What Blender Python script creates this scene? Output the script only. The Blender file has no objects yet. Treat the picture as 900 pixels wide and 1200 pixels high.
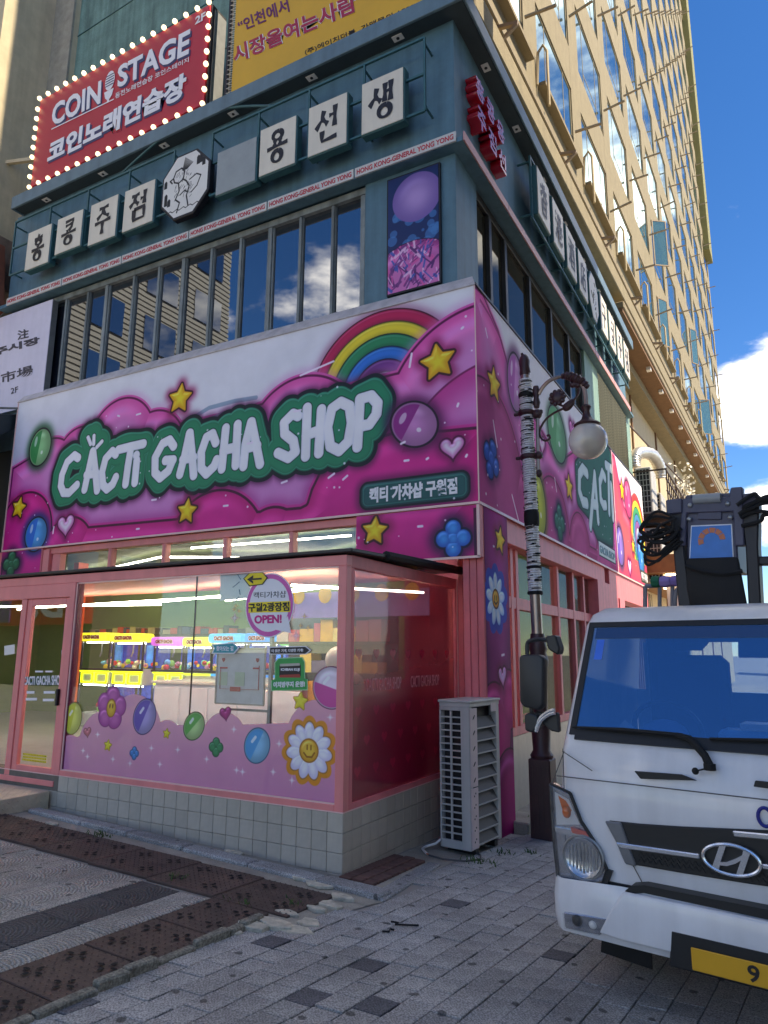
import bpy, bmesh, math, random
import numpy as np
from mathutils import Vector, Matrix
random.seed(7); rng=np.random.default_rng(7)
SC=bpy.context.scene
COL=SC.collection
PI=math.pi
# ------------------------------------------------------------------ camera
CAM_LOC=(2.60984,-6.79321,1.68635)
CAM_ROWS=((0.876183, 0.481951, 0.005146),(0.090116, -0.174301, 0.98056),(0.473479, -0.858686, -0.196151))
LENS=24.7905
cam=bpy.data.cameras.new('camera'); CAM=bpy.data.objects.new('camera',cam); COL.objects.link(CAM)
cam.sensor_fit='VERTICAL'; cam.sensor_height=36; cam.lens=LENS; cam.clip_start=.05; cam.clip_end=3000
_r,_u,_b=[Vector(v) for v in CAM_ROWS]
CAM.matrix_world=Matrix(((_r.x,_u.x,_b.x,CAM_LOC[0]),(_r.y,_u.y,_b.y,CAM_LOC[1]),(_r.z,_u.z,_b.z,CAM_LOC[2]),(0,0,0,1)))
SC.camera=CAM
# ------------------------------------------------------------------ sky and sun
SUN_EL=math.radians(52); SUN_AZ=math.radians(5)      # azimuth measured from +X towards +Y
sd=Vector((math.cos(SUN_EL)*math.cos(SUN_AZ),math.cos(SUN_EL)*math.sin(SUN_AZ),math.sin(SUN_EL)))
W=bpy.data.worlds.new('World'); SC.world=W; W.use_nodes=True
nt=W.node_tree; nt.nodes.clear()
def N(nt,t,**k):
    n=nt.nodes.new(t)
    for a,b in k.items(): setattr(n,a,b)
    return n
wo=N(nt,'ShaderNodeOutputWorld'); bg=N(nt,'ShaderNodeBackground'); sk=N(nt,'ShaderNodeTexSky')
sk.sky_type='NISHITA'; sk.sun_disc=False; sk.sun_elevation=SUN_EL; sk.sun_rotation=math.radians(90)-SUN_AZ
sk.altitude=2000; sk.air_density=1.0; sk.dust_density=0; sk.ozone_density=4
bg.inputs[1].default_value=.15
# clouds mixed into the sky; cover out of view added for neutral fill
tc=N(nt,'ShaderNodeTexCoord'); no=N(nt,'ShaderNodeTexNoise'); no.inputs['Scale'].default_value=2.4; no.inputs['Detail'].default_value=9; no.inputs['Roughness'].default_value=.58
mp=N(nt,'ShaderNodeMapping'); mp.inputs['Scale'].default_value=(1,1,2.2); mp.inputs['Location'].default_value=(12.0707,8.4291,2.0768)
nt.links.new(tc.outputs['Generated'],mp.inputs[0]); nt.links.new(mp.outputs[0],no.inputs['Vector'])
def cloudspot(d,r0,r1):
    v=N(nt,'ShaderNodeVectorMath',operation='DISTANCE'); v.inputs[1].default_value=Vector(d).normalized()
    nt.links.new(tc.outputs['Generated'],v.inputs[0])
    m=N(nt,'ShaderNodeMapRange'); m.inputs[1].default_value=r0; m.inputs[2].default_value=r1; m.inputs[3].default_value=.15; m.inputs[4].default_value=0
    nt.links.new(v.outputs['Value'],m.inputs[0]); return m.outputs[0]
CLOUD_SPOTS=[((0.026,0.947,0.32),.03,.09),((-0.087,0.988,0.127),.012,.045),((0.003,0.985,0.175),.015,.06)]
add=None
for c in CLOUD_SPOTS:
    s=cloudspot(*c)
    if add is None: add=s
    else:
        a=N(nt,'ShaderNodeMath',operation='MAXIMUM'); nt.links.new(add,a.inputs[0]); nt.links.new(s,a.inputs[1]); add=a.outputs[0]
sm=N(nt,'ShaderNodeMath',operation='ADD'); nt.links.new(no.outputs['Fac'],sm.inputs[0]); nt.links.new(add,sm.inputs[1])
mr=N(nt,'ShaderNodeMapRange',interpolation_type='SMOOTHSTEP'); mr.inputs[1].default_value=.53; mr.inputs[2].default_value=.67
nt.links.new(sm.outputs[0],mr.inputs[0])
mx=N(nt,'ShaderNodeMix',data_type='RGBA'); mx.inputs['B'].default_value=(6.2,6.3,6.6,1)
hs=N(nt,'ShaderNodeHueSaturation'); hs.inputs['Saturation'].default_value=1.28; hs.inputs['Value'].default_value=.43; hs.inputs['Hue'].default_value=.508
nt.links.new(sk.outputs[0],hs.inputs['Color'])
nt.links.new(mr.outputs[0],mx.inputs['Factor']); nt.links.new(hs.outputs[0],mx.inputs['A']); nt.links.new(mx.outputs['Result'],bg.inputs[0]); nt.links.new(bg.outputs[0],wo.inputs[0])
sun=bpy.data.lights.new('sun','SUN'); sun.energy=2.0; sun.angle=math.radians(.5); sun.color=(1,.95,.86)
SUN=bpy.data.objects.new('sun',sun); COL.objects.link(SUN); SUN.rotation_euler=(-sd).to_track_quat('-Z','Y').to_euler()
vs=SC.view_settings; vs.view_transform='Standard'; vs.look='None'; vs.exposure=2.05; vs.use_white_balance=True; vs.white_balance_temperature=8000; vs.gamma=1
vs.use_curve_mapping=False
# ------------------------------------------------------------------ helpers
def S2L(c): return tuple((x/12.92 if x<=.04045 else ((x+.055)/1.055)**2.4) for x in c[:3])
def rgb(r,g,b): return S2L((r/255,g/255,b/255))
def mat(name,col,rough=.6,metal=0,var=.12,scale=6.,bump=0.,bscale=60.,spec=.5,rand=0.,streak=0.,spots=0.,coat=0.,emit=None,es=1.):
    m=bpy.data.materials.new(name); m.use_nodes=True; t=m.node_tree; b=t.nodes['Principled BSDF']
    b.inputs['Roughness'].default_value=rough; b.inputs['Metallic'].default_value=metal; b.inputs['Specular IOR Level'].default_value=spec
    if coat: b.inputs['Coat Weight'].default_value=coat; b.inputs['Coat Roughness'].default_value=.06
    tc=N(t,'ShaderNodeTexCoord'); src=tc.outputs['Object']
    n=N(t,'ShaderNodeTexNoise'); n.inputs['Scale'].default_value=scale; n.inputs['Detail'].default_value=7; n.inputs['Roughness'].default_value=.62
    t.links.new(src,n.inputs['Vector'])
    mr=N(t,'ShaderNodeMapRange'); mr.inputs[1].default_value=.3; mr.inputs[2].default_value=.7; mr.inputs[3].default_value=1-var; mr.inputs[4].default_value=1+var
    t.links.new(n.outputs['Fac'],mr.inputs[0]); fac=mr.outputs[0]
    def mul(a,bk):
        q=N(t,'ShaderNodeMath',operation='MULTIPLY'); t.links.new(a,q.inputs[0]); t.links.new(bk,q.inputs[1]); return q.outputs[0]
    if rand:
        oi=N(t,'ShaderNodeObjectInfo'); r=N(t,'ShaderNodeMapRange'); r.inputs[3].default_value=1-rand; r.inputs[4].default_value=1+rand
        t.links.new(oi.outputs['Random'],r.inputs[0]); fac=mul(fac,r.outputs[0])
    if streak:
        mpn=N(t,'ShaderNodeMapping'); mpn.inputs['Scale'].default_value=(7,7,.5); t.links.new(src,mpn.inputs[0])
        n2=N(t,'ShaderNodeTexNoise'); n2.inputs['Scale'].default_value=1.; n2.inputs['Detail'].default_value=6; t.links.new(mpn.outputs[0],n2.inputs['Vector'])
        r=N(t,'ShaderNodeMapRange'); r.inputs[1].default_value=.4; r.inputs[2].default_value=.68; r.inputs[3].default_value=1; r.inputs[4].default_value=1-streak
        t.links.new(n2.outputs['Fac'],r.inputs[0]); fac=mul(fac,r.outputs[0])
    if spots:
        n3=N(t,'ShaderNodeTexNoise'); n3.inputs['Scale'].default_value=bscale*2.2; n3.inputs['Detail'].default_value=2; t.links.new(src,n3.inputs['Vector'])
        r=N(t,'ShaderNodeMapRange'); r.inputs[1].default_value=.38; r.inputs[2].default_value=.62; r.inputs[3].default_value=1-spots; r.inputs[4].default_value=1+spots
        t.links.new(n3.outputs['Fac'],r.inputs[0]); fac=mul(fac,r.outputs[0])
    v=N(t,'ShaderNodeVectorMath',operation='SCALE'); v.inputs[0].default_value=col[:3]; t.links.new(fac,v.inputs['Scale'])
    t.links.new(v.outputs[0],b.inputs['Base Color'])
    if bump:
        n4=N(t,'ShaderNodeTexNoise'); n4.inputs['Scale'].default_value=bscale; n4.inputs['Detail'].default_value=5; t.links.new(src,n4.inputs['Vector'])
        bp=N(t,'ShaderNodeBump'); bp.inputs['Strength'].default_value=bump; bp.inputs['Distance'].default_value=.01; t.links.new(n4.outputs['Fac'],bp.inputs['Height']); t.links.new(bp.outputs[0],b.inputs['Normal'])
    if emit:
        b.inputs['Emission Color'].default_value=(*emit,1); b.inputs['Emission Strength'].default_value=es
    return m
def glass(name,tint=(1,1,1),refl=.06,edge=.8,gcol=(1,1,1),rough=.0,body=None,bodyfac=0.):
    """thin sheet of glass: see-through with a facing-dependent mirror; body = share of an opaque tint"""
    m=bpy.data.materials.new(name); m.use_nodes=True; t=m.node_tree; t.nodes.clear()
    o=N(t,'ShaderNodeOutputMaterial'); tr=N(t,'ShaderNodeBsdfTransparent'); tr.inputs[0].default_value=(*tint,1)
    g=N(t,'ShaderNodeBsdfGlossy'); g.inputs['Color'].default_value=(*gcol,1); g.inputs['Roughness'].default_value=rough
    lw=N(t,'ShaderNodeLayerWeight'); lw.inputs[0].default_value=.5
    pw=N(t,'ShaderNodeMath',operation='POWER'); pw.inputs[1].default_value=4; t.links.new(lw.outputs['Facing'],pw.inputs[0])
    mr=N(t,'ShaderNodeMapRange'); mr.inputs[3].default_value=refl; mr.inputs[4].default_value=edge; t.links.new(pw.outputs[0],mr.inputs[0])
    base=tr.outputs[0]
    if body is not None:
        d=N(t,'ShaderNodeBsdfDiffuse'); d.inputs[0].default_value=(*body,1); mm=N(t,'ShaderNodeMixShader'); mm.inputs[0].default_value=bodyfac
        t.links.new(base,mm.inputs[1]); t.links.new(d.outputs[0],mm.inputs[2]); base=mm.outputs[0]
    ms=N(t,'ShaderNodeMixShader'); t.links.new(mr.outputs[0],ms.inputs[0]); t.links.new(base,ms.inputs[1]); t.links.new(g.outputs[0],ms.inputs[2]); t.links.new(ms.outputs[0],o.inputs[0])
    nz=N(t,'ShaderNodeTexNoise'); nz.inputs['Scale'].default_value=1.1; tc=N(t,'ShaderNodeTexCoord'); t.links.new(tc.outputs['Object'],nz.inputs['Vector'])
    bp=N(t,'ShaderNodeBump'); bp.inputs['Strength'].default_value=.012; bp.inputs['Distance'].default_value=.05; t.links.new(nz.outputs['Fac'],bp.inputs['Height']); t.links.new(bp.outputs[0],g.inputs['Normal'])
    return m
OFF={}
def tag(o,label=None,cat=None,group=None,kind=None):
    if label: o['label']=label
    if cat: o['category']=cat
    if group: o['group']=group
    if kind: o['kind']=kind
    return o
def thing(name,label,cat,loc=(0,0,0),rotz=0,group=None,kind=None):
    o=bpy.data.objects.new(name,None); COL.objects.link(o); o.location=loc; o.rotation_euler=(0,0,rotz); o.empty_display_size=.1
    tag(o,label,cat,group,kind); OFF[o.name]=Vector(loc) if rotz==0 else Vector((0,0,0)); return o
class MB:
    def __init__(s): s.v=[]; s.f=[]; s.uv=None
    def add(s,vs,fs):
        n=len(s.v); s.v+= [tuple(v) for v in vs]; s.f+=[tuple(i+n for i in f) for f in fs]; return s
    def box(s,x0,x1,y0,y1,z0,z1):
        return s.add([(x0,y0,z0),(x1,y0,z0),(x1,y1,z0),(x0,y1,z0),(x0,y0,z1),(x1,y0,z1),(x1,y1,z1),(x0,y1,z1)],
          [(3,2,1,0),(4,5,6,7),(0,1,5,4),(1,2,6,5),(2,3,7,6),(3,0,4,7)])
    def bar(s,a,b,w,h=None,up=(0,0,1)):
        """square bar from a to b"""
        h=h or w; a=Vector(a); b=Vector(b); d=(b-a).normalized(); u=Vector(up)
        if abs(d.dot(u))>.95: u=Vector((1,0,0))
        r=d.cross(u).normalized(); u=r.cross(d)
        q=[a+r*(sx*w/2)+u*(sy*h/2) for sx,sy in ((-1,-1),(1,-1),(1,1),(-1,1))]; p=[x+(b-a) for x in q]
        return s.add(q+p,[(0,1,2,3),(7,6,5,4),(0,4,5,1),(1,5,6,2),(2,6,7,3),(3,7,4,0)])
    def tube(s,pts,r,n=8,caps=True):
        pts=[Vector(p) for p in pts]; rs=r if hasattr(r,'__len__') else [r]*len(pts); rings=[]; prev=None
        for i,p in enumerate(pts):
            d=(pts[min(i+1,len(pts)-1)]-pts[max(i-1,0)]).normalized()
            if prev is None:
                a=Vector((0,0,1)) if abs(d.z)<.9 else Vector((1,0,0)); u=d.cross(a).normalized()
            else: u=(prev-d*prev.dot(d)).normalized()
            prev=u; w=d.cross(u); rings.append([p+(u*math.cos(2*PI*k/n)+w*math.sin(2*PI*k/n))*rs[i] for k in range(n)])
        vs=[q for rg in rings for q in rg]; fs=[]
        for i in range(len(pts)-1):
            for k in range(n): fs.append((i*n+k,i*n+(k+1)%n,(i+1)*n+(k+1)%n,(i+1)*n+k))
        if caps: fs+= [tuple(range(n))[::-1], tuple(range((len(pts)-1)*n,len(pts)*n))]
        return s.add(vs,fs)
    def lathe(s,c,prof,n=16):
        """prof: (radius, z) from bottom to top round the vertical through c"""
        vs=[]; fs=[]
        for r,z in prof:
            for k in range(n): vs.append((c[0]+r*math.cos(2*PI*k/n),c[1]+r*math.sin(2*PI*k/n),c[2]+z))
        for i in range(len(prof)-1):
            for k in range(n): fs.append((i*n+k,i*n+(k+1)%n,(i+1)*n+(k+1)%n,(i+1)*n+k))
        fs+=[tuple(range(n))[::-1],tuple(range((len(prof)-1)*n,len(prof)*n))]
        return s.add(vs,fs)
    def prism(s,poly,fn,d0,d1):
        """poly in plane coords (a,b) pushed from depth d0 to d1; fn(a,b,d) gives the 3-D point"""
        n=len(poly); vs=[fn(a,b,d0) for a,b in poly]+[fn(a,b,d1) for a,b in poly]
        return s.add(vs,[tuple(range(n)),tuple(range(2*n-1,n-1,-1))]+[(i,i+n,(i+1)%n+n,(i+1)%n) for i in range(n)])
    def sphere(s,c,r,n=12,m=8):
        rr=r if hasattr(r,'__len__') else (r,r,r); vs=[(c[0],c[1],c[2]-rr[2])]; fs=[]
        for i in range(1,m):
            a=-PI/2+PI*i/m
            for k in range(n): vs.append((c[0]+rr[0]*math.cos(a)*math.cos(2*PI*k/n),c[1]+rr[1]*math.cos(a)*math.sin(2*PI*k/n),c[2]+rr[2]*math.sin(a)))
        vs.append((c[0],c[1],c[2]+rr[2])); L=len(vs)-1
        for k in range(n): fs.append((0,1+(k+1)%n,1+k)); fs.append((L,L-n+k,L-n+(k+1)%n))
        for i in range(m-2):
            for k in range(n): fs.append((1+i*n+k,1+i*n+(k+1)%n,1+(i+1)*n+(k+1)%n,1+(i+1)*n+k))
        return s.add(vs,fs)
    def mesh(s,name,m,bev=0,smooth=False,seg=1,off=None,bang=30):
        vs=s.v if off is None else [(v[0]-off[0],v[1]-off[1],v[2]-off[2]) for v in s.v]
        me=bpy.data.meshes.new(name); me.from_pydata(vs,[],s.f)
        bm=bmesh.new(); bm.from_mesh(me); bmesh.ops.recalc_face_normals(bm,faces=bm.faces)
        if bev:
            es=[e for e in bm.edges if len(e.link_faces)==2 and e.calc_face_angle(0)>math.radians(bang)]
            bmesh.ops.bevel(bm,geom=es,offset=bev,segments=seg,affect='EDGES',profile=.5,clamp_overlap=True)
        bm.to_mesh(me); bm.free()
        if m: me.materials.append(m)
        if smooth:
            for p in me.polygons: p.use_smooth=True
            try: me.set_sharp_from_angle(angle=math.radians(40))
            except Exception: pass
        return me
    def build(s,name,m,parent=None,bev=0,smooth=False,seg=1,kind=None,label=None,local=False,bang=30):
        off=None if (parent is None or local) else OFF.get(parent.name)
        me=s.mesh(name,m,bev,smooth,seg,off,bang)
        return link(name,me,parent,kind,label)
def link(name,me,parent=None,kind=None,label=None,loc=None,rot=None):
    o=bpy.data.objects.new(name,me); COL.objects.link(o)
    if parent is not None:
        o.parent=parent; OFF[o.name]=OFF.get(parent.name,Vector((0,0,0)))
        if loc is not None: o.location=Vector(loc)-OFF[o.name]
    else:
        OFF[o.name]=Vector((0,0,0))
        if loc is not None: o.location=loc
    if rot is not None: o.rotation_euler=rot
    if kind: o['kind']=kind
    if label: o['label']=label
    return o
def copies(name,me,parent,locs,rots=None):
    return [link(name,me,parent,loc=l,rot=None if rots is None else rots[i]) for i,l in enumerate(locs)]
FRONT=lambda y0:(lambda a,b,d:(a,y0-d,b))         # plane facing -Y; d = proud of it
SIDE=lambda x0:(lambda a,b,d:(x0+d,a,b))          # plane facing +X, a runs along Y
def box_on(fn,a0,a1,b0,b1,d0,d1,mb=None):
    mb=mb or MB(); return mb.prism([(a0,b0),(a1,b0),(a1,b1),(a0,b1)],fn,d0,d1)
_tx={}
def text(name,s,fn,a0,a1,b0,b1,m,parent,d=.004,thick=.004,bold=0.,slant=0.,quad=None,local=False,space=1.0):
    """lettering fitted to the rectangle a0..a1, b0..b1 of a plane, or to a quad (BL,BR,TR,TL)"""
    cu=bpy.data.curves.new('t','FONT'); cu.body=s; cu.size=1; cu.extrude=thick/2; cu.offset=bold; cu.resolution_u=3; cu.space_character=space
    ob=bpy.data.objects.new('t',cu); COL.objects.link(ob); bpy.context.view_layer.update()
    me=bpy.data.meshes.new_from_object(ob.evaluated_get(bpy.context.evaluated_depsgraph_get()))
    bpy.data.objects.remove(ob); bpy.data.curves.remove(cu)
    n=len(me.vertices); co=np.zeros(n*3,np.float32); me.vertices.foreach_get('co',co); co=co.reshape(-1,3)
    if n==0: return None
    lo=co.min(0); hi=co.max(0); x=(co[:,0]-lo[0])/max(hi[0]-lo[0],1e-6); y=(co[:,1]-lo[1])/max(hi[1]-lo[1],1e-6)
    zz=co[:,2]; off=Vector((0,0,0)) if local or parent is None else OFF.get(parent.name,Vector((0,0,0)))
    out=[]
    for i in range(n):
        if quad: 
            (ax,az),(bx,bz),(cx,cz),(dx,dz)=quad; u,v=x[i],y[i]
            a=(ax*(1-u)+bx*u)*(1-v)+(dx*(1-u)+cx*u)*v; b=(az*(1-u)+bz*u)*(1-v)+(dz*(1-u)+cz*u)*v
        else: a=a0+x[i]*(a1-a0)+slant*y[i]*(b1-b0); b=b0+y[i]*(b1-b0)
        p=fn(a,b,d+float(zz[i])); out.append((p[0]-off[0],p[1]-off[1],p[2]-off[2]))
    me.vertices.foreach_set('co',np.array(out,np.float32).ravel()); me.materials.clear(); me.materials.append(m); me.update(); me.name=name
    return link(name,me,parent)
# ------------------------------------------------------------------ printed artwork (flat print rasterised here)
class Art:
    def __init__(s,a0,a1,b0,b1,ppm,col=(1,1,1),alpha=1.):
        s.a0,s.a1,s.b0,s.b1,s.ppm=a0,a1,b0,b1,ppm; w=int((a1-a0)*ppm); h=int((b1-b0)*ppm)
        s.A,s.B=np.meshgrid(a0+(np.arange(w)+.5)/w*(a1-a0),b0+(np.arange(h)+.5)/h*(b1-b0)); s.c=np.ones((h,w,3))*np.array(col); s.al=np.ones((h,w))*alpha
    def aa(s,d): return np.clip(.5-d*s.ppm,0,1)
    def mix(s,m,c,al=True):
        c=np.array(c); s.c=s.c*(1-m[...,None])+c*m[...,None]
        if al: s.al=s.al+(1-s.al)*m
    def circ(s,a,b,r): return np.hypot(s.A-a,s.B-b)-r
    def ell(s,a,b,ra,rb,rot=0):
        x=s.A-a;y=s.B-b;c,q=math.cos(rot),math.sin(rot);u=(x*c+y*q)/ra;v=(-x*q+y*c)/rb;k=np.hypot(u,v)
        return (k-1)*min(ra,rb)
    def seg(s,p,q):
        px,py=s.A-p[0],s.B-p[1];dx,dy=q[0]-p[0],q[1]-p[1];L=dx*dx+dy*dy+1e-12;t=np.clip((px*dx+py*dy)/L,0,1)
        return np.hypot(px-t*dx,py-t*dy)
    def strokes(s,lines):
        d=np.full_like(s.A,9.)
        for l in lines:
            for p,q in zip(l[:-1],l[1:]): d=np.minimum(d,s.seg(p,q))
            if len(l)==1: d=np.minimum(d,s.circ(*l[0],0))
        return d
    def poly(s,pts):
        d=np.full_like(s.A,9.);ins=np.zeros(s.A.shape,bool);n=len(pts)
        for i in range(n):
            p,q=pts[i],pts[(i+1)%n];d=np.minimum(d,s.seg(p,q))
            if abs(p[1]-q[1])>1e-9:
                c=(p[1]>s.B)!=(q[1]>s.B);x=(q[0]-p[0])*(s.B-p[1])/(q[1]-p[1])+p[0];ins^=c&(s.A<x)
        return np.where(ins,-d,d)
    def star(s,a,b,r,rot=0,k=.52,rnd=.12):
        pts=[(a+r*(1 if i%2==0 else k)*math.sin(rot+i*PI/5),b+r*(1 if i%2==0 else k)*math.cos(rot+i*PI/5)) for i in range(10)]
        return s.poly(pts)-r*rnd
    def heart(s,a,b,r,rot=0):
        pts=[]
        for i in range(40):
            t=2*PI*i/40;x=16*math.sin(t)**3;y=13*math.cos(t)-5*math.cos(2*t)-2*math.cos(3*t)-math.cos(4*t)
            x*=r/16;y*=r/16;pts.append((a+x*math.cos(rot)-y*math.sin(rot),b+x*math.sin(rot)+y*math.cos(rot)))
        return s.poly(pts)
    def petals(s,a,b,r,n,pr,rot=0,ln=1.):
        d=s.circ(a,b,r*.5)
        for i in range(n):
            t=rot+2*PI*i/n;d=np.minimum(d,s.ell(a+r*.62*math.sin(t),b+r*.62*math.cos(t),pr,r*.42*ln,-t))
        return d
    def union(s,*ds):
        d=ds[0]
        for e in ds[1:]: d=np.minimum(d,e)
        return d
    def puff(s,d,cen,edge,R=.2,line=.02,lc=(.16,.02,.1),glow=0.,gc=(.3,.02,.2),ga=.6,hl=.35,rim=None,L=(-.35,.93),alpha=1.):
        if glow: s.mix(ga*np.exp(-(np.maximum(d,0)/glow)**2)*(d>-.02),gc)
        t=np.clip(-d/R,0,1);t=t*t*(3-2*t);gb,ga_=np.gradient(d);g=np.hypot(ga_,gb)+1e-9;nl=(ga_*L[0]+gb*L[1])/g
        c=np.array(edge)*(1-t[...,None])+np.array(cen)*t[...,None]
        b=np.clip(-d/R,0,1);band=np.exp(-((b-.38)/.17)**2)*np.clip(nl-.25,0,1)
        c=c+hl*band[...,None]
        if rim is not None: c=np.where((d>-rim[0])[...,None],np.array(rim[1]),c)
        s.mix(s.aa(d)*alpha,np.clip(c,0,1))
        if line: s.mix(np.clip(.5-(np.abs(d+(rim[0] if rim is not None else 0))-line/2)*s.ppm,0,1)*.92,lc)
    def glint(s,pts,r=.014,a=.95):
        for p in pts:
            q=(p[0]+p[2]*math.cos(p[3]),p[1]+p[2]*math.sin(p[3])); s.mix(s.aa(s.seg(p[:2],q)-r)*a,(1,.93,1),False)
    def sprinkle(s,n,mask,seed=1,r=(.006,.016)):
        g=np.random.default_rng(seed)
        for i in range(n):
            a=g.uniform(s.a0,s.a1);b=g.uniform(s.b0,s.b1);iy=int((b-s.b0)/(s.b1-s.b0)*(s.A.shape[0]-1));ix=int((a-s.a0)/(s.a1-s.a0)*(s.A.shape[1]-1))
            if mask[iy,ix]<0: s.mix(s.aa(s.circ(a,b,g.uniform(*r)))*.85,(1,.95,1),False)
    def image(s,name):
        h,w=s.A.shape; im=bpy.data.images.new(name,w,h,alpha=True)
        px=np.empty((h,w,4),np.float32); px[...,:3]=np.clip(s.c,0,1); px[...,3]=np.clip(s.al,0,1); im.pixels.foreach_set(px.ravel()); im.update(); return im
def printmat(name,im,rough=.35,alpha=False,spec=.5,coat=0.,dim=1.):
    m=bpy.data.materials.new(name); m.use_nodes=True; t=m.node_tree; b=t.nodes['Principled BSDF']; b.inputs['Roughness'].default_value=rough; b.inputs['Specular IOR Level'].default_value=spec
    if coat: b.inputs['Coat Weight'].default_value=coat; b.inputs['Coat Roughness'].default_value=.12
    x=N(t,'ShaderNodeTexImage'); x.image=im; x.extension='EXTEND'
    n=N(t,'ShaderNodeTexNoise'); n.inputs['Scale'].default_value=3; n.inputs['Detail'].default_value=6; tc=N(t,'ShaderNodeTexCoord'); t.links.new(tc.outputs['Object'],n.inputs['Vector'])
    mr=N(t,'ShaderNodeMapRange'); mr.inputs[1].default_value=.3; mr.inputs[2].default_value=.7; mr.inputs[3].default_value=.9*dim; mr.inputs[4].default_value=1.0*dim; t.links.new(n.outputs['Fac'],mr.inputs[0])
    v=N(t,'ShaderNodeVectorMath',operation='SCALE'); t.links.new(x.outputs['Color'],v.inputs[0]); t.links.new(mr.outputs[0],v.inputs['Scale']); t.links.new(v.outputs[0],b.inputs['Base Color'])
    bp=N(t,'ShaderNodeBump'); bp.inputs['Strength'].default_value=.14; bp.inputs['Distance'].default_value=.03; t.links.new(n.outputs['Fac'],bp.inputs['Height']); t.links.new(bp.outputs[0],b.inputs['Normal'])
    if alpha: t.links.new(x.outputs['Alpha'],b.inputs['Alpha'])
    return m
def print_on(name,fn,a0,a1,b0,b1,d,m,parent=None,poly=None):
    """flat print: one sheet with UVs over the rectangle (or a polygon cut from it)"""
    pts=poly or [(a0,b0),(a1,b0),(a1,b1),(a0,b1)]
    off=OFF.get(parent.name,Vector((0,0,0))) if parent else Vector((0,0,0))
    me=bpy.data.meshes.new(name); me.from_pydata([tuple(Vector(fn(a,b,d))-off) for a,b in pts],[],[tuple(range(len(pts)))])
    uv=me.uv_layers.new(name='uv')
    for i,(a,b) in enumerate(pts): uv.data[i].uv=((a-a0)/(a1-a0),(b-b0)/(b1-b0))
    me.materials.append(m); return link(name,me,parent)

# ------------------------------------------------------------------ materials
M={}
M['green']=mat('teal paint',rgb(84,122,138),.55,var=.10,streak=.22,bump=.08,bscale=40)
M['green_dk']=mat('dark teal steel',rgb(54,100,104),.4,var=.12)
M['green_lt']=mat('pale green paint',rgb(128,160,146),.6,var=.1,streak=.25)
M['fascia']=mat('grey fascia metal',rgb(100,126,138),.45,var=.1,streak=.2)
M['soffit']=mat('dark soffit board',rgb(52,66,72),.7,var=.1)
M['pink']=mat('salmon pink paint',rgb(240,140,138),.42,var=.06,scale=3,streak=.1,bump=.04)
M['pink2']=mat('rose siding',rgb(230,122,128),.5,var=.08,streak=.14,bump=.05)
M['pink_edge']=mat('pale aluminium edge',rgb(238,196,190),.35,var=.06)
M['tile']=mat('grey glazed tile',rgb(188,180,166),.32,var=.07,scale=14,rand=.08,streak=.12,bump=.04)
M['grout']=mat('dark grout',rgb(112,106,98),.9,var=.2)
M['roofblack']=mat('black flashing',rgb(44,42,42),.5,var=.2)
M['cap']=mat('pale capping metal',rgb(205,196,196),.4,var=.1,streak=.25)
M['winframe']=mat('weathered window frame',rgb(138,146,146),.6,var=.2,streak=.45,bump=.1)
M['white']=mat('white enamel',rgb(228,226,222),.4,var=.04,streak=.06)
M['cream']=mat('cream lightbox face',rgb(226,217,200),.45,var=.05,scale=4,streak=.08)
M['greybox']=mat('faded grey lightbox face',rgb(150,158,160),.5,var=.08)
M['ink']=mat('black ink',rgb(30,26,30),.5,var=.05)
M['red_ink']=mat('red ink',rgb(196,44,58),.5,var=.05)
M['white_ink']=mat('white ink',rgb(238,236,240),.5,var=.02)
M['purple_ink']=mat('plum ink',rgb(110,30,96),.5,var=.05)
M['magenta_ink']=mat('magenta ink',rgb(214,30,130),.5,var=.05)
M['concrete']=mat('weathered concrete',rgb(158,152,138),.85,var=.22,scale=5,bump=.35,bscale=50,spots=.1)
M['stonebeige']=mat('beige render',rgb(206,190,158),.85,var=.12,scale=3,bump=.2,bscale=60,streak=.14)
M['steel']=mat('galvanised steel',rgb(150,152,152),.4,metal=.7,var=.15)
M['black']=mat('black plastic',rgb(26,27,29),.5,var=.1,bump=.08)
M['rubber']=mat('black rubber',rgb(20,20,21),.75,var=.2,bump=.1)
M['darkwin']=glass('reflective tinted window',(.10,.12,.16),.36,.8,(.74,.77,.80),body=(.012,.016,.028),bodyfac=.75)
M['towerwin']=glass('sky reflecting window',(.1,.12,.14),.40,.9,(.66,.86,.88),body=(.05,.10,.13),bodyfac=.9)
M['sidedark']=glass('dim side window',(.2,.2,.2),.045,.35,(.8,.82,.8),body=(.045,.04,.03),bodyfac=.8)
M['clear']=glass('shop window glass',(.94,.96,.95),.07,.8,(.9,.93,.95))
M['sidepane']=glass('side shop window glass',(.8,.72,.74),.10,.8,(.9,.9,.93))
M['kerbrough']=mat('worn kerb stone',rgb(132,128,114),.95,var=.4,scale=14,bump=1.,bscale=35,spots=.3)
M['joint']=mat('paving joint sand',rgb(70,68,64),.95,var=.3,scale=20)
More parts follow.
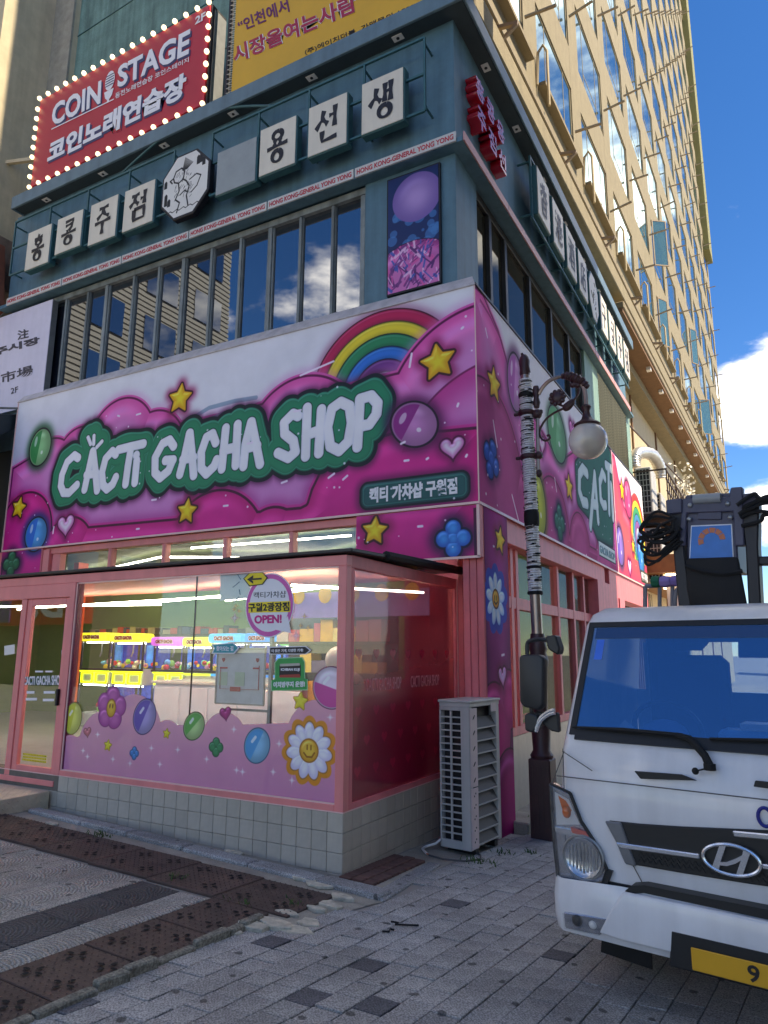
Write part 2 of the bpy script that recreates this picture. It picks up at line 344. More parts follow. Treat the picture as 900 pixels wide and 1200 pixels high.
def granite(name,col,rand=.16,var=.16,scale=3,stain=True):
    m=mat(name,col,.75,var=var,scale=scale,bump=.4,bscale=52,spots=.42,rand=rand)
    t=m.node_tree; b=t.nodes['Principled BSDF']; src=b.inputs['Base Color'].links[0].from_socket
    g=N(t,'ShaderNodeNewGeometry'); v=N(t,'ShaderNodeTexVoronoi',voronoi_dimensions='2D'); v.inputs['Scale'].default_value=2.7; v.inputs['Randomness'].default_value=1
    nz=N(t,'ShaderNodeTexNoise'); nz.inputs['Scale'].default_value=9; t.links.new(g.outputs['Position'],nz.inputs['Vector'])
    ad=N(t,'ShaderNodeMix',data_type='RGBA',blend_type='LINEAR_LIGHT'); ad.inputs['Factor'].default_value=.03; t.links.new(g.outputs['Position'],ad.inputs['A']); t.links.new(nz.outputs['Color'],ad.inputs['B']); t.links.new(ad.outputs['Result'],v.inputs['Vector'])
    r=N(t,'ShaderNodeMapRange'); r.inputs[1].default_value=.045; r.inputs[2].default_value=.065; r.inputs[3].default_value=.3; r.inputs[4].default_value=1
    t.links.new(v.outputs['Distance'],r.inputs[0])
    n5=N(t,'ShaderNodeTexNoise'); n5.inputs['Scale'].default_value=1.6; n5.inputs['Detail'].default_value=6; t.links.new(g.outputs['Position'],n5.inputs['Vector'])
    r2=N(t,'ShaderNodeMapRange'); r2.inputs[1].default_value=.35; r2.inputs[2].default_value=.65; r2.inputs[3].default_value=.78; r2.inputs[4].default_value=1.12; t.links.new(n5.outputs['Fac'],r2.inputs[0])
    q=N(t,'ShaderNodeMath',operation='MULTIPLY'); t.links.new(r.outputs[0],q.inputs[0]); t.links.new(r2.outputs[0],q.inputs[1])
    s=N(t,'ShaderNodeVectorMath',operation='SCALE'); t.links.new(src,s.inputs[0]); t.links.new(q.outputs[0],s.inputs['Scale']); t.links.new(s.outputs[0],b.inputs['Base Color']); return m
M['paver']=granite('granite paver',rgb(160,158,153),.12)
M['paver_lt']=granite('pale granite paver',rgb(180,178,172),.05)
M['paver_dk']=granite('dark granite paver',rgb(92,92,95),.1)
M['tilefloor']=granite('patterned paving slab',rgb(186,182,172),.08)
M['tilefloor_dk']=granite('charcoal paving slab',rgb(84,83,84),.08)
for k in ('tilefloor','tilefloor_dk'):   # moulded fan rings
    t=M[k].node_tree; b=t.nodes['Principled BSDF']; g=t.nodes.new('ShaderNodeNewGeometry'); sx=N(t,'ShaderNodeSeparateXYZ'); t.links.new(g.outputs['Position'],sx.inputs[0])
    def mth(op,a,bv):
        q=N(t,'ShaderNodeMath',operation=op)
        for i,z in enumerate((a,bv)):
            if z is None: continue
            if hasattr(z,'links'): t.links.new(z,q.inputs[i])
            else: q.inputs[i].default_value=z
        return q.outputs[0]
    def wrap(v,mx):
        q=N(t,'ShaderNodeMath',operation='WRAP'); t.links.new(v,q.inputs[0]); q.inputs[1].default_value=mx; q.inputs[2].default_value=0; return q.outputs[0]
    fx=mth('SUBTRACT',wrap(mth('ADD',sx.outputs[0],10.),.42),.21); fy=wrap(mth('ADD',sx.outputs[1],20.),.21)
    fy=mth('ADD',fy,.05); rr=mth('SQRT',mth('ADD',mth('MULTIPLY',fx,fx),mth('MULTIPLY',fy,fy)),None)
    sn=mth('SINE',mth('MULTIPLY',rr,260.),None); st=mth('GREATER_THAN',sn,-.35)
    bp=N(t,'ShaderNodeBump'); bp.inputs['Strength'].default_value=.9; bp.inputs['Distance'].default_value=.006; t.links.new(sn,bp.inputs['Height']); t.links.new(bp.outputs[0],b.inputs['Normal'])
    mrr=N(t,'ShaderNodeMapRange'); mrr.inputs[1].default_value=-1; mrr.inputs[2].default_value=.2; mrr.inputs[3].default_value=.62; mrr.inputs[4].default_value=1; t.links.new(sn,mrr.inputs[0])
    src=b.inputs['Base Color'].links[0].from_socket; s=N(t,'ShaderNodeVectorMath',operation='SCALE'); t.links.new(src,s.inputs[0]); t.links.new(mrr.outputs[0],s.inputs['Scale']); t.links.new(s.outputs[0],b.inputs['Base Color'])
M['kerb']=granite('granite kerb',rgb(150,150,148),.12)
M['rust']=mat('rusty drain cover',rgb(86,68,60),.7,var=.3,scale=5,bump=.5,bscale=90,spots=.12,rand=.12)
M['brick']=mat('brown block',rgb(104,74,66),.85,var=.2,rand=.2,bump=.3)
M['hole']=mat('drain hole',rgb(14,12,12),.9)
M['rubble']=mat('broken pale stone',rgb(196,188,168),.95,var=.3,scale=18,bump=.9,bscale=45)
M['weed']=mat('weed leaf',rgb(62,92,36),.7,var=.3)
M['led']=mat('LED tube',(1,.95,.8),.5,emit=(.96,.97,.93),es=8)
M['bulb']=mat('lit bulb',(1,.9,.7),.4,emit=(1,.86,.55),es=.5)
M['spot']=mat('lit downlight',(1,.9,.8),.4,emit=(1,.78,.5),es=3)
# ------------------------------------------------------------------ ground
def gz(x,y): return -.04*(min(max(x,-5),6)+.517)-.05*(min(max(y,-9),1.2)+1.766)
xs=[-900,-300,-100,-60,-40,-30,-22,-16,-12,-9,-7]+[-5+.25*i for i in range(45)]+[7,9,12,16,22,30,45,60,100,300,900]
ys=[-900,-300,-100,-60,-40,-30,-22,-16,-12]+[-9+.25*i for i in range(44)]+[2.5,4,6,9,13,18,25,35,50,80,140,300,900]
gb=MB(); gb.v=[(x,y,gz(x,y)-.014) for y in ys for x in xs]; nx=len(xs)
gb.f=[(j*nx+i,j*nx+i+1,(j+1)*nx+i+1,(j+1)*nx+i) for j in range(len(ys)-1) for i in range(nx-1)]
M['groundfar']=mat('street paving',rgb(140,137,130),.85,var=.2,scale=1.5,bump=.2)
ground=gb.build('pavement',M['groundfar'],kind='structure')
def slab(name,pts,h,m,parent,bev=.004,top=0.,label=None,jit=0.):
    """thin stone with its top on the sloping ground; pts in ground plan"""
    b=MB(); n=len(pts); j=random.uniform(-jit,jit)
    up=[(x,y,gz(x,y)+top+j) for x,y in pts]; dn=[(x,y,gz(x,y)+top-h) for x,y in pts]
    b.add(up+dn,[tuple(range(n)),tuple(range(2*n-1,n-1,-1))]+[(i,i+n,(i+1)%n+n,(i+1)%n) for i in range(n)])
    return b.build(name,m,parent,bev=bev,label=label)
# granite setts on the right: long joints run away from the viewer
U=Vector((math.sin(math.radians(4.5)),math.cos(math.radians(4.5)))); V=Vector((math.cos(math.radians(6.5)),math.sin(math.radians(6.5))))
O=Vector((0.431,-3.991))
def inside(x,y):
    if x<-.9 or x>5 or y<-6.5 or y>6.5: return False
    if y>-.1 and x<-.0: return False
    if -.7<x<.02 and -2.9<y<-.1 : return (x>-.02 and y<-2.1) or (x>-.26 and -2.9<y<-2.2 and (x+.26)>(y+2.9)*.4)
    if x<-.40+.0*(y+2.9): return False
    if y>.78 and x<.28: return False
    return True
setts=[]
for i in range(-14,36):
    offs=random.uniform(0,.17)
    for j in range(-16,64):
        c=O+V*(i*.152)+U*(j*.172+offs)
        if inside(c.x,c.y): setts.append((i,j,c))
def vis(c,z=0):
    d=Vector((c.x,c.y,gz(c.x,c.y)))-Vector(CAM_LOC); w=-d.dot(_b)
    if w<.3: return None
    px,py=384+d.dot(_r)/w*LENS/36*1024,512-d.dot(_u)/w*LENS/36*1024
    return w if -25<px<793 and 0<py<1050 else None
def behind_truck(c): 
    q=c-Vector((2.32,-2.72)); a=math.radians(8.5); lx=q.x*math.cos(a)-q.y*math.sin(a); ly=q.x*math.sin(a)+q.y*math.cos(a)
    return abs(lx)<.85 and ly>.1
seen=sorted([(vis(c),k) for k,(i,j,c) in enumerate(setts) if vis(c) and not behind_truck(c)]); single=set(k for _,k in seen[:300])
protos=[]
for q in range(6):
    b=MB(); g=.0022; hw,hl=.152/2-g,.172/2-g
    P=[V*(sx*hw+random.uniform(-.003,.003))+U*(sy*hl+random.uniform(-.003,.003)) for sx,sy in ((-1,-1),(1,-1),(1,1),(-1,1))]; t=[random.uniform(-.003,.003) for _ in P]
    b.add([(p.x,p.y,t[e]-.04*p.x-.05*p.y) for e,p in enumerate(P)]+[(p.x,p.y,-.05) for p in P],[(0,1,2,3),(7,6,5,4),(0,4,5,1),(1,5,6,2),(2,6,7,3),(3,7,4,0)])
    protos.append({k:b.mesh('paving_sett',M[k],bev=.0025) for k in ('paver','paver_lt','paver_dk')})
rest=MB(); lt=Vector((0.242,-2.982)); dk1=Vector((0.423,-3.684)); dk2=Vector((-0.597,-2.453))
for k,(i,j,c) in enumerate(setts):
    z=gz(c.x,c.y)
    if k in single:
        kind='paver_lt' if (c-lt).length<.085 else 'paver_dk' if min((c-dk1).length,(c-dk2).length)<.09 or random.random()<.035 else 'paver'
        link('paving_sett',random.choice(protos)[kind],ground,loc=(c.x,c.y,z+random.uniform(-.003,.003)))
    else:
        g=.003; P=[c+V*(sx*(.076-g))+U*(sy*(.086-g)) for sx,sy in ((-1,-1),(1,-1),(1,1),(-1,1))]
        rest.add([(p.x,p.y,gz(p.x,p.y)) for p in P]+[(p.x,p.y,z-.05) for p in P],[(0,1,2,3),(0,4,5,1),(1,5,6,2),(2,6,7,3),(3,7,4,0)])
rest.build('far_paving_setts',M['paver'],ground,kind='stuff')
# patterned slabs on the left
tx=[-.90,-1.14,-1.50]+[-1.50-.42*k for k in range(1,8)]
for a in range(len(tx)-1):
    y=-2.86 - random.uniform(0,.02)
    y0=-2.86
    for b_ in range(9):
        x1,x0=tx[a],tx[a+1]; yy1,yy0=y0-.42*b_,y0-.42*(b_+1); sk_=.05
        if a==0: x1=x1-.0
        pts=[(x0+.003+sk_*(yy0+2.86)*-.6,yy0+.003),(x1-.003+sk_*(yy0+2.86)*-.6,yy0+.003),(x1-.003+sk_*(yy1+2.86)*-.6,yy1-.003),(x0+.003+sk_*(yy1+2.86)*-.6,yy1-.003)]
        if min(p[0] for p in pts)<-5: continue
        slab('paving_slab',pts,.04,M['tilefloor_dk' if a==1 else 'tilefloor'],ground,bev=.003,jit=.003)
# cast covers over the drain, each with studs and clusters of slots
hb=MB()
def cover(pts,nu,nv):
    c=slab('drain_cover',pts,.04,M['rust'],ground,bev=.004,top=.004,jit=.003)
    p=[Vector(q) for q in pts]; h=MB(); s=MB(); off=OFF[c.name]
    at=lambda u,v:(p[0]*(1-u)+p[1]*u)*(1-v)+(p[3]*(1-u)+p[2]*u)*v
    for i in range(nu):
        for j in range(nv):
            o=at((i+.5)/nu,(j+.5)/nv)
            for dx,dy in ((.046,.0),(-.046,.0),(0,.043),(0,-.043)):
                q=o+Vector((dx,dy)); ax_,ay_=(.023,.013) if dy==0 else (.013,.022)
                R=[(q.x+ax_*math.cos(2*PI*t/10),q.y+ay_*math.sin(2*PI*t/10)) for t in range(10)]
                h.add([(x,y,gz(x,y)+.0105) for x,y in R],[tuple(range(10))])
    nn=int((p[1]-p[0]).length/.045); mm=int((p[3]-p[0]).length/.045)
    for i in range(nn):
        for j in range(mm):
            q=at((i+.5)/nn,(j+.5)/mm); z=gz(q.x,q.y)+.0085; r=.008
            s.add([(q.x-r,q.y,z),(q.x,q.y-r,z),(q.x+r,q.y,z),(q.x,q.y+r,z),(q.x,q.y,z+.005)],[(0,1,4),(1,2,4),(2,3,4),(3,0,4)])
    h.build('slot',M['hole'],c); s.build('stud',M['rust'],c,kind='stuff')
for k in range(6):
    x1=-.28-.62*k; x0=x1-.61; ya,yb=-2.80,-2.24
    cover([(x0,ya-.02),(x1,ya),(x1,yb),(x0,yb-.02)],2,2)
for k in range(5):
    y1=-2.83-.52*k; y0=y1-.51; sx=lambda y:-.40+(-2.83-y)*.0
    cover([(sx(y0)-.47-.0,y0),(sx(y0),y0),(sx(y1),y1),(sx(y1)-.47,y1)],2,2)
# kerb stones: along the plinth, along the drain and round the block paving
x=-3.95
while x<.0:
    L=random.uniform(.55,.8); x2=min(x+L,.02)
    slab('kerb_stone',[(x,-2.06-.012*(x+4)),(x2-.012,-2.06-.012*(x2+4)),(x2-.012,-1.93),(x,-1.93)],.12,M['kerb'],ground,bev=.012,top=.028,jit=.008); x=x2
slab('kerb_stone',[(-.1,-2.12),(.04,-2.10),(-.06,-.92),(-.17,-.94)],.1,M['kerb'],ground,bev=.01,top=.006)
y=-2.95
while y>-5.4:
    L=random.uniform(.12,.34); slab('kerb_stone',[(-.395+random.uniform(-.01,.01),y-L+.008),(-.345+random.uniform(-.01,.02),y-L+.008),(-.34+random.uniform(-.01,.02),y),(-.395,y)],.1,M['kerbrough'],ground,bev=.008,top=.03,jit=.016); y-=L
# mortar bed between kerb and covers
bed=MB()
for k in range(16):
    x0=-4.+.25*k; x1=x0+.25; p=[(x0,-2.25),(x1,-2.25),(x1,-2.05),(x0,-2.05)]; bed.add([(a,b,gz(a,b)-.006) for a,b in p],[(0,1,2,3)])
for k in range(12):
    y1=-2.83-.22*k; p=[(-.93,y1-.22),(-.86,y1-.22),(-.86,y1),(-.93,y1)]; bed.add([(a,b,gz(a,b)-.008) for a,b in p],[(0,1,2,3)])
bed.add([(a,b,gz(a,b)-.012) for a,b in ((-.5,-1.74),(-.05,-1.95),(-.02,-.1),(-.5,-.1))],[(0,1,2,3)])
bed.add([(a,b,gz(a,b)-.009) for a,b in ((-.5,-3.0),(-.2,-3.0),(.03,-2.1),(-.5,-2.08))],[(0,1,2,3)])
bed.build('mortar_bed',M['concrete'],ground,kind='stuff')
for cx_,cy_,rx,ry in ((*(-1.532,-1.869),.11,.05),(*(-0.486,-2.117),.13,.06),(*(-0.691,-2.076),.09,.05),(*(-3.36,-2.231),.08,.04)):
    slab('mortar_patch',[(cx_+rx*random.uniform(.6,1.2)*math.cos(2*PI*k/11),cy_+ry*random.uniform(.5,1.2)*math.sin(2*PI*k/11)) for k in range(11)],.02,M['rubble'],ground,bev=.003,top=.0165)
# broken stone at the corner of the drain
for px,r in (((-0.2,-2.441),.055),((-0.107,-2.806),.05),((-0.107,-2.958),.06),((-0.275,-2.967),.065),((-0.301,-3.083),.06),((-0.208,-2.561),.035),((-0.221,-2.246),.05),((-0.364,-3.226),.04),((-0.322,-2.745),.04)):
    n=7; a0=random.random(); pts=[(px[0]+r*2.0*random.uniform(.55,1.3)*math.cos(a0+2*PI*k/n),px[1]+r*1.25*random.uniform(.5,1.25)*math.sin(a0+2*PI*k/n)) for k in range(n)]
    slab('stone_chunk',pts,.07,M['rubble'],ground,bev=.005,top=random.uniform(.005,.022))
# brown interlocking blocks by the plinth
bp_=MB().box(-.05,.05,-.028,.028,-.05,.006).mesh('paving_block',M['brick'],bev=.005)
for i in range(5):
    for j in range(16):
        xx=-.46+.105*i; yy=-1.80+.06*j
        if xx<-.16+.1*(-yy-1) *.0 -.0 and yy>-1.82+.0 and yy<-.93: link('paving_block',bp_,ground,loc=(xx,yy+.02*(i%2),gz(xx,yy)),rot=(0,0,.12*(1 if j%2 else -1)))
# raised concrete edge along the side of the shop
rb=MB()
for k in range(14):
    y0=.8+.6*k; y1=y0+.59; P=[(-.28,y0),(.16+.0*k,y0),(.17,y1),(-.28,y1)]
    slab('kerb_stone',P,.2,M['concrete'],ground,bev=.015,top=.10+.0*k,jit=.02)
# weeds in the joints
wb=MB()
for cx,cy,n,s in ((*(0.156,-0.625),46,.07),(*(0.225,-0.164),26,.05),(*(0.428,0.034),20,.04),(*(0.136,1.124),16,.05),(*(-2.734,-2.201),40,.06),(*(-0.383,-2.578),14,.04),(*(-0.659,-2.773),18,.05),(*(-1.339,-2.668),20,.05),(*(-0.271,1.782),20,.06)):
    for _ in range(n):
        a=random.random()*2*PI; q=(cx+random.gauss(0,s),cy+random.gauss(0,s*.8)); h=random.uniform(.012,.045); w=.006; z=gz(*q)+(.1 if q[1]>.8 and q[0]<.17 else 0)
        dx,dy=math.cos(a)*h*.8,math.sin(a)*h*.8
        wb.add([(q[0]-w*math.sin(a),q[1]+w*math.cos(a),z-.004),(q[0]+w*math.sin(a),q[1]-w*math.cos(a),z-.004),(q[0]+dx*.6+w,q[1]+dy*.6,z+h*.7),(q[0]+dx,q[1]+dy,z+h)],[(0,1,2),(0,2,3)])
wb.build('weeds',M['weed'],kind='stuff')

# ------------------------------------------------------------------ two-storey corner building (upper storey, roof edge, side)
F0=FRONT(0.)
FU=FRONT(.16); SU=SIDE(-.27)
bld=thing('corner_building','two storey corner building with teal upper floor and dark overhanging roof edge','building',(-.27,.16,0))
XL=-8.95; XR=-.27; YF=.16; YB=11.3
w=MB()
w.box(XL,-1.52,YF,YF+.25,7.66,9.5)               # wall above the window band
w.box(-1.52,XR-.25,YF,YF+.25,5.4,9.5)
w.box(XR-.25,XR,YF,.84,5.4,9.5)                  # return round the corner
w.box(XR-.25,XR,.84,YB,7.62,9.5)
w.box(XR-.25,XR,6.9,7.75,5.4,7.62)
w.box(XL,XR-.26,YF+.02,YF+.24,5.0,5.80)
w.box(XR-.24,XR-.02,.84,YB,5.0,5.85)
w.build('wall',M['green'],bld)
MB().box(XR-.3,XR+.02,6.55,7.75,5.72,7.6).build('corner_post',M['green_lt'],bld)
MB().box(XR-.3,XR+.02,11.0,11.5,5.7,7.7).build('corner_post',M['green_lt'],bld)
MB().box(XL-.02,XR-.3,.6,YB,9.45,9.7).build('roof',M['soffit'],bld)
# cornice: soffit board and fascia on two sides
MB().box(XL+.2,-.06,-.06,.6,9.5,9.54).box(-.6,-.06,.6,YB+.1,9.5,9.54).build('soffit',M['soffit'],bld)
f=MB(); f.box(XL+.18,-.04,-.09,-.05,9.48,9.72); f.box(-.05,-.02,-.088,YB+.1,9.48,9.72); f.box(XL+.16,XL+.2,-.088,.6,9.48,9.72); f.box(XL+.2,-.05,-.05,.6,9.69,9.72); f.box(-.6,-.05,.6,YB,9.69,9.72); f.build('fascia',M['fascia'],bld,bev=.006)
dl=MB().box(-.075,.075,-.05,.05,-.012,0).mesh('downlight',M['white'],bev=.006); dm=MB().lathe((0,0,-.018),[(.022,0),(.022,.008)],10).mesh('lens',M['ink'])
pts=[(x,.06) for x in (-8.0,-6.55,-5.15,-3.75,-2.35,-1.0)]+[(-.17,y) for y in (1.05,2.35,3.7,5.1,6.5,7.9,9.3,10.6)]
for k,(x,y) in enumerate(pts):
    o=link('downlight',dl,bld,loc=(x,y,9.5),rot=(0,0,0 if k<6 else PI/2)); link('lens',dm,o)
# HONG KONG ledge: white strip in lengths, dark joints, teal underside
MB().box(XL,XR-.001,-.0,.16,7.60,7.66).box(XR,XR+.16,-.0,YB,7.60,7.66).build('ledge',M['green'],bld)
M['strip']=mat('pale strip sign',rgb(206,204,200),.5,var=.06,streak=.1); M['strip_pink']=mat('rose strip',rgb(206,150,146),.5,var=.08)
jx=[(-8.698,7.59)[0],(-7.227,7.594)[0],(-5.816,7.57)[0],(-4.407,7.559)[0],(-2.97,7.566)[0],(-1.583,7.564)[0],(-0.174,7.602)[0]]
for a,b in zip(jx[:-1],jx[1:]):
    st=box_on(F0,a+.012,b-.012,7.605,7.735,.004,.024).build('ledge_strip',M['strip'],bld)
    text('lettering','HONG KONG-GENERAL YONG YONG',F0,a+.04,b-.04,7.635,7.705,M['red_ink'],st,d=.026,bold=.02)
jy=[.0,1.6,3.3,5.1,6.9,8.8,10.8]
for a,b in zip(jy[:-1],jy[1:]): box_on(SIDE(-.11),a+.012,b-.012,7.605,7.725,.004,.02).build('ledge_strip',M['strip_pink'],bld)
# front window band
zb,zt=5.80,7.60; YW=.26
mx_=[(-7.476,5.822)[0],(-7.009,5.78)[0],(-6.486,5.783)[0],(-6.043,5.782)[0],(-5.455,5.79)[0],(-4.929,5.791)[0],(-4.429,5.793)[0],(-3.903,5.784)[0],(-3.374,5.781)[0],(-2.859,5.788)[0],(-2.368,5.782)[0],(-1.864,5.779)[0],(-1.41,5.771)[0]]
k_=(1.08); mx_=[m*1.0-.0 for m in mx_]
def xU(xf):  # same sight line carried back to the window plane
    return CAM_LOC[0]+(xf-CAM_LOC[0])*(YW-CAM_LOC[1])/(0-CAM_LOC[1])
mx_=[xU(q) for q in mx_]
fr=MB().box(mx_[0]-.06,mx_[-1]+.04,YW-.06,YW+.06,zb-.04,zb+.04).box(mx_[0]-.06,mx_[-1]+.04,YW-.06,YW+.06,zt-.09,zt)
win=fr.build('window_frame',M['winframe'],bld)
for q,x in enumerate(mx_):
    wd=.038 if q%3 else .06
    m_=MB().box(x-wd,x+wd*.2,YW-.05,YW+.05,zb+.04,zt-.09); m_.box(x+wd*.25,x+wd*.6,YW-.03,YW+.05,zb+.04,zt-.09); m_.build('mullion',M['winframe'],win,bev=.006)
for a,b in zip(mx_[:-1],mx_[1:]):
    p=MB().box(a+.03,b-.045,YW,YW+.008,zb+.04,zt-.09).build('window_pane',M['darkwin'],bld); 
    p.rotation_euler=(0,0,0)
MB().box(mx_[0],mx_[-1],YW+.5,YW+.52,5.6,7.6).build('dim_backing',mat('dim room',rgb(30,32,38),.9),bld)  # dark sheet standing in for the unlit room behind the panes
# side windows: dark panes with frames
ys=[.86,1.42,2.05,3.2,4.4,5.55,6.5]
sf=MB()
for a,b in zip(ys[:-1],ys[1:]):
    MB().box(-.36,-.352,a+.04,b-.04,5.88,7.56).build('window_pane',M['sidedark'],bld)
sf.box(-.4,-.31,.84,6.9,7.5,7.62).box(-.4,-.31,.84,6.9,5.8,5.9)
for y in ys: sf.box(-.4,-.30,y-.05,y+.05,5.9,7.5)
sf.build('side_window_frame',M['roofblack'],bld,bev=.006)
MB().box(-1.2,-1.18,.8,11,5.7,7.6).build('dim_backing',bpy.data.materials['dim room'],bld)  # same dark sheet for the dimness behind the side panes
# louvre panel further along the side
sl=MB().box(-.012,.012,0,3.2,-.028,.028)
slm=sl.mesh('louvre_slat',mat('tarnished louvre',rgb(150,146,120),.5,metal=.3,var=.25,streak=.4))
lp=MB().box(-.42,-.4,7.8,11.0,5.85,7.6).build('louvre_panel',M['roofblack'],bld)
for k in range(26): link('louvre_slat',slm,lp,loc=(-.27,7.78,5.9+.066*k),rot=(0,.7,0))
# ------------------------------------------------------------------ lightbox signs on the front
FH=FRONT(-.12)
def boxname(name,label,quads,chars,fn,depth,cat='sign',faces=None,group=None,base=None):
    root=thing(name,label,cat,base,group=group)
    return root
sg=thing('lightbox_sign','row of white Korean letter lightboxes on teal frame along the front wall','sign',(-4.5,.0,8.2))
q8=lambda *a:a
BX=[([(-8.197,8.741),(-7.613,8.788),(-7.375,8.083),(-8.011,8.026)],'홍'),([(-7.437,8.796),(-6.791,8.762),(-6.628,8.157),(-7.227,8.103)],'콩'),([(-6.607,8.78),(-5.966,8.766),(-5.809,8.058),(-6.412,8.047)],'주'),([(-5.811,8.758),(-5.158,8.755),(-5.001,8.051),(-5.638,8.05)],'점'),
    ([(-3.889,8.74),(-3.184,8.719),(-3.06,8.044),(-3.762,8.047)],''),([(-3.113,8.8),(-2.514,8.788),(-2.389,8.062),(-2.988,8.084)],'용'),([(-2.29,8.802),(-1.711,8.818),(-1.581,8.072),(-2.185,8.075)],'선'),([(-1.453,8.808),(-0.884,8.832),(-0.778,8.081),(-1.38,8.092)],'생')]
# brush lettering drawn as swelling strokes, in the unit square
BR={'홍':[[(.42,.97),(.55,.92)],[(.22,.83),(.75,.88)],'o.5,.70,.17,.10',[(.5,.56),(.5,.46)],[(.1,.42),(.92,.48)],'o.5,.18,.2,.16'],
'콩':[[(.25,.95),(.74,.98),(.66,.70),(.5,.56)],[(.28,.78),(.66,.82)],[(.42,.62),(.42,.48)],[(.06,.44),(.95,.50)],'o.5,.18,.2,.16'],
'주':[[(.25,.93),(.78,.96)],[(.52,.94),(.42,.74),(.16,.58)],[(.5,.80),(.66,.66),(.84,.60)],[(.06,.43),(.95,.48)],[(.5,.45),(.5,.02)]],
'점':[[(.12,.90),(.52,.93)],[(.34,.92),(.24,.68),(.04,.54)],[(.3,.72),(.5,.56)],[(.82,.99),(.80,.52)],[(.6,.72),(.82,.74)],[(.3,.40),(.30,.04),(.82,.06),(.82,.42),(.3,.40)]],
'용':['o.5,.84,.2,.13',[(.4,.70),(.38,.54)],[(.62,.70),(.62,.54)],[(.06,.48),(.95,.54)],'o.5,.2,.2,.17'],
'선':[[(.36,.95),(.26,.68),(.04,.46)],[(.3,.72),(.52,.52)],[(.82,1.),(.80,.40)],[(.58,.74),(.82,.76)],[(.3,.36),(.30,.06),(.90,.10)]],
'생':[[(.30,.92),(.22,.66),(.02,.46)],[(.25,.68),(.46,.50)],[(.62,.98),(.60,.46)],[(.84,1.0),(.82,.44)],[(.62,.72),(.82,.74)],'o.6,.2,.22,.17'],
'香':[[(.7,.97),(.3,.9)],[(.08,.8),(.92,.82)],[(.5,.92),(.5,.52)],[(.48,.8),(.1,.55)],[(.52,.8),(.92,.55)],[(.28,.45),(.28,.03),(.74,.03),(.74,.46),(.28,.45)],[(.28,.25),(.74,.25)]],
'港':[[(.1,.95),(.2,.85)],[(.05,.7),(.16,.6)],[(.05,.08),(.22,.38)],[(.35,.85),(.92,.87)],[(.5,.98),(.5,.62)],[(.75,.98),(.75,.62)],[(.28,.62),(.97,.63)],[(.48,.6),(.3,.35)],[(.75,.6),(.95,.38)],[(.45,.4),(.72,.41),(.72,.25),(.45,.25)],[(.45,.4),(.45,.06),(.85,.06),(.86,.18)]],
'酒':[[(.1,.95),(.2,.85)],[(.05,.7),(.16,.6)],[(.05,.08),(.22,.38)],[(.3,.9),(.97,.91)],[(.36,.72),(.36,.04),(.9,.04),(.9,.73),(.36,.72)],[(.55,.9),(.53,.5),(.45,.4)],[(.72,.9),(.72,.5),(.82,.48)],[(.36,.26),(.9,.26)]],
'店':[[(.5,.99),(.55,.9)],[(.16,.84),(.94,.86)],[(.18,.84),(.16,.4),(.02,.04)],[(.55,.76),(.55,.42)],[(.55,.6),(.86,.61)],[(.36,.42),(.36,.05),(.82,.05),(.82,.43),(.36,.42)]],
'구':[[(.2,.9),(.8,.92),(.72,.5)],[(.05,.5),(.95,.52)],[(.5,.5),(.5,.02)]],'월':[[(.3,.9),(.6,.9)],[(.1,.6),(.7,.62)],[(.85,1),(.85,.4)],[(.3,.3),(.8,.3),(.3,.1),(.85,.08)]]}
def brush(ch,quad,fn,m,parent,d,scale=.70,wd=.135):
    (ax,az),(bx,bz),(cx,cz),(dx,dz)=quad   # TL TR BR BL
    def at(u,v):
        u=.5+(u-.5)*scale*.92; v=.5+(v-.5)*scale
        return ((dx*(1-u)+cx*u)*(1-v)+(ax*(1-u)+bx*u)*v,(dz*(1-u)+cz*u)*(1-v)+(az*(1-u)+bz*u)*v)
    b=MB(); k=0
    for s in BR[ch]:
        if isinstance(s,str):
            a=[float(t) for t in s[1:].split(',')]; s=[(a[0]+a[2]*math.cos(t*PI/8+1.2),a[1]+a[3]*math.sin(t*PI/8+1.2)) for t in range(17)]
        P=[]
        for p,q in zip(s[:-1],s[1:]): P+=[(p[0]+(q[0]-p[0])*t/5,p[1]+(q[1]-p[1])*t/5) for t in range(5)]
        P.append(s[-1]); n=len(P); l=[];r=[]
        for i,p in enumerate(P):
            p0,p1=P[max(i-1,0)],P[min(i+1,n-1)]; tx_,ty=p1[0]-p0[0],p1[1]-p0[1]; L=math.hypot(tx_,ty)+1e-9; t=i/(n-1)
            ww=wd*(.5+.5*abs(math.cos(PI*t))**1.2)*(.75+.5*abs(ty)/L)*.62; nx_,ny=-ty/L*ww,tx_/L*ww
            l.append((p[0]+nx_,p[1]+ny)); r.append((p[0]-nx_,p[1]-ny))
        e=d+.0012*k; k+=1
        vs=[fn(*at(*p),e) for p in l]+[fn(*at(*p),e) for p in r]
        b.add(vs,[(i,i+1,n+i+1,n+i) for i in range(n-1)])
    return b.build('lettering',m,parent)
def lightbox(quad,ch,fn,parent,depth,face,body):
    cxm=sum(p[0] for p in quad)/4; czm=sum(p[1] for p in quad)/4
    o=MB().prism([(cxm+(a-cxm)*1.06,czm+(b-czm)*1.05) for a,b in quad],fn,-depth,0).build('lightbox',body,parent,bev=.012)
    fc=MB().prism(quad,fn,.0,.008).build('face',face,o)
    if ch: brush(ch,quad,fn,M['ink'],fc,.01)
    return o
def rect(quad):
    xs_=sorted(p[0] for p in quad); zs_=sorted(p[1] for p in quad); x0=(xs_[0]+xs_[1])/2;x1=(xs_[2]+xs_[3])/2;z0=(zs_[0]+zs_[1])/2;z1=(zs_[2]+zs_[3])/2
    return [(x0,z1),(x1,z1),(x1,z0),(x0,z0)]
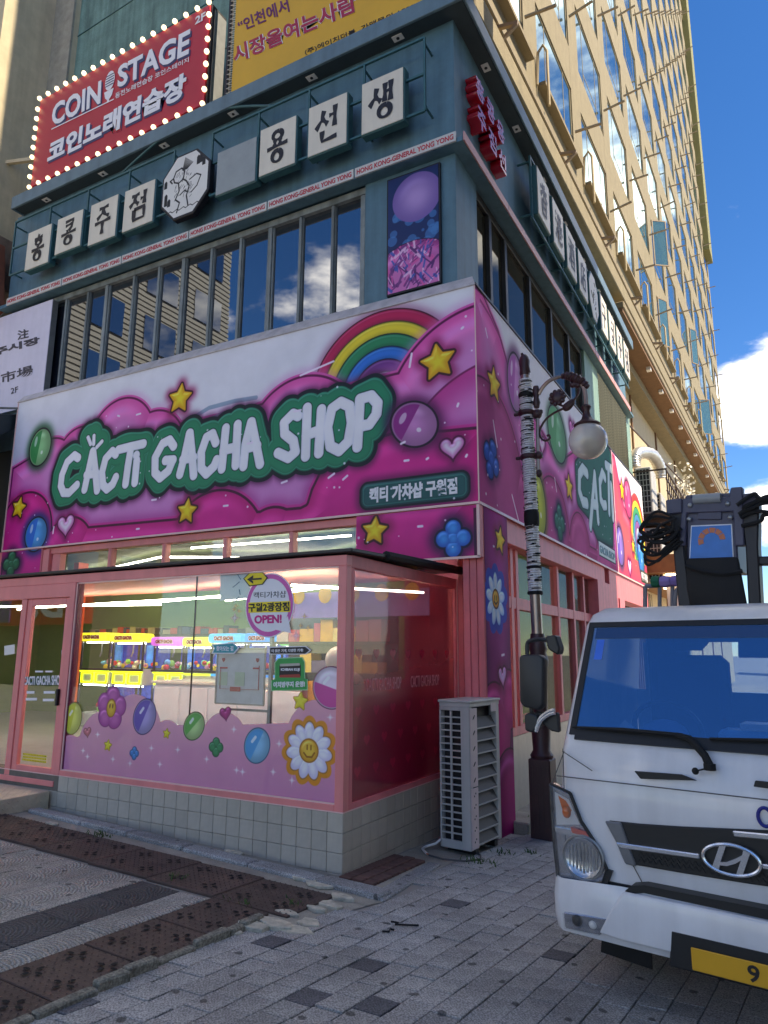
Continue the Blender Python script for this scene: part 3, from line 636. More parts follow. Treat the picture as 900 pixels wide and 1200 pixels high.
for qd,ch in BX: lightbox(rect(qd),ch,FH,sg,.13,M['cream'] if ch else M['greybox'],M['green_dk'])
fr=MB()
def rail(z,a,b,d=-.06): fr.bar(FH(a,z,d),FH(b,z,d),.03)
A0=-8.62; A1=(-4.77,8.218)[0]; B0=(-4.005,8.308)[0]; B1=(-0.684,8.498)[0]+.12
for a,b in ((A0,A1),(B0,B1)):
    for z in (8.14,9.18): rail(z,a,b)
    n=4
    for k in range(n+1): 
        x=a+(b-a)*k/n; fr.bar(FH(x,8.14,-.06),FH(x,9.18,-.06),.026); fr.bar(FH(x,8.2,-.06),FH(x,8.2,-.28),.022); fr.bar(FH(x,9.1,-.06),FH(x,9.1,-.28),.022)
    rail(8.66,a,b)
cx,cz=(-4.447,8.449); R=1.35
arc=[FH(cx+(-1.55+3.1*t/16),9.18+.42*math.sin(PI*t/16)-.0,-.06) for t in range(17)]
fr.tube(arc,.018,6); fr.build('frame',M['green_dk'],sg)
for k in range(17):
    pass
# octagonal emblem board with an inked sketch of an animal rider
og=thing('octagonal_sign','octagonal white sign with black ink drawing between two runs of letter lightboxes','sign',(cx,0,cz))
w2,h2=.44,.50
oc=[(cx+w2*a,cz+h2*b) for a,b in ((-.42,1),(.42,1),(1,.45),(1,-.45),(.42,-1),(-.42,-1),(-1,-.45),(-1,.45))]
MB().prism([(cx+(a-cx)*1.08,cz+(b-cz)*1.07) for a,b in oc],FH,-.1,0).build('case',M['ink'],og,bev=.008)
oa=Art(cx-.5,cx+.5,cz-.55,cz+.55,260,(.90,.89,.87)); g_=np.random.default_rng(5)
def O_(p): return (cx+p[0]*.44,cz+p[1]*.5)
def stroke(pts,w=.008): oa.mix(oa.aa(oa.strokes([[O_(p) for p in pts]])-w),(.06,.05,.06))
stroke([(-.55,.35),(-.45,.55),(-.2,.6),(-.05,.45),(-.1,.2),(-.3,.12),(-.5,.2),(-.55,.35)],.012)
for k in range(9): t=k/8; stroke([(-.15+.2*t,.5),(-.05+.35*t,.9-.25*t)],.006)
stroke([(-.1,.2),(.05,.1),(.2,-.1),(.1,-.4),(.2,-.75)],.012); stroke([(-.3,.1),(-.25,-.15),(-.4,-.4),(-.2,-.55),(-.3,-.85)],.012)
stroke([(-.2,-.3),(0,-.2),(.15,-.3)],.01); stroke([(.2,.1),(.5,.2),(.7,.1),(.55,-.2),(.3,-.35)],.01); stroke([(-.55,.35),(-.7,.3),(-.6,.2)],.012)
for k in range(60):
    a,b=g_.uniform(-.45,.35),g_.uniform(-.5,.4); l=g_.uniform(.04,.13); t=g_.uniform(.6,1.6); stroke([(a,b),(a+l*math.cos(t),b+l*math.sin(t))],.003)
for x,y,h in ((-.85,-.5,.35),(-.7,-.55,.2),(.55,.5,.25),(.68,.52,.3),(.8,.4,.25),(-.9,.1,.2)):
    oa.mix(oa.aa(oa.poly([O_(p) for p in ((x-.07,y),(x+.07,y),(x+.07,y+h),(x,y+h+.06),(x-.07,y+h))])),(.05,.05,.06))
for k in range(5): stroke([(-.8+.3*k,-.8),(-.6+.3*k,-.74),(-.5+.3*k,-.8)],.006)
print_on('ink_drawing',FH,cx-.5,cx+.5,cz-.55,cz+.55,.004,printmat('octagon print',oa.image('octagon_print'),.5),og,poly=oc)
# ------------------------------------------------------------------ red sign with bulbs standing on the roof edge
FC=FRONT(-.02)
c0x,c1x,cz0,cz1=-8.38,-4.28,9.83,11.62
cs=thing('coin_karaoke_sign','crimson sign box edged with lit bulbs above the teal roof edge','sign',(-6.3,.1,9.74))
M['crimson']=mat('crimson sign face',rgb(192,38,58),.4,var=.05,scale=2)
MB().box(c0x-.03,c1x+.03,-.04+.05,.33,cz0-.03,cz1+.03).build('case',M['ink'],cs,bev=.01)
MB().box(c1x+.035,c1x+.05,.06,.31,cz0+.05,cz1-.05).build('side_panel',M['steel'],cs)
MB().box(c0x,c1x,-.02,.012,cz0,cz1).build('face',M['crimson'],cs)
for k in range(4): MB().box(c0x+.3+k*1.15,c0x+.38+k*1.15,.08,.3,9.70,9.82).build('foot',M['steel'],cs)
FC=FRONT(-.022); navy=mat('navy ink',rgb(58,62,104),.5,var=.04)
def px(l): return l
def lett(s,bl,br,tr,tl,sh=True,bold=.03):
    if sh: text('lettering_shadow',s,FC,0,0,0,0,navy,cs,d=.003,bold=bold+.02,quad=[(p[0]+.03,p[1]-.045) for p in (bl,br,tr,tl)])
    text('lettering',s,FC,0,0,0,0,M['white_ink'],cs,d=.009,bold=bold,quad=(bl,br,tr,tl))
Q=[(-7.946,10.881),(-6.67,10.828),(-6.7,11.309),(-7.993,11.359),(-6.267,10.951),(-4.659,10.876),(-4.654,11.349),(-6.304,11.397),(-7.965,10.127),(-4.675,10.108),(-4.67,10.569),(-7.969,10.571)]
lett('COIN',*Q[0:4]); lett('STAGE',*Q[4:8]); lett('코인노래연습장',*Q[8:12],bold=.045)
Q=[(-6.301,10.761),(-4.647,10.73),(-4.655,10.827),(-6.314,10.877),(-4.585,9.943),(-4.37,9.943),(-4.362,10),(-4.589,9.996),(-4.566,11.375),(-4.346,11.372),(-4.357,11.52),(-4.565,11.518)]
text('lettering','동전노래연습장 코인스테이지',FC,0,0,0,0,M['white_ink'],cs,d=.005,bold=.01,quad=Q[0:4]); text('lettering','2F',FC,0,0,0,0,M['white_ink'],cs,d=.006,bold=.03,quad=Q[8:12])
un=[(-7.955,10.838),(-6.337,10.776)]; MB().bar(FC(*un[0],.004),FC(*un[1],.004),.02,.004,up=(0,-1,0)).build('underline',M['white_ink'],cs)
mc=(-6.481,11.128); mi=MB()
mi.prism([(mc[0]+.115*math.cos(t*PI/8),mc[1]+.07+.19*math.sin(t*PI/8)) for t in range(16)],FC,.003,.008)
mi.prism([(mc[0]+a,mc[1]+b) for a,b in ((-.115,-.12),(.115,-.12),(.08,-.25),(.025,-.3),(.025,-.36),(-.025,-.36),(-.025,-.3),(-.08,-.25))],FC,.003,.008).build('microphone_mark',M['white_ink'],cs)
gm=MB()
for k in range(5): gm.box(mc[0]-.10,mc[0]+.10,-.034,-.031,mc[1]-.03+.05*k,mc[1]-.014+.05*k)
gm.build('microphone_grille',navy,cs)
bm_=MB().sphere((0,0,0),.042,8,6).mesh('bulb',M['bulb'],smooth=True)
bl_=[]
for k in range(18): bl_.append((c0x+(c1x-c0x)*k/17,-.045,cz1+.02))
for k in range(17): bl_.append((c0x+(c1x-c0x)*k/16,-.045,cz0-.02))
for k in range(1,9): bl_.append((c0x-.02,-.045,cz0+(cz1-cz0)*k/9)); 
for k in range(1,8): bl_.append((c1x+.02,-.045,cz0+(cz1-cz0)*k/8))
copies('bulb',bm_,cs,bl_)
# ------------------------------------------------------------------ yellow banner on the roof edge
yb0,yb1=(-3.873,9.84)[0],-.55
ys_=thing('yellow_banner','large yellow banner laced to a steel frame above the roof edge','banner',((yb0+yb1)/2,.12,9.74))
M['yellow']=mat('yellow banner vinyl',rgb(226,172,44),.42,var=.06,scale=2)
MB().box(yb0+.02,yb1,.10,.115,9.86,12.4).build('banner_sheet',M['yellow'],ys_)
fb=MB(); fb.box(yb0-.10,yb0-.05,.08,.14,9.74,12.5).box(yb1+.06,yb1+.11,.08,.14,9.74,12.5).box(yb0-.1,yb1+.1,.08,.14,9.76,9.80).box(yb0-.1,yb1+.1,.08,.14,12.45,12.5); fb.build('frame',M['ink'],ys_)
lc=MB()
n=46
for k in range(n):
    x=yb0+.05+(yb1-yb0-.1)*k/n; lc.tube([(x,.095,9.88),(x+.05,.075,9.80),(x+.07,.095,9.88)],.006,4)
for k in range(30):
    z=9.9+.083*k; lc.tube([(yb0+.03,.095,z),(yb0-.06,.075,z+.03),(yb0+.03,.095,z+.05)],.006,4)
lc.build('lacing_cord',M['white'],ys_)
FY=FRONT(.098)
Q=[(-3.742,10.938),(-2.799,10.845),(-2.862,11.134),(-3.812,11.177),(-3.809,10.406),(-1.638,10.26),(-1.688,10.586),(-3.874,10.738),(-2.493,9.949),(-0.598,9.835),(-0.605,9.938),(-2.516,10.053)]
maroon=mat('crimson ink',rgb(176,36,72),.5)
text('lettering','“인천에서',FY,0,0,0,0,M['purple_ink'],ys_,d=.003,bold=.02,quad=Q[0:4])
text('lettering_edge','시장을여는사람',FY,0,0,0,0,M['white_ink'],ys_,d=.002,bold=.05,quad=Q[4:8]); text('lettering','시장을여는사람',FY,0,0,0,0,maroon,ys_,d=.007,bold=.025,quad=Q[4:8])
text('lettering','(주)에이치더블  가맹문의 1533.14',FY,0,0,0,0,M['ink'],ys_,d=.003,bold=.005,quad=Q[8:12])
# ------------------------------------------------------------------ picture panel by the corner
pa,pb=(-1.163,5.887); pc,pd=(-0.478,7.074)
pa_=Art(pa,pc,5.95,7.50,170,(.10,.16,.36)); gz_=np.random.default_rng(3)
for k in range(26): pa_.mix(pa_.aa(pa_.circ(gz_.uniform(pa,pc),gz_.uniform(6.5,7.1),gz_.uniform(.02,.08)))*.7,(.25,.5,.75))
pa_.puff(pa_.circ((pa+pc)/2+.05,7.15,.33),(.72,.58,.82),(.50,.38,.66),R=.3,line=0,hl=.1)
hill=pa_.circ((pa+pc)/2,5.85,.72); pa_.puff(hill,(.85,.45,.72),(.62,.2,.5),R=.3,line=.01)
for k in range(150):
    a=gz_.uniform(pa,pc); b=gz_.uniform(5.95,6.55); t=gz_.uniform(.3,2.4); l=gz_.uniform(.03,.2); c=[(.95,.75,.9),(.35,.12,.4),(.25,.35,.7),(.9,.35,.65),(.5,.2,.5)][k%5]
    d=pa_.seg((a,b),(a+l*math.cos(t),b+l*math.sin(t)))-gz_.uniform(.004,.018); pa_.mix(pa_.aa(np.maximum(d,hill))*.9,c)
pn=thing('picture_panel','tall pink and violet picture panel beside the upper windows at the corner','poster',((pa+pc)/2,.15,6.0))
MB().box(pa-.02,pc+.02,.12,.158,5.93,7.52).build('backing',M['ink'],pn); print_on('picture',FRONT(.118),pa,pc,5.95,7.50,.003,printmat('picture print',pa_.image('picture_print'),.3),pn)
# ------------------------------------------------------------------ red channel letters on the side wall
rl=thing('red_letter_sign','cluster of glossy red channel letters on the dark side wall near the corner','sign',(-.2,1.2,8.6))
M['redgloss']=mat('glossy red acrylic',rgb(178,22,44),.22,var=.05,coat=.4)
glyphs=['홍','콩','주','점','용','선','생']
y=.55
for r_,(zz,st_) in enumerate(((8.66,'홍콩용'),(8.24,'주점선'))):
    for k,ch in enumerate(st_):
        a0=.52+.39*k+.04*r_; 
        text('letter',ch,SIDE(-.27),a0,a0+.30,zz-.02*k,zz+.30-.02*k,M['redgloss'],rl,d=.075,thick=.15,bold=.03)
# ------------------------------------------------------------------ lightboxes along the side wall
ss=thing('side_lightbox_sign','row of cream lightboxes with Chinese characters along the shaded side wall','sign',(.0,5,8.2))
SE=SIDE(.0)
n=9; y0=2.75; chs=['香','港','酒','店','','구','월','주','점']
SB=[[(2.773,9.132),(3.278,9.061),(2.631,8.007),(1.952,7.938)],[(3.412,8.94),(4.02,9.032),(3.445,7.977),(2.879,7.958)],[(4.25,8.951),(5.004,9.1),(4.395,8.061),(3.731,7.948)],[(5.272,9.041),(6.153,9.235),(5.336,8.082),(4.698,8.032)],None,[(7.331,9.024),(8.507,9.33),(7.459,8.096),(6.566,8.052)]]
sp=.86
for k in range(n):
    a=y0+sp*k+(0 if k<4 else .12 if k>4 else 0)
    if k==4:
        o2=MB().prism([(a+.36+.4*x,8.66+.5*z) for x,z in ((-.42,1),(.42,1),(1,.45),(1,-.45),(.42,-1),(-.42,-1),(-1,-.45),(-1,.45))],SE,-.12,.0).build('octagon_box',M['green_dk'],ss)
        MB().prism([(a+.36+.37*x,8.66+.47*z) for x,z in ((-.42,1),(.42,1),(1,.45),(1,-.45),(.42,-1),(-.42,-1),(-1,-.45),(-1,.45))],SE,.0,.008).build('face',M['cream'],o2)
        b=MB()
        for t in range(14):
            q=(a+.36+random.uniform(-.2,.2),8.66+random.uniform(-.3,.3)); b.bar(SE(*q,.01),SE(q[0]+random.uniform(-.12,.12),q[1]+random.uniform(-.15,.15),.01),.012,.004)
        b.build('ink_drawing',M['ink'],o2); continue
    lightbox([(a,9.07),(a+.64,9.07),(a+.64,8.26),(a,8.26)],chs[k],SE,ss,.12,M['cream'],M['green_dk'])
fr=MB(); yb_=y0+sp*n+.1
for z in (8.14,9.18,8.66): fr.bar(SE(y0-.12,z,-.07),SE(yb_,z,-.07),.03)
for k in range(n+1):
    yy=y0-.1+sp*k*1.01; fr.bar(SE(yy,8.14,-.07),SE(yy,9.18,-.07),.03); fr.bar(SE(yy,8.2,-.07),SE(yy,8.2,-.27),.025); fr.bar(SE(yy,9.1,-.07),SE(yy,9.1,-.27),.025)
fr.build('frame',M['green_dk'],ss)
# ------------------------------------------------------------------ neighbours at the left edge
lb=thing('left_neighbour_building','beige rendered building with deep pilaster at far left behind the red sign','building',(-12,.9,0))
w=MB(); w.box(-16,-10.15,.6,1.1,9.0,22); w.box(-10.15,-9.72,-.15,1.1,8.6,22); w.box(-9.72,-9.1,.95,1.2,8,22); w.build('wall',M['stonebeige'],lb)
MB().box(-9.72,-9.12,.90,.95,9.6,10.9).build('panel',M['concrete'],lb); MB().box(-9.72,-9.1,.90,.95,12.2,16).build('panel',M['concrete'],lb)
MB().box(-9.7,-9.12,.93,.945,11.05,12.1).build('window_pane',M['darkwin'],lb)
MB().box(-11.7,-10.6,.56,.6,13.6,16).build('window_pane',M['towerwin'],lb)
v=MB().box(-11.5,-10.75,.54,.59,12.5,13.4).build('vent',M['steel'],lb)
for k in range(6): MB().box(-11.46,-10.79,.515,.54,12.56+.14*k,12.62+.14*k).build('slat',M['stonebeige'],v)
MB().box(-16,-10.2,.56,.6,10.3,11.9).build('window_pane',M['darkwin'],lb); MB().box(-10.9,-10.2,.3,.62,11.9,12.0).build('sill',M['stonebeige'],lb)
MB().box(-10.7,-9.5,-.2,.9,8.3,9.35).build('stone_base',mat('brown stone course',rgb(134,112,96),.85,var=.25,bump=.4),lb,bev=.02)
MB().tube([(-10.8,.4,9.9),(-10.5,.35,9.95),(-10.5,.35,11.0),(-10.7,.4,11.05)],.05,8).build('downpipe',M['white'],lb,smooth=True)
MB().bar((-10.2,.1,11.0),(-8.9,.6,11.05),.07).build('bracket',M['stonebeige'],lb)
# projecting brown sign case and the white market sign below it
bs=thing('brown_sign_case','reddish brown sign case jutting out at the left edge above the white market sign','sign',(-9.6,.0,7.6))
M['brown']=mat('brown painted metal',rgb(150,88,66),.5,var=.12,streak=.2)
MB().prism([(-9.55,8.95),(-9.2,9.0),(-8.98,7.62),(-9.3,7.5)],FRONT(-.35),-.5,0).build('case',M['brown'],bs,bev=.02); MB().box(-9.95,-9.5,-.30,.1,7.55,8.95).build('face',M['cream'],bs)
ms=thing('market_sign','white market sign with dark lettering left of the upper windows','sign',(-8.3,.1,5.8))
mk=[(-7.553,7.307),(-7.492,5.835),(-9.547,5.848),(-9.761,7.321)]
M['lilac']=mat('lilac white sign face',rgb(220,214,232),.4,var=.04,streak=.05)
mq=[(-9.9,7.50),(mk[0][0]-.02,7.50),(mk[0][0]-.02,5.66),(-9.9,5.66)]
MB().prism(mq,FRONT(.1),-.1,0).build('case',M['steel'],ms); MB().prism(mq,FRONT(.1),.001,.012).build('face',M['lilac'],ms); FM=FRONT(.085)
greyink=mat('charcoal ink',rgb(66,62,74),.5)
Q=[(-8.419,6.94),(-8.109,6.923),(-8.137,7.096),(-8.444,7.129),(-9.083,6.777),(-7.781,6.748),(-7.825,6.885),(-9.095,6.929),(-8.709,6.584),(-7.939,6.579),(-7.943,6.6),(-8.714,6.611),(-9.201,6.197),(-7.88,6.214),(-7.925,6.399),(-9.227,6.413),(-8.426,5.964),(-8.236,5.97),(-8.254,6.074),(-8.445,6.069)]
for s_,i,bo in (('注',0,.02),('주시장',4,.04),('注市場',12,.015),('2F',16,.0)): text('lettering',s_,FM,0,0,0,0,greyink,ms,d=.002,bold=bo,quad=Q[i:i+4])

# ------------------------------------------------------------------ printed shop sign (front)
C8=lambda r,g,b:(r/255,g/255,b/255)
SKYC=C8(240,238,246); SKYL=C8(196,192,228)
def stylecloud(A,d,upper,R=.42):
    if upper: A.puff(d,C8(226,140,206),C8(236,84,172),R=R,line=.03,lc=C8(96,12,66),rim=(.045,C8(230,92,176)),glow=.08,gc=C8(226,140,204),ga=.4,hl=.2)
    else: A.puff(d,C8(238,40,152),C8(214,20,126),R=R,line=.034,lc=C8(70,4,48),rim=(.05,C8(226,56,156)),glow=.09,gc=C8(176,30,130),ga=.4,hl=.2)
def capsule(A,c,ra,rb,rot,light,dark,edge=(.1,.02,.1),split=.1):
    d=A.ell(c[0],c[1],ra,rb,rot); A.puff(d,light,tuple(.75*q for q in light),R=ra*.9,line=.022,lc=edge,glow=.09,gc=tuple(.55*q for q in dark),ga=.8,hl=.35)
    x=(A.A-c[0])*math.cos(rot)+(A.B-c[1])*math.sin(rot); m=A.aa(d+.03)*np.clip(.5-(x+split*ra)*A.ppm,0,1); A.mix(m*.9,dark)
    A.mix(A.aa(A.ell(c[0]-.45*ra,c[1]+.35*rb,ra*.12,rb*.28,rot))*.6,(1,1,1)); A.mix(A.aa(A.ell(c[0]+.2*ra,c[1]-.3*rb,ra*.1,rb*.1,rot))*.7,(1,1,1))
def ystar(A,c,r,rot=0): A.puff(A.star(c[0],c[1],r,rot),C8(252,226,50),C8(232,160,20),R=r*.55,line=.026,lc=C8(60,20,30),glow=.08,gc=C8(150,20,80),ga=.7)
def heart_(A,c,r,rot=0,col=C8(248,226,244),e=C8(214,110,180)): A.puff(A.heart(c[0],c[1],r,rot),col,e,R=r*.5,line=.022,lc=C8(90,6,60),glow=.07,gc=C8(120,4,80),ga=.7)
def clover(A,c,r,col,e): A.puff(A.union(*[A.circ(c[0]+r*.55*a,c[1]+r*.55*b,r*.5) for a,b in ((1,0),(-1,0),(0,1),(0,-1))],A.circ(*c,r*.45)),col,e,R=r*.5,line=.024,lc=C8(10,10,50),glow=.09,gc=C8(40,0,60),ga=.75)
A=Art(-8.05,0,2.6,5.73,165,SKYC)
A.c=A.c*(1-.8*np.clip((np.sin(A.A*.9+1.5)*.5+.5)*np.clip((5.6-A.B)/1.1,0,1),0,1)[...,None])+np.array(SKYL)*(.8*np.clip((np.sin(A.A*.9+1.5)*.5+.5)*np.clip((5.6-A.B)/1.1,0,1),0,1)[...,None])
# rainbow
rc=(-1.179,4.745); R0=1.0
for k,cl in enumerate((C8(206,30,88),C8(250,222,56),C8(24,142,92),C8(20,120,220),C8(122,52,140),C8(236,226,244))):
    r1=1.02-.155*k; d=np.abs(A.circ(rc[0]+.02,rc[1]-.08,r1-.077))-.077 if k<5 else A.circ(rc[0]+.02,rc[1]-.08,.25)
    if k==0: A.mix(.5*np.exp(-(np.maximum(A.circ(rc[0]+.02,rc[1]-.08,1.02),0)/.08)**2)*(A.B>rc[1]-.2),C8(150,60,110))
    A.puff(d,cl,tuple(.82*q for q in cl),R=.07,line=.016,lc=tuple(.35*q for q in cl),hl=.22)
def ctop(c,t): return A.circ(c[0],c[1],math.hypot(t[0]-c[0],t[1]-c[1]))
up=A.union(*[ctop(c,t) for c,t in zip([(-7.067,4.377),(-6.415,4.513),(-5.544,4.658),(-4.867,4.437),(-4.273,4.297),(-3.533,4.084),(-2.931,4.402),(-2.313,4.201),(-1.427,4.284),(-0.921,4.206)],[(-7.161,4.998),(-6.492,5.091),(-5.627,5.394),(-4.93,5.091),(-4.316,4.827),(-3.577,4.769),(-2.953,4.864),(-2.345,5.119),(-1.431,4.6),(-0.921,4.666)])])
up=np.minimum(up,A.poly([(-8.05,3.0),(-8.05,4.62),(-7.6,4.75),(-2.0,4.85),(-1.0,4.9),(0,4.9),(0,3.0)])-.0)
big=ctop((0.123,4.216),(-0.004,5.508)); upR=np.minimum(up,big)
stylecloud(A,upR,True,R=.6)
lo=A.union(*[ctop(c,t) for c,t in zip([(-7.546,3.488),(-6.486,3.087),(-5.882,2.988),(-5.042,2.88),(-3.627,2.91),(-2.702,2.958)],[(-7.661,4.183),(-6.572,3.699),(-5.943,3.478),(-5.105,3.481),(-3.689,3.803),(-2.569,3.476)])])
lo=np.minimum(lo,A.poly([(-8.05,2.6),(-8.05,3.55),(0,3.4),(0,2.6)])); 
lo=np.minimum(lo,A.poly([(-2.794,3.262),(-2.564,3.369),(-2.374,3.415),(-2.225,3.464),(-2.168,3.626),(-2.016,3.893),(-1.483,4.136),(-0.921,4.206),(-0.393,4.124),(0.101,4.096),(0.096,3.125),(-2.78,2.963)]))
stylecloud(A,lo,False,R=.55)
arc=A.circ(*(0.364,3.458),1.35); A.mix(.6*np.exp(-(np.minimum(arc,0)/.3)**2)*(arc<0)*(A.B>3.9),C8(206,16,120)); A.mix(np.clip(.5-(np.abs(arc)-.012)*A.ppm,0,1)*.75*(A.B>4.35),C8(110,8,70))
# blue-grey jelly gleam above the lettering
for l in ([(-4.188,4.807),(-3.842,4.921),(-3.398,4.941),(-3.04,4.925)],[(-3.935,4.73),(-3.58,4.805),(-3.175,4.808)]): A.mix(A.aa(A.strokes([l])-.03)*.8,C8(132,160,186))
# hand lettering on its green blob
L1=[[(-6.43,4.56),(-6.525,4.613),(-6.677,4.527),(-6.768,4.336),(-6.774,4.168),(-6.692,4.047),(-6.561,4.033),(-6.402,4.135)],[(-6.113,4.618),(-6.167,4.336),(-6.22,4.048)],[(-6.102,4.616),(-6.019,4.318),(-5.942,4.006)],[(-6.204,4.269),(-5.991,4.268)],
 [(-5.605,4.506),(-5.687,4.564),(-5.817,4.468),(-5.869,4.261),(-5.824,4.07),(-5.729,3.999),(-5.618,4.059),(-5.565,4.156)],[(-5.559,4.569),(-5.307,4.581),(-5.05,4.587)],[(-5.296,4.572),(-5.33,4.309),(-5.352,4.033)],[(-5.159,4.356),(-5.166,4.034)],[(-5.174,4.435)],
 [(-4.455,4.47),(-4.541,4.57),(-4.67,4.537),(-4.796,4.353),(-4.779,4.13),(-4.673,4.044),(-4.521,4.128),(-4.456,4.265)],[(-4.447,4.271),(-4.593,4.283)],[(-4.173,4.612),(-4.233,4.316),(-4.305,4.051)],[(-4.163,4.61),(-4.101,4.298),(-4.051,4.007)],[(-4.266,4.255),(-4.07,4.258)],
 [(-3.692,4.412),(-3.755,4.542),(-3.861,4.508),(-3.937,4.312),(-3.921,4.09),(-3.824,4.001),(-3.697,4.087),(-3.658,4.169)],[(-3.527,4.586),(-3.562,4.039)],[(-3.328,4.604),(-3.33,4.058)],[(-3.552,4.287),(-3.336,4.299)],
 [(-3.105,4.603),(-3.18,4.318),(-3.199,4.028)],[(-3.096,4.602),(-3.008,4.294),(-2.932,4.023)],[(-3.167,4.261),(-2.989,4.273)],
 [(-2.361,4.565),(-2.442,4.607),(-2.574,4.512),(-2.56,4.366),(-2.421,4.254),(-2.386,4.108),(-2.488,4.044),(-2.652,4.129)],[(-2.227,4.65),(-2.232,4.031)],[(-2.014,4.593),(-2.039,4.047)],[(-2.232,4.297),(-2.023,4.335)],
 [(-1.738,4.64),(-1.862,4.581),(-1.92,4.347),(-1.875,4.107),(-1.749,4.035),(-1.621,4.132),(-1.579,4.363),(-1.613,4.567),(-1.738,4.64)],[(-1.469,4.632),(-1.498,4.048)],[(-1.469,4.632),(-1.319,4.646),(-1.229,4.536),(-1.243,4.41),(-1.338,4.298),(-1.479,4.293)]]
SPR=[[(-6.245,4.856),(-6.174,4.742)],[(-6.116,4.861),(-6.105,4.732)],[(-5.928,4.746),(-6.03,4.674)]]
dl_=A.strokes(L1+SPR); blob=dl_-.232-.02*np.sin(A.A*9)
A.mix(.75*np.exp(-(np.maximum(blob,0)/.07)**2)*(blob>-.02),C8(70,8,56))
A.puff(blob,C8(10,138,98),C8(6,96,74),R=.1,line=.05,lc=C8(10,20,30),hl=.2)
A.mix(np.clip(.5-(np.abs(blob+.045)-.006)*A.ppm,0,1)*.5,C8(70,190,150))
A.sprinkle(120,blob+.04,4,(.008,.016))
dl1=A.strokes(L1)-.070; ds=A.strokes(SPR)-.036; dl1=np.minimum(dl1,ds)
A.mix(np.clip(.5-(dl1-.012)*A.ppm,0,1),C8(6,60,52)); A.puff(dl1,C8(248,246,252),C8(228,228,244),R=.03,line=0,hl=.03)
for c,r,t in (((-4.391,5.15),.21,.1),((-7.745,3.914),.17,.2),((-4.132,3.525),.17,.1),((-0.457,4.895),.21,-.1),((-1.255,3.034),.16,.1)): ystar(A,c,r,t)
for c,r,t in (((-6.569,3.542),.19,.1),((-0.296,3.877),.15,.05)): heart_(A,c,r,t)
capsule(A,(-7.368,4.86),.26,.31,-.15,C8(150,214,150),C8(36,140,74)); capsule(A,(-7.25,3.452),.26,.27,-.2,C8(70,170,240),C8(20,110,214))
capsule(A,(-0.759,4.211),.31,.255,-.55,C8(222,140,206),C8(150,30,130),split=.15)
clover(A,(-0.301,2.877),.2,C8(40,156,236),C8(10,90,190)); clover(A,(-7.783,3.02),.2,C8(20,120,80),C8(10,80,54))
# dark green name plate with block lettering
pl=[(-1.498,3.553),(-0.084,3.566),(-0.091,3.261),(-1.494,3.291)]; x0=pl[0][0]+.05;x1=pl[1][0]-.02;z0=3.29;z1=3.60
rb=np.maximum(np.abs(A.A-(x0+x1)/2)-(x1-x0)/2+.1,np.abs(A.B-(z0+z1)/2)-(z1-z0)/2+.1); rb=np.hypot(np.maximum(np.abs(A.A-(x0+x1)/2)-(x1-x0)/2+.1,0),np.maximum(np.abs(A.B-(z0+z1)/2)-(z1-z0)/2+.1,0))+np.minimum(rb,0)-.1
A.puff(rb,C8(26,92,92),C8(14,60,66),R=.08,line=.024,lc=C8(14,20,30),glow=.07,gc=C8(90,4,70),ga=.7,hl=.2); A.mix(np.clip(.5-(np.abs(rb+.04)-.006)*A.ppm,0,1)*.6,C8(60,150,130)); PLATE=(x0,x1,z0,z1)
A.glint([(*(-1.89,3.72),.09,.5),(*(-2.419,4.637),.1,0),(*(-3.148,4.319),.08,.1),(*(-0.921,4.004),.05,.3),(*(-0.162,5.229),.02,.6),(*(-0.811,4.904),.16,1.4),(*(-5.235,5.051),.08,.05),(*(-5.631,5.102),.04,-.4),(*(-4.8,3.743),.08,0),(*(-6.846,3.434),.1,1.5),(*(-3.497,3.534),.07,0),(*(-5.059,3.357),.05,0),(*(-1.686,3.676),.07,.6),(*(-2.579,3.736),.08,.2),(*(-0.603,3.783),.02,.5),(*(-0.877,3.799),.05,0),(*(-0.139,3.751),.02,1),(*(-0.711,3.038),.05,0),(*(-0.228,4.332),.03,1.2),(*(-2.344,5.096),.5,.18)])
A.sprinkle(90,lo+.08,2); A.sprinkle(60,upR+.1,9)
imF=A.image('shop_sign_print'); MF=printmat('front sign print',imF,.42,spec=.3)
FS=FRONT(.0)
sgn=thing('shop_sign','long pink cartoon cloud sign with rainbow and green lettering across the shop front','sign',(-4,.1,3.24))
cs_=MB().box(-8.04,-.004,.004,.155,3.243,5.722).build('sign_case',M['pink2'],sgn)
print_on('printed_sheet',FS,-8.05,0,2.6,5.73,.0,MF,sgn,poly=[(-8.035,3.25),(-.01,3.25),(-.01,5.715),(-8.035,5.715)])
MB().add([(-8.06,-.02,5.724),(.012,-.02,5.724),(-.07,.12,5.90),(-8.06,.12,5.90),(-8.06,-.02,5.712),(.012,-.02,5.712),(-.07,.14,5.712),(-8.06,.14,5.712)],[(0,1,2,3),(7,6,5,4),(0,4,5,1),(1,5,6,2),(2,6,7,3),(3,7,4,0)]).build('capping',M['cap'],sgn)
tr=MB().box(-8.05,.004,-.012,.0,3.225,3.25).box(-8.055,-8.035,-.012,.0,3.25,5.715).box(-.006,.006,-.008,.0,3.25,5.71); tr.build('trim',M['pink_edge'],sgn)
text('lettering','캑티 가챠샵 구월점',FS,PLATE[0]+.12,PLATE[1]-.14,3.355,3.535,M['white_ink'],sgn,d=.003,bold=.045)
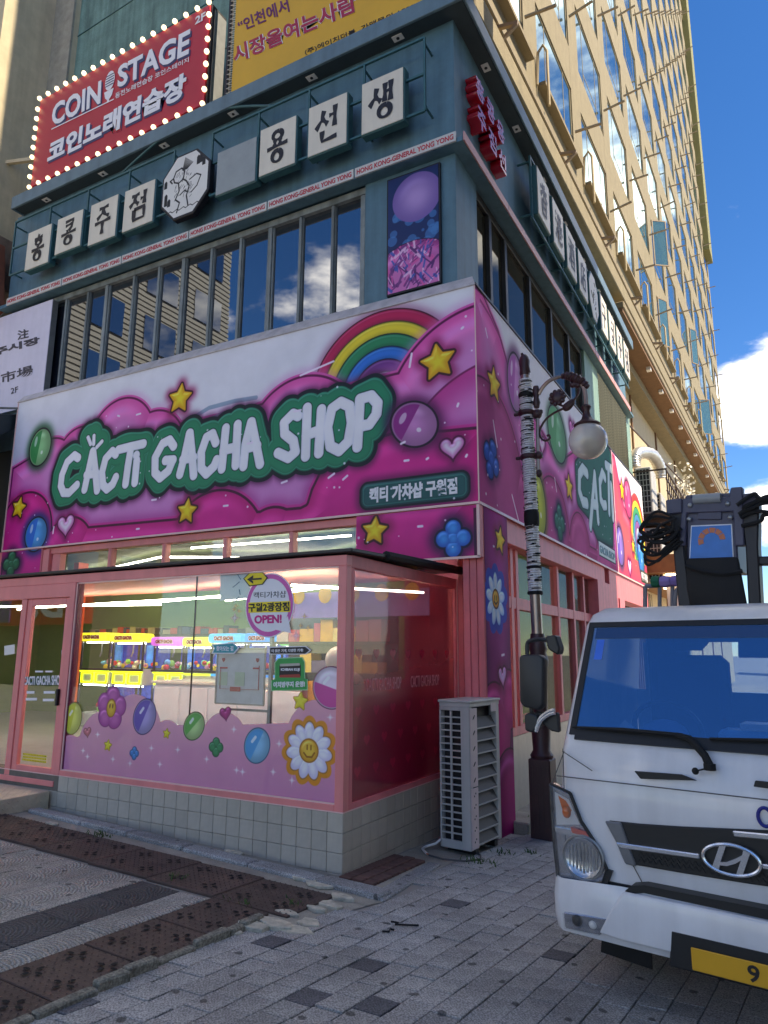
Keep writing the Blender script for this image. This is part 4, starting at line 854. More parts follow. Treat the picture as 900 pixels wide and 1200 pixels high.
# lower return panels either side of the transom windows
FL=FRONT(-.0)
xr=(-1.505,3.252)[0]; zb_=(-0.009,2.668)[1]
rp=thing('corner_sign_panel','small pink panel with yellow star and blue clover under the corner of the big sign','sign',(-.6,.05,zb_))
MB().box(xr,.05-.05,.004,.10,zb_,3.222).build('panel_case',M['pink2'],rp,bev=.004); print_on('printed_sheet',FL,-8.05,0,2.6,5.73,.0,MF,rp,poly=[(xr+.01,zb_+.015),(-.035,zb_+.015),(-.035,3.215),(xr+.01,3.215)])
MB().box(-.03,.0,-.006,.003,zb_,3.22).box(xr-.01,.0,-.006,.003,zb_-.012,zb_+.012).build('trim',M['pink_edge'],rp)
xl=(-7.057,3.253)[0]
lp_=thing('left_sign_panel','small pink panel with green clover under the left end of the big sign','sign',(-7.6,.05,zb_))
MB().box(-8.6,xl,.004,.1,zb_,3.222).build('panel_case',M['pink2'],lp_,bev=.004); print_on('printed_sheet',FL,-8.05,0,2.6,5.73,.0,MF,lp_,poly=[(-8.04,zb_+.015),(xl-.02,zb_+.015),(xl-.02,3.215),(-8.04,3.215)])
# ------------------------------------------------------------------ printed sign along the side
B=Art(-.0,11.05,3.2,5.73,120,SKYC)
s1=[(0.885,4.801),(5.632,3.529)]; 
def ct(c,t): return B.circ(c[0],c[1],math.hypot(t[0]-c[0],t[1]-c[1]))
upb=B.poly([(0,3.2),(0,5.6),(.25,5.62),(.7,5.4),(1.05,5.05),(1.3,4.75),(1.6,4.75),(2.1,4.7),(2.5,4.6),(2.9,4.5),(3.5,4.45),(4.2,4.75),(4.6,4.9),(5.2,4.7),(5.8,4.9),(6.4,4.6),(7.36,4.7),(7.36,3.2)])-.14
stylecloud(B,upb,True,R=.7)
lob=B.union(ct((.35,3.5),(.35,4.75)),ct((1.6,3.2),(1.6,4.0)),ct((2.9,3.3),(2.9,4.2)),ct((4.4,3.2),(4.4,3.95)),ct((6.2,3.1),(6.2,3.9)),B.poly([(0,3.2),(0,3.5),(7.36,3.5),(7.36,3.2)]))
B.puff(lob,C8(196,70,140),C8(170,40,112),R=.5,line=.024,lc=C8(90,10,60),rim=(.05,C8(196,60,140)),glow=.1,gc=C8(130,20,90),ga=.5,hl=.18)
for l in ([(0.177,5.611),(0.502,5.546),(0.873,5.399),(1.158,5.063),(1.328,4.784)],): B.mix(B.aa(B.strokes([l])-.02)*.6,C8(140,20,90))
ystar(B,(0.558,4.741),.2); capsule(B,(1.353,5.042),.3,.4,-.2,C8(224,150,214),C8(190,90,180)); B.puff(B.petals(*(0.408,3.806),.24,4,.12,.4),C8(50,110,220),C8(20,70,170),R=.12,line=.02,lc=C8(30,10,70),glow=.08,gc=C8(90,20,80))
capsule(B,(3.274,4.896),.5,.42,-.25,C8(120,196,140),C8(90,170,110)); capsule(B,(2.196,3.616),.3,.42,.1,C8(214,220,70),C8(170,190,40))
ystar(B,(3.844,4.206),.2); clover(B,(3.197,3.551),.26,C8(30,110,90),C8(20,80,66)); heart_(B,(2.435,4.526),.16); heart_(B,(4.244,5.225),.2,0,C8(226,120,200))
# green badge: lettering round a cactus
bz=[(5.0,4.62),(7.2,3.62)]
bl=B.poly([(4.41,4.652),(4.931,4.924),(7.071,5.697),(7.339,5.483),(6.944,3.804),(5.689,3.764),(5.108,4.042),(4.419,4.129)])-.12
B.puff(bl,C8(30,104,88),C8(16,70,62),R=.12,line=.03,lc=C8(12,30,34),glow=.08,gc=C8(110,20,80),hl=.15); B.sprinkle(40,bl+.08,6)
LB=[[(5.132,4.716),(4.832,4.736),(4.565,4.573),(4.507,4.288),(4.708,4.142),(5.013,4.171)],[(5.745,4.84),(5.182,3.819)],[(5.745,4.84),(5.818,4.013)],[(5.407,4.246),(5.818,4.292)],[(6.643,4.977),(6.43,5.029),(6.15,4.787),(6.14,4.464),(6.339,4.389),(6.574,4.433)],[(6.796,5.265),(7.374,5.315)],[(7.035,5.271),(6.861,4.353)],[(7.2,4.95),(7.2,4.3)]]
dB=B.strokes(LB)-.10; B.mix(np.clip(.5-(np.abs(dB)-.02)*B.ppm,0,1),C8(10,44,46)); B.puff(dB,C8(210,228,232),C8(176,204,212),R=.06,line=0,hl=.1)
SBAR=(5.75,7.2,3.38,3.62); B.puff(np.maximum(np.abs(B.A-6.47)-.72,np.abs(B.B-3.52)-.13),C8(214,226,226),C8(190,210,210),R=.05,line=.02,lc=C8(10,44,46))
# second panel beyond the seam
m2=(B.A>7.4); B2=B.c.copy()
q=B.poly([(7.4,3.2),(7.4,5.6),(7.7,5.6),(8.0,5.2),(8.4,4.7),(9.0,4.6),(9.4,4.2),(11.05,4.2),(11.05,3.2)])-.1; q=np.where(m2,q,9)
B.puff(q,C8(206,92,100),C8(196,64,104),R=.6,line=.024,lc=C8(120,10,60),rim=(.05,C8(220,90,130)),glow=.1,gc=C8(230,150,190),ga=.5,hl=.2)
for k,cl in enumerate((C8(214,70,70),C8(244,214,70),C8(60,160,110),C8(70,140,190),C8(150,90,160),C8(232,222,236))):
    r1=1.05-.16*k; d=(np.abs(B.ell(10.1,4.3,1,1)*1-(r1-.08-1))-.08) if k<5 else B.circ(10.1,4.3,.25)
    d=np.where((B.B>3.75)|(k==5),d,9); B.puff(d,cl,tuple(.85*z for z in cl),R=.07,line=.014,lc=tuple(.45*z for z in cl),hl=.15)
ystar(B,(8.367,5.081),.22); capsule(B,(9.032,5.026),.42,.42,0,C8(228,90,150),C8(220,60,120)); capsule(B,(10.272,3.952),.4,.45,.1,C8(70,160,230),C8(40,120,210)); capsule(B,(7.787,3.818),.35,.4,.1,C8(150,120,210),C8(110,90,190)); heart_(B,(8.711,3.505),.2); ystar(B,(9.301,4.021),.16)
B.puff(np.maximum(np.abs(B.A-10.6)-.5,np.abs(B.B-3.45)-.14),C8(60,70,60),C8(40,50,40),R=.05,line=0)
B.glint([(*(0.496,4.279),.3,-1.2),(*(1.08,3.532),.4,-.9),(*(0.32,5.329),.1,-1),(*(4.757,3.272),.2,-.6),(*(3.024,4.172),.2,-1.2),(*(9.409,4.323),.2,-.9)]); B.sprinkle(110,np.where(B.A<7.3,upb+.1,q+.1),5,(.008,.018))
B.mix(np.clip(.5-(np.abs(B.A-7.37)-.03)*B.ppm,0,1),C8(60,10,50))
MS=printmat('side sign print',B.image('side_sign_print'),.6,spec=.08)
sd_=thing('side_sign','pink cartoon cloud sign with green badge running down the side street wall','sign',(0,5.5,3.24))
MB().box(-.155,-.004,.156,11.03,3.243,5.722).build('sign_case',M['pink2'],sd_); print_on('printed_sheet',SIDE(0),0,11.05,3.2,5.73,.0,MS,sd_,poly=[(.01,3.25),(11.03,3.25),(11.03,5.715),(.01,5.715)])
MB().box(-.1,.012,.0,11.04,5.724,5.75).build('capping',M['roofblack'],sd_); MB().box(-.004,.012,.0,11.04,3.22,3.25).box(.0,.014,7.35,7.40,3.25,5.71).build('trim',M['pink_edge'],sd_)
text('lettering','GACHA SHOP',SIDE(0),5.82,7.12,3.44,3.58,M['green_dk'],sd_,d=.004,bold=.03); text('lettering','랙티 가챠샵',SIDE(0),10.15,11.0,3.36,3.55,M['white_ink'],sd_,d=.004,bold=.04)
# ------------------------------------------------------------------ shop front: ground-floor structure
sh=thing('gacha_shop','pink framed ground floor shop with glazed corner bay and grey tiled plinth','shop',(-3,0,0))
# corner pier with printed skin on its street side
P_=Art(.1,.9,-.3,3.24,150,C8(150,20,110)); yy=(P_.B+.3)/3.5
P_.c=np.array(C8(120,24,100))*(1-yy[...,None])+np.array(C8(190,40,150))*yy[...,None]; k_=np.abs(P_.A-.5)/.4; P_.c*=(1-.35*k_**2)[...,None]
d=P_.union(P_.circ(.3,.9,.5),P_.circ(.75,1.2,.32)); P_.puff(d,C8(206,30,130),C8(160,14,100),R=.3,line=.02,lc=C8(70,4,50)); d=P_.circ(.7,.2,.5); P_.puff(d,C8(170,20,110),C8(130,10,90),R=.3,line=.02,lc=C8(70,4,50))
ystar(P_,(0.616,2.924),.15,.2); c=(0.429,2.26); P_.mix(.9*P_.aa(P_.petals(c[0],c[1],.30,9,.085)-.05),C8(40,70,190)); P_.puff(P_.petals(c[0],c[1],.29,9,.07),C8(226,236,252),C8(150,190,240),R=.06,line=.014,lc=C8(30,60,180)); P_.puff(P_.circ(*c,.1),C8(250,200,60),C8(220,140,30),R=.08,line=.016,lc=C8(60,30,20)); P_.mix(P_.aa(P_.strokes([[(c[0]-.03,c[1]+.03),(c[0]-.03,c[1]-.01)],[(c[0]+.03,c[1]+.03),(c[0]+.03,c[1]-.01)],[(c[0]-.05,c[1]-.03),(c[0],c[1]-.055),(c[0]+.05,c[1]-.03)]])-.009),C8(60,30,20))
heart_(P_,(0.579,1.455),.13,.1,C8(230,190,240)); P_.glint([(*(0.569,1.669),.08,.1),(*(0.391,2.827),.03,0)])
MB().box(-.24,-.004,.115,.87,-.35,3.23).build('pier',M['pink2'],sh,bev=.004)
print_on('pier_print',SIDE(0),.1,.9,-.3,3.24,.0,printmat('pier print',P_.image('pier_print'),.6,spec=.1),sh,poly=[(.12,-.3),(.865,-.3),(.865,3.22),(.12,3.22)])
pk=MB()
for k in range(3): pk.box(-.237+.08*k,-.165+.08*k,.095,.114,-.3,2.72)
pk.build('plank',M['pink2'],sh,bev=.004)
for k in range(5): MB().box(-.505+.07*k,-.443+.07*k,.585,.62,-.3,2.74).build('plank',M['pink2'],sh,bev=.006)
MB().box(-.51,-.2,.62,.8,-.3,3.2).build('wall',M['pink2'],sh)
# transom above the bay: frame, glass
YT=.1; zt0=2.55; zt1=3.20
tf=MB(); tf.box(xl+.02,xr-.02,.05,.17,3.13,3.22); tf.box(xl,xl+.14,.02,.17,zt0,3.2); tf.box(xl+.16,xl+.34,.07,.17,zt0,3.13)
tx_=[(-6.602,3.094)[0],(-5.636,3.157)[0],(-4.576,3.085)[0],(-3.499,3.122)[0],(-2.453,3.149)[0],(-1.503,3.172)[0]]
for x in tx_[1:-1]: tf.box(x-.03,x+.03,.06,.16,zt0,3.13)
tf.build('transom_frame',M['pink'],sh,bev=.004)
for a,b in zip(tx_[:-1],tx_[1:]): MB().box(a,b,.11,.116,zt0,3.13).build('transom_pane',M['clear'],sh)
# bay roof
rf=MB().add([(-9.5,-1.81,2.515),(-.44,-1.81,2.515),(-.44,.58,2.58),(-9.5,.58,2.58),(-9.5,-1.81,2.548),(-.44,-1.81,2.548),(-.44,.58,2.63),(-9.5,.58,2.63)],[(3,2,1,0),(4,5,6,7),(0,1,5,4),(1,2,6,5),(2,3,7,6),(3,0,4,7)]).build('bay_roof',M['roofblack'],sh,bev=.008)
b=MB(); b.tube([(-.45,-1.2,2.555),(-.45,.56,2.60)],.045,8); b.build('roof_roll',M['rubber'],rf)
YV=-1.766; XV=-.517
FV=FRONT(YV); SV=SIDE(XV)
DX=(-3.995,0.516)[0]; WX0=(-3.891,2.251)[0]
# frame members
m=MB()
m.box(-9.5,XV,YV,YV+.09,2.41,2.502)                       # head
m.box(WX0-.03,XV-.085,YV,YV+.09,.445,.50)                  # sill
m.box(XV-.085,XV,YV,YV+.085,.445,2.41)                     # corner post
m.box(WX0-.11,WX0-.03,YV-.004,YV+.10,.445,2.41)            # left post
m.build('front_frame',M['pink'],sh,bev=.004)
MB().box(WX0-.03,WX0+.0,YV+.012,YV+.085,.50,2.41).build('reveal',mat('plum reveal',rgb(112,40,72),.4),sh)
MB().box(WX0-.02,WX0-.008,YV+.004,YV+.012,.50,2.40).box(WX0,XV-.085,YV+.006,YV+.014,.50,.512).box(WX0,XV-.085,YV+.006,YV+.014,2.396,2.408).build('bead',M['pink_edge'],sh)
m=MB(); m.box(XV-.09,XV-.002,YV+.087,.60,.443,.495); m.box(XV-.09,XV-.002,YV+.087,.60,2.40,2.51); m.box(XV-.088,XV-.002,YV+.087,YV+.14,.495,2.40); m.box(XV-.088,XV-.002,.545,.60,.495,2.40); m.build('side_frame',M['pink2'],sh,bev=.004)
MB().box(XV-.002,XV+.004,.575,.597,.45,2.5).box(XV-.002,XV+.003,YV+.0,.6,.443,.452).box(-9,XV,YV-.004,YV,.443,.452).build('edge_bead',M['pink_edge'],sh)
xm=(-2.226,1.407)[0]
for a,b_ in ((WX0,xm-.004),(xm+.004,XV-.086)): MB().box(a,b_,YV+.03,YV+.04,.5,2.41).build('window_pane',M['clear'],sh)
MB().box(xm-.004,xm+.004,YV+.028,YV+.042,.5,2.41).build('pane_joint',M['ink'],sh)
MB().box(XV-.045,XV-.035,YV+.14,.545,.495,2.40).build('window_pane',M['sidepane'],sh)
# printed film on the front pane
zl,zh=.45,2.42
Fm=Art(WX0,XV-.08,zl,zh,220,C8(232,150,186),0.)
def vt(c,t): return Fm.circ(c[0],c[1],math.hypot(t[0]-c[0],t[1]-c[1]))
hill=Fm.union(*[vt(c,t) for c,t in zip([(-3.812,0.53),(-3.335,0.743),(-2.935,0.895),(-2.481,0.86),(-1.789,0.889),(-1.261,0.728),(-0.774,0.966)],[(-3.856,0.842),(-3.38,1.106),(-2.976,1.276),(-2.499,1.058),(-1.807,1.158),(-1.277,1.06),(-0.817,1.303)])],Fm.poly([(-4.085,0.761),(-2.98,0.988),(-1.701,1.053),(-0.546,1.145),(-0.533,0.465),(-4.033,0.413)]))
t_=np.clip((Fm.B-.5)/.9,0,1)[...,None]; cc=np.array(C8(212,134,180))*(1-t_)+np.array(C8(252,182,192))*t_
mk_=Fm.aa(hill)*.93; Fm.c=Fm.c*(1-mk_[...,None])+cc*mk_[...,None]; Fm.al=mk_.copy()
def fcap(c,ra,rb,rot,l,dk): 
    d=Fm.ell(*c,ra,rb,rot); Fm.puff(d,l,tuple(.8*q for q in l),R=ra*.8,line=.008,lc=tuple(.5*q for q in dk),hl=.3)
    x=(Fm.A-c[0])*math.cos(rot)+(Fm.B-c[1])*math.sin(rot); Fm.mix(Fm.aa(d+.012)*np.clip(.5-x*Fm.ppm,0,1)*.9,dk); Fm.mix(Fm.aa(Fm.seg((c[0]-ra*.4,c[1]+rb*.2),(c[0]-ra*.15,c[1]+rb*.45))-.014)*.8,(1,1,1))
fcap((-3.814,1.012),.13,.16,-.2,C8(240,240,120),C8(214,214,60)); fcap((-2.792,1.076),.145,.17,-.45,C8(186,170,226),C8(104,80,176)); fcap((-2.153,1.022),.115,.135,-.8,C8(190,226,150),C8(90,176,80)); fcap((-1.416,0.898),.135,.15,-.5,C8(140,206,240),C8(60,160,220)); fcap((-0.668,1.403),.17,.18,1.3,C8(244,226,240),C8(214,60,150))
c=(-3.26,1.136); Fm.puff(Fm.petals(*c,.20,5,.095,.1)-.0,C8(206,104,176),C8(176,70,150),R=.07,line=.01,lc=C8(140,50,120)); Fm.puff(Fm.ell(*c,.065,.085),C8(240,196,70),C8(214,160,40),R=.05,line=.008,lc=C8(150,90,40)); 
for s in (-.02,.02): Fm.mix(Fm.aa(Fm.ell(c[0]+s,c[1]+.02,.008,.022)),C8(110,60,40))
c=(-0.873,0.892); Fm.mix(Fm.aa(Fm.petals(*c,.235,11,.062)-.022),C8(236,150,40)); Fm.puff(Fm.petals(*c,.225,11,.056),C8(250,248,252),C8(214,206,236),R=.05,line=.006,lc=C8(170,110,40)); Fm.puff(Fm.circ(*c,.092),C8(250,204,70),C8(226,160,40),R=.06,line=.01,lc=C8(170,100,20)); Fm.mix(Fm.aa(Fm.strokes([[(c[0]-.05,c[1]-.02),(c[0]-.02,c[1]-.05),(c[0]+.03,c[1]-.05),(c[0]+.055,c[1]-.015)],[(c[0]-.018,c[1]+.04),(c[0]-.018,c[1]+.01)],[(c[0]+.02,c[1]+.04),(c[0]+.02,c[1]+.01)]])-.007),C8(170,100,20))
for c,r,cl in (((-3.578,0.891),.055,C8(232,130,140)),((-1.786,1.151),.066,C8(206,60,140))): Fm.puff(Fm.heart(*c,r,.2),cl,tuple(.8*q for q in cl),R=.04,line=.006,lc=tuple(.6*q for q in cl))
for c,r in (((-3.266,0.78),.05),((-2.488,0.936),.042),((-0.973,1.283),.07)): Fm.puff(Fm.star(*c,r,.1),C8(246,232,70),C8(226,200,40),R=.03,line=.006,lc=C8(170,140,30))
for c,r,cl in (((-2.894,0.733),.055,C8(60,150,226)),((-1.876,0.854),.075,C8(50,150,96))): Fm.puff(Fm.union(*[Fm.circ(c[0]+r*.55*a,c[1]+r*.55*b,r*.55) for a,b in ((1,0),(-1,0),(0,1),(0,-1))]),cl,tuple(.75*q for q in cl),R=.03,line=.006,lc=tuple(.5*q for q in cl))
def spark(c,r,col=(1,1,1)):
    a=np.abs(Fm.A-c[0]);b=np.abs(Fm.B-c[1]); Fm.mix(np.clip(1-(np.sqrt(a/r)+np.sqrt(b/r))**2*.9,0,1),col)
for q in [(-3.426,0.875),(-2.673,0.794),(-2.942,0.637),(-1.68,1.018),(-1.18,0.927),(-2.336,0.802),(-1.563,0.67),(-1.63,0.679),(-0.67,1.166),(-1.036,0.645),(-3.618,0.708),(-1.979,0.745),(-1.233,0.696),(-3.18,0.658),(-2.55,0.658),(-3.548,0.656)]: spark(q,.055)
for q in [(-1.4,2.261),(-1.037,1.829),(-1.73,1.994)]: spark(q,.09)
for q in [(-0.953,1.994),(-0.995,1.915),(-0.914,1.9),(-1.726,2.103),(-1.683,2.055),(-1.744,2.072)]: spark(q,.05,C8(246,230,120))
MFm=printmat('window film print',Fm.image('window_film_print'),.35,alpha=True)
print_on('window_film',FV,WX0,XV-.08,zl,zh,-.024,MFm,sh)
# gradient film on the side pane
Fs=Art(-1.63,.55,.49,2.42,170,C8(120,10,60),.3); g=np.clip((2.3-Fs.B)/1.7,0,1)**1.0; Fs.c=np.ones_like(Fs.c)*np.array(C8(168,44,66)); Fs.c=Fs.c*(1-.55*g[...,None])+np.array(C8(120,0,56))*.55*g[...,None]; Fs.al=.42+.42*g
for r_ in range(7):
    for k in range(7):
        a=-1.5+.31*k+.15*(r_%2); b=.72+.24*r_
        if b<1.75 and not(1.38<b<1.5): Fs.mix(Fs.aa(Fs.heart(a,b,.052))*.75,C8(190,26,76))
print_on('window_film',SV,-1.63,.55,.49,2.42,-.03,printmat('side film print',Fs.image('side_film_print'),.3,alpha=True),sh)
M['faint']=mat('faint rose print',rgb(196,140,150),.5)
for a in (-1.38,-.52): text('lettering','CACTI GACHA SHOP',SV,a,a+.66,1.36,1.47,M['faint'],sh,d=-.026,thick=.002,bold=.0)
# plinth: one tile after another
pl_=MB().box(-9.5,XV-.012,YV+.012,YV+.2,-.3,.443).box(XV-.2,XV-.012,YV+.2,.6,-.4,.441).build('plinth',M['grout'],sh)
T=.148; tm=MB().box(.0018,T-.0018,0,.014,.0018,T-.0018).mesh('tile',M['tile'],bev=.003)
x=XV-T
while x>-8.6:
    for r_ in range(4):
        z=.443-T*(r_+1)
        if z+T<gz(x,YV)-.02: continue
        if x<WX0-.15 and r_==0 : continue
        link('tile',tm,pl_,loc=(x,YV-.0,z))
    x-=T
tn=MB().box(0,.014,.0018,T-.0018,.0018,T-.0018).mesh('tile',M['tile'],bev=.003); y=YV+.0
while y<.5:
    for r_ in range(4): link('tile',tn,pl_,loc=(XV-.014,y,.443-T*(r_+1)))
    y+=T
# entrance to the left of the bay window
ex0=(-4.886,0.447)[0]
m=MB(); m.box(-9.5,WX0-.11,YV+.0,YV+.09,2.26,2.409); m.box(-9.5,WX0-.11,YV-.0,YV+.1,.33,.385); m.box(ex0+.06,ex0+.15,YV+.01,YV+.08,.385,2.26); m.box(-6.3,-6.2,YV,YV+.09,.385,2.26); m.build('entrance_frame',M['pink'],sh,bev=.004)
dr=MB(); da=ex0+.16; db=WX0-.115
dr.box(da,da+.075,YV+.02,YV+.07,.40,2.255); dr.box(db-.075,db,YV+.02,YV+.07,.40,2.255); dr.box(da+.075,db-.075,YV+.02,YV+.07,2.18,2.255); dr.box(da+.075,db-.075,YV+.02,YV+.07,.40,.50)
door=dr.build('door',M['pink'],sh,bev=.004)
MB().box(da+.075,db-.075,YV+.04,YV+.048,.5,2.18).build('door_pane',M['clear'],door); MB().box(-6.2,ex0+.06,YV+.04,YV+.048,.385,2.26).build('window_pane',M['clear'],sh)
h=MB(); h.box(db-.06,db-.03,YV-.02,YV+.015,1.13,1.30).build('handle',M['ink'],door,bev=.006)
gq=[(-4.683,1.322),(-4.042,1.39),(-4.051,1.451),(-4.682,1.403)]; DF=FRONT(YV+.036)
text('door_lettering_edge','CACTI GACHA SHOP',DF,0,0,0,0,M['green_dk'],door,d=.003,bold=.09,quad=[(-4.668,1.322),(-4.034,1.338),(-4.049,1.442),(-4.683,1.412)]); text('door_lettering','CACTI GACHA SHOP',DF,0,0,0,0,M['white_ink'],door,d=.008,bold=.02,quad=[(-4.668,1.322),(-4.034,1.338),(-4.049,1.442),(-4.683,1.412)])
for a,b_,c_ in ((28,38,811),(48,62,811),(27,41,820),(47,61,820),(38,48,788),(50,58,787)): 
    p=(-4.612,1.251); 
for q in ([(-4.609,1.233),(-4.48,1.238),(-4.484,1.264),(-4.614,1.26)],[(-4.324,1.242),(-4.144,1.248),(-4.148,1.274),(-4.328,1.269)],[(-4.612,1.162),(-4.426,1.168),(-4.43,1.195),(-4.616,1.188)],[(-4.326,1.163),(-4.146,1.17),(-4.15,1.195),(-4.33,1.189)],[(-4.501,1.461),(-4.373,1.463),(-4.375,1.481),(-4.504,1.479)],[(-4.33,1.464),(-4.218,1.466),(-4.221,1.484),(-4.333,1.482)]): MB().prism(q,DF,.002,.004).build('door_note',M['white_ink'],door)
dots=MB()
for k in range(15):
    for j in range(3): p=(-4.566,0.54); dots.box(p[0]+.026*k,p[0]+.018+.026*k,YV+.030,YV+.035,.545+.028*j,.565+.028*j)
dots.build('yellow_dots',mat('yellow print',rgb(206,196,50),.5),door)
for q,n_ in (([(-5.071,1.639),(-4.89,1.658),(-4.908,1.761),(-5.089,1.743)],'notice'),([(-4.087,1.609),(-4.006,1.619),(-4.019,1.707),(-4.1,1.698)],'notice')): MB().prism(q,DF,.003,.005).build(n_,M['white'],sh)
# side street ground floor: header, mullions, glass, sill
m=MB(); PX=-.15
m.box(PX-.1,-.04,.87,6.3,2.95,3.235); m.box(PX-.1,PX,.87,6.3,2.22,2.36); m.box(PX-.1,PX,.87,6.3,.75,.85)
for y in (.92,1.42,1.62,2.55,3.5,4.4,5.1): m.box(PX-.1,PX+.005,y-.05,y+.05,.85,2.95)
m.box(PX-.1,-.02,5.6,6.6,-.3,2.95); m.box(-.3,-.02,6.6,7.36,-.3,3.23); m.build('side_frame',M['pink2'],sh,bev=.004)
MB().box(PX-.05,PX-.044,.9,5.6,.85,2.95).build('side_pane',glass('street side glass',(.9,.94,.88),.03,.14,(.9,.93,.95)),sh)
MB().box(PX-.12,PX-.01,.87,6.3,-.3,.745).build('side_plinth',M['tile'],sh)
MB().box(-.3,-.02,7.36,11,2.75,3.235).box(-.3,-.0,7.4,7.9,-.3,2.75).box(-.5,-.4,7.9,11,-.3,2.75).build('far_bay',M['pink2'],sh); MB().box(-.4,-.39,8,10.9,0,2.7).build('far_pane',M['darkwin'],sh)
# ------------------------------------------------------------------ inside the shop
M['lime']=mat('moss green wall',rgb(112,136,66),.7,var=.06); M['ceil']=mat('coral ceiling',rgb(186,104,84),.7,var=.05); M['floorin']=mat('shop floor',rgb(170,168,170),.35)
inn=MB(); inn.box(-12,-.45,3.6,3.7,0,3.3); inn.box(-.42,-.38,.9,3.6,0,.84); w_=inn.build('back_wall',M['lime'],sh)
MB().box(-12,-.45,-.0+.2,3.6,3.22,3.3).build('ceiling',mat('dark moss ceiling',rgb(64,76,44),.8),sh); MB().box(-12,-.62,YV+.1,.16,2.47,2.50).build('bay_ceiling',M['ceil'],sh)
MB().box(-1.7,-.47,1.6,1.65,.4,3.2).build('partition',mat('rose partition',rgb(150,58,84),.6),sh); MB().box(-12,-.62,YV+.2,3.6,.28,.40).build('shop_floor',M['floorin'],sh); MB().box(-12.1,-12,YV,3.6,0,3.3).build('end_wall',M['lime'],sh); MB().box(-.46,-.42,.85,3.6,.84,.9).build('sill_inside',M['pink2'],sh)
MB().box(-8.0,-7.88,1.3,1.5,.4,3.2).build('orange_column',mat('orange column',rgb(226,96,50),.6),sh)
led=[]
def tube_(p,q,r=.013):
    o=MB().tube([p,q],r,6).build('led_tube',M['led']); tag(o,None,'ceiling light','LED tubes under the shop ceiling'); led.append(o)
IZ=2.5
for p,q in (((-7.6,.1,2.33),(-3.0,-.4,2.33)),((-7.4,-.6,2.31),(-4.6,.1,2.31)),((-7.2,-.2,2.29),(-5.8,-.7,2.29)),((-4.8,.0,2.33),(-1.4,-.9,2.33)),((-3.2,-.2,2.30),(-1.1,-1.2,2.30)),((-1.5,-1.2,2.33),(-.7,.1,2.33))): tube_(p,q)
for p,q in (((-8.5,2.0,3.12),(-5.6,1.0,3.12)),((-5.6,1.0,3.12),(-3.4,2.2,3.12)),((-3.4,2.2,3.12),(-.9,1.0,3.12)),((-7.2,3.0,3.1),(-4.2,3.1,3.1)),((-9.5,2.4,3.1),(-7,2.8,3.1)),((-3.8,2.9,3.1),(-1.2,2.7,3.1)),((-4.6,.6,3.14),(-2.0,.7,3.14))): tube_(p,q)
lab=['long slanting LED tube nearest the door end of the bay ceiling','LED tube rising toward the door over the bay','short low LED tube by the entrance door','LED tube over the middle of the bay window','short LED tube beside the corner post of the bay','LED tube running back along the side pane of the bay','far left LED tube behind the transom windows','second LED tube behind the transom windows','third LED tube behind the transom windows','LED tube on the rear wall behind transom windows','LED tube deep at the left over the claw machines','LED tube deep at the right end of the shop ceiling','LED tube closest behind the middle transom panes']
for o,l in zip(led,lab): o['label']=l
MW=[('yellow',rgb(236,226,60)),('yellow',rgb(240,232,70)),('violet',rgb(186,92,206)),('lime',rgb(206,226,70)),('sky blue',rgb(60,160,226)),('blue',rgb(50,130,214)),('green',rgb(90,190,110))]
M['cabinet']=mat('pale cabinet',rgb(214,212,206),.4); M['bluein']=mat('blue glowing cabinet back',rgb(50,70,150),.5,var=.7,scale=9,emit=rgb(30,60,200),es=.12); M['neon']=mat('neon edge',rgb(214,240,60),.4,emit=rgb(200,240,40),es=.9)  # cabinet back glows faintly in place of light inside the machine
M['screen']=mat('grey machine glass',rgb(60,64,70),.2)
plush=[mat('plush '+str(k),c,.9) for k,c in enumerate((rgb(236,160,200),rgb(250,244,230),rgb(120,190,240),rgb(226,60,80),rgb(250,214,70),rgb(150,220,110)))]
pos=[-8.17,-7.35,-6.37,-5.70,-5.08,-4.42,-3.72]; hws=[.385,.39,.35,.30,.36,.28,.32]; hz0=[1.87,1.85,1.785,1.775,1.83,1.83,1.79]
lbl=['claw machine with a yellow header at the door end','claw machine with yellow header second from the door','claw machine with a violet header','claw machine with lime header beside the violet one','claw machine with sky blue header behind the map board','claw machine with deep blue header','claw machine with green header at the right end of the row']
HI=mat('header ink',rgb(170,50,40),.5); HE=mat('header ink edge',rgb(250,246,236),.5); BP=mat('blue prize poster',rgb(60,130,226),.4,var=.4,scale=7,emit=rgb(60,130,226),es=.15); M['mfill']=mat('added machine fill',(.9,.95,1),.4,emit=(.85,.93,1),es=5)  # poster given a faint glow; emissive bar material added as fill
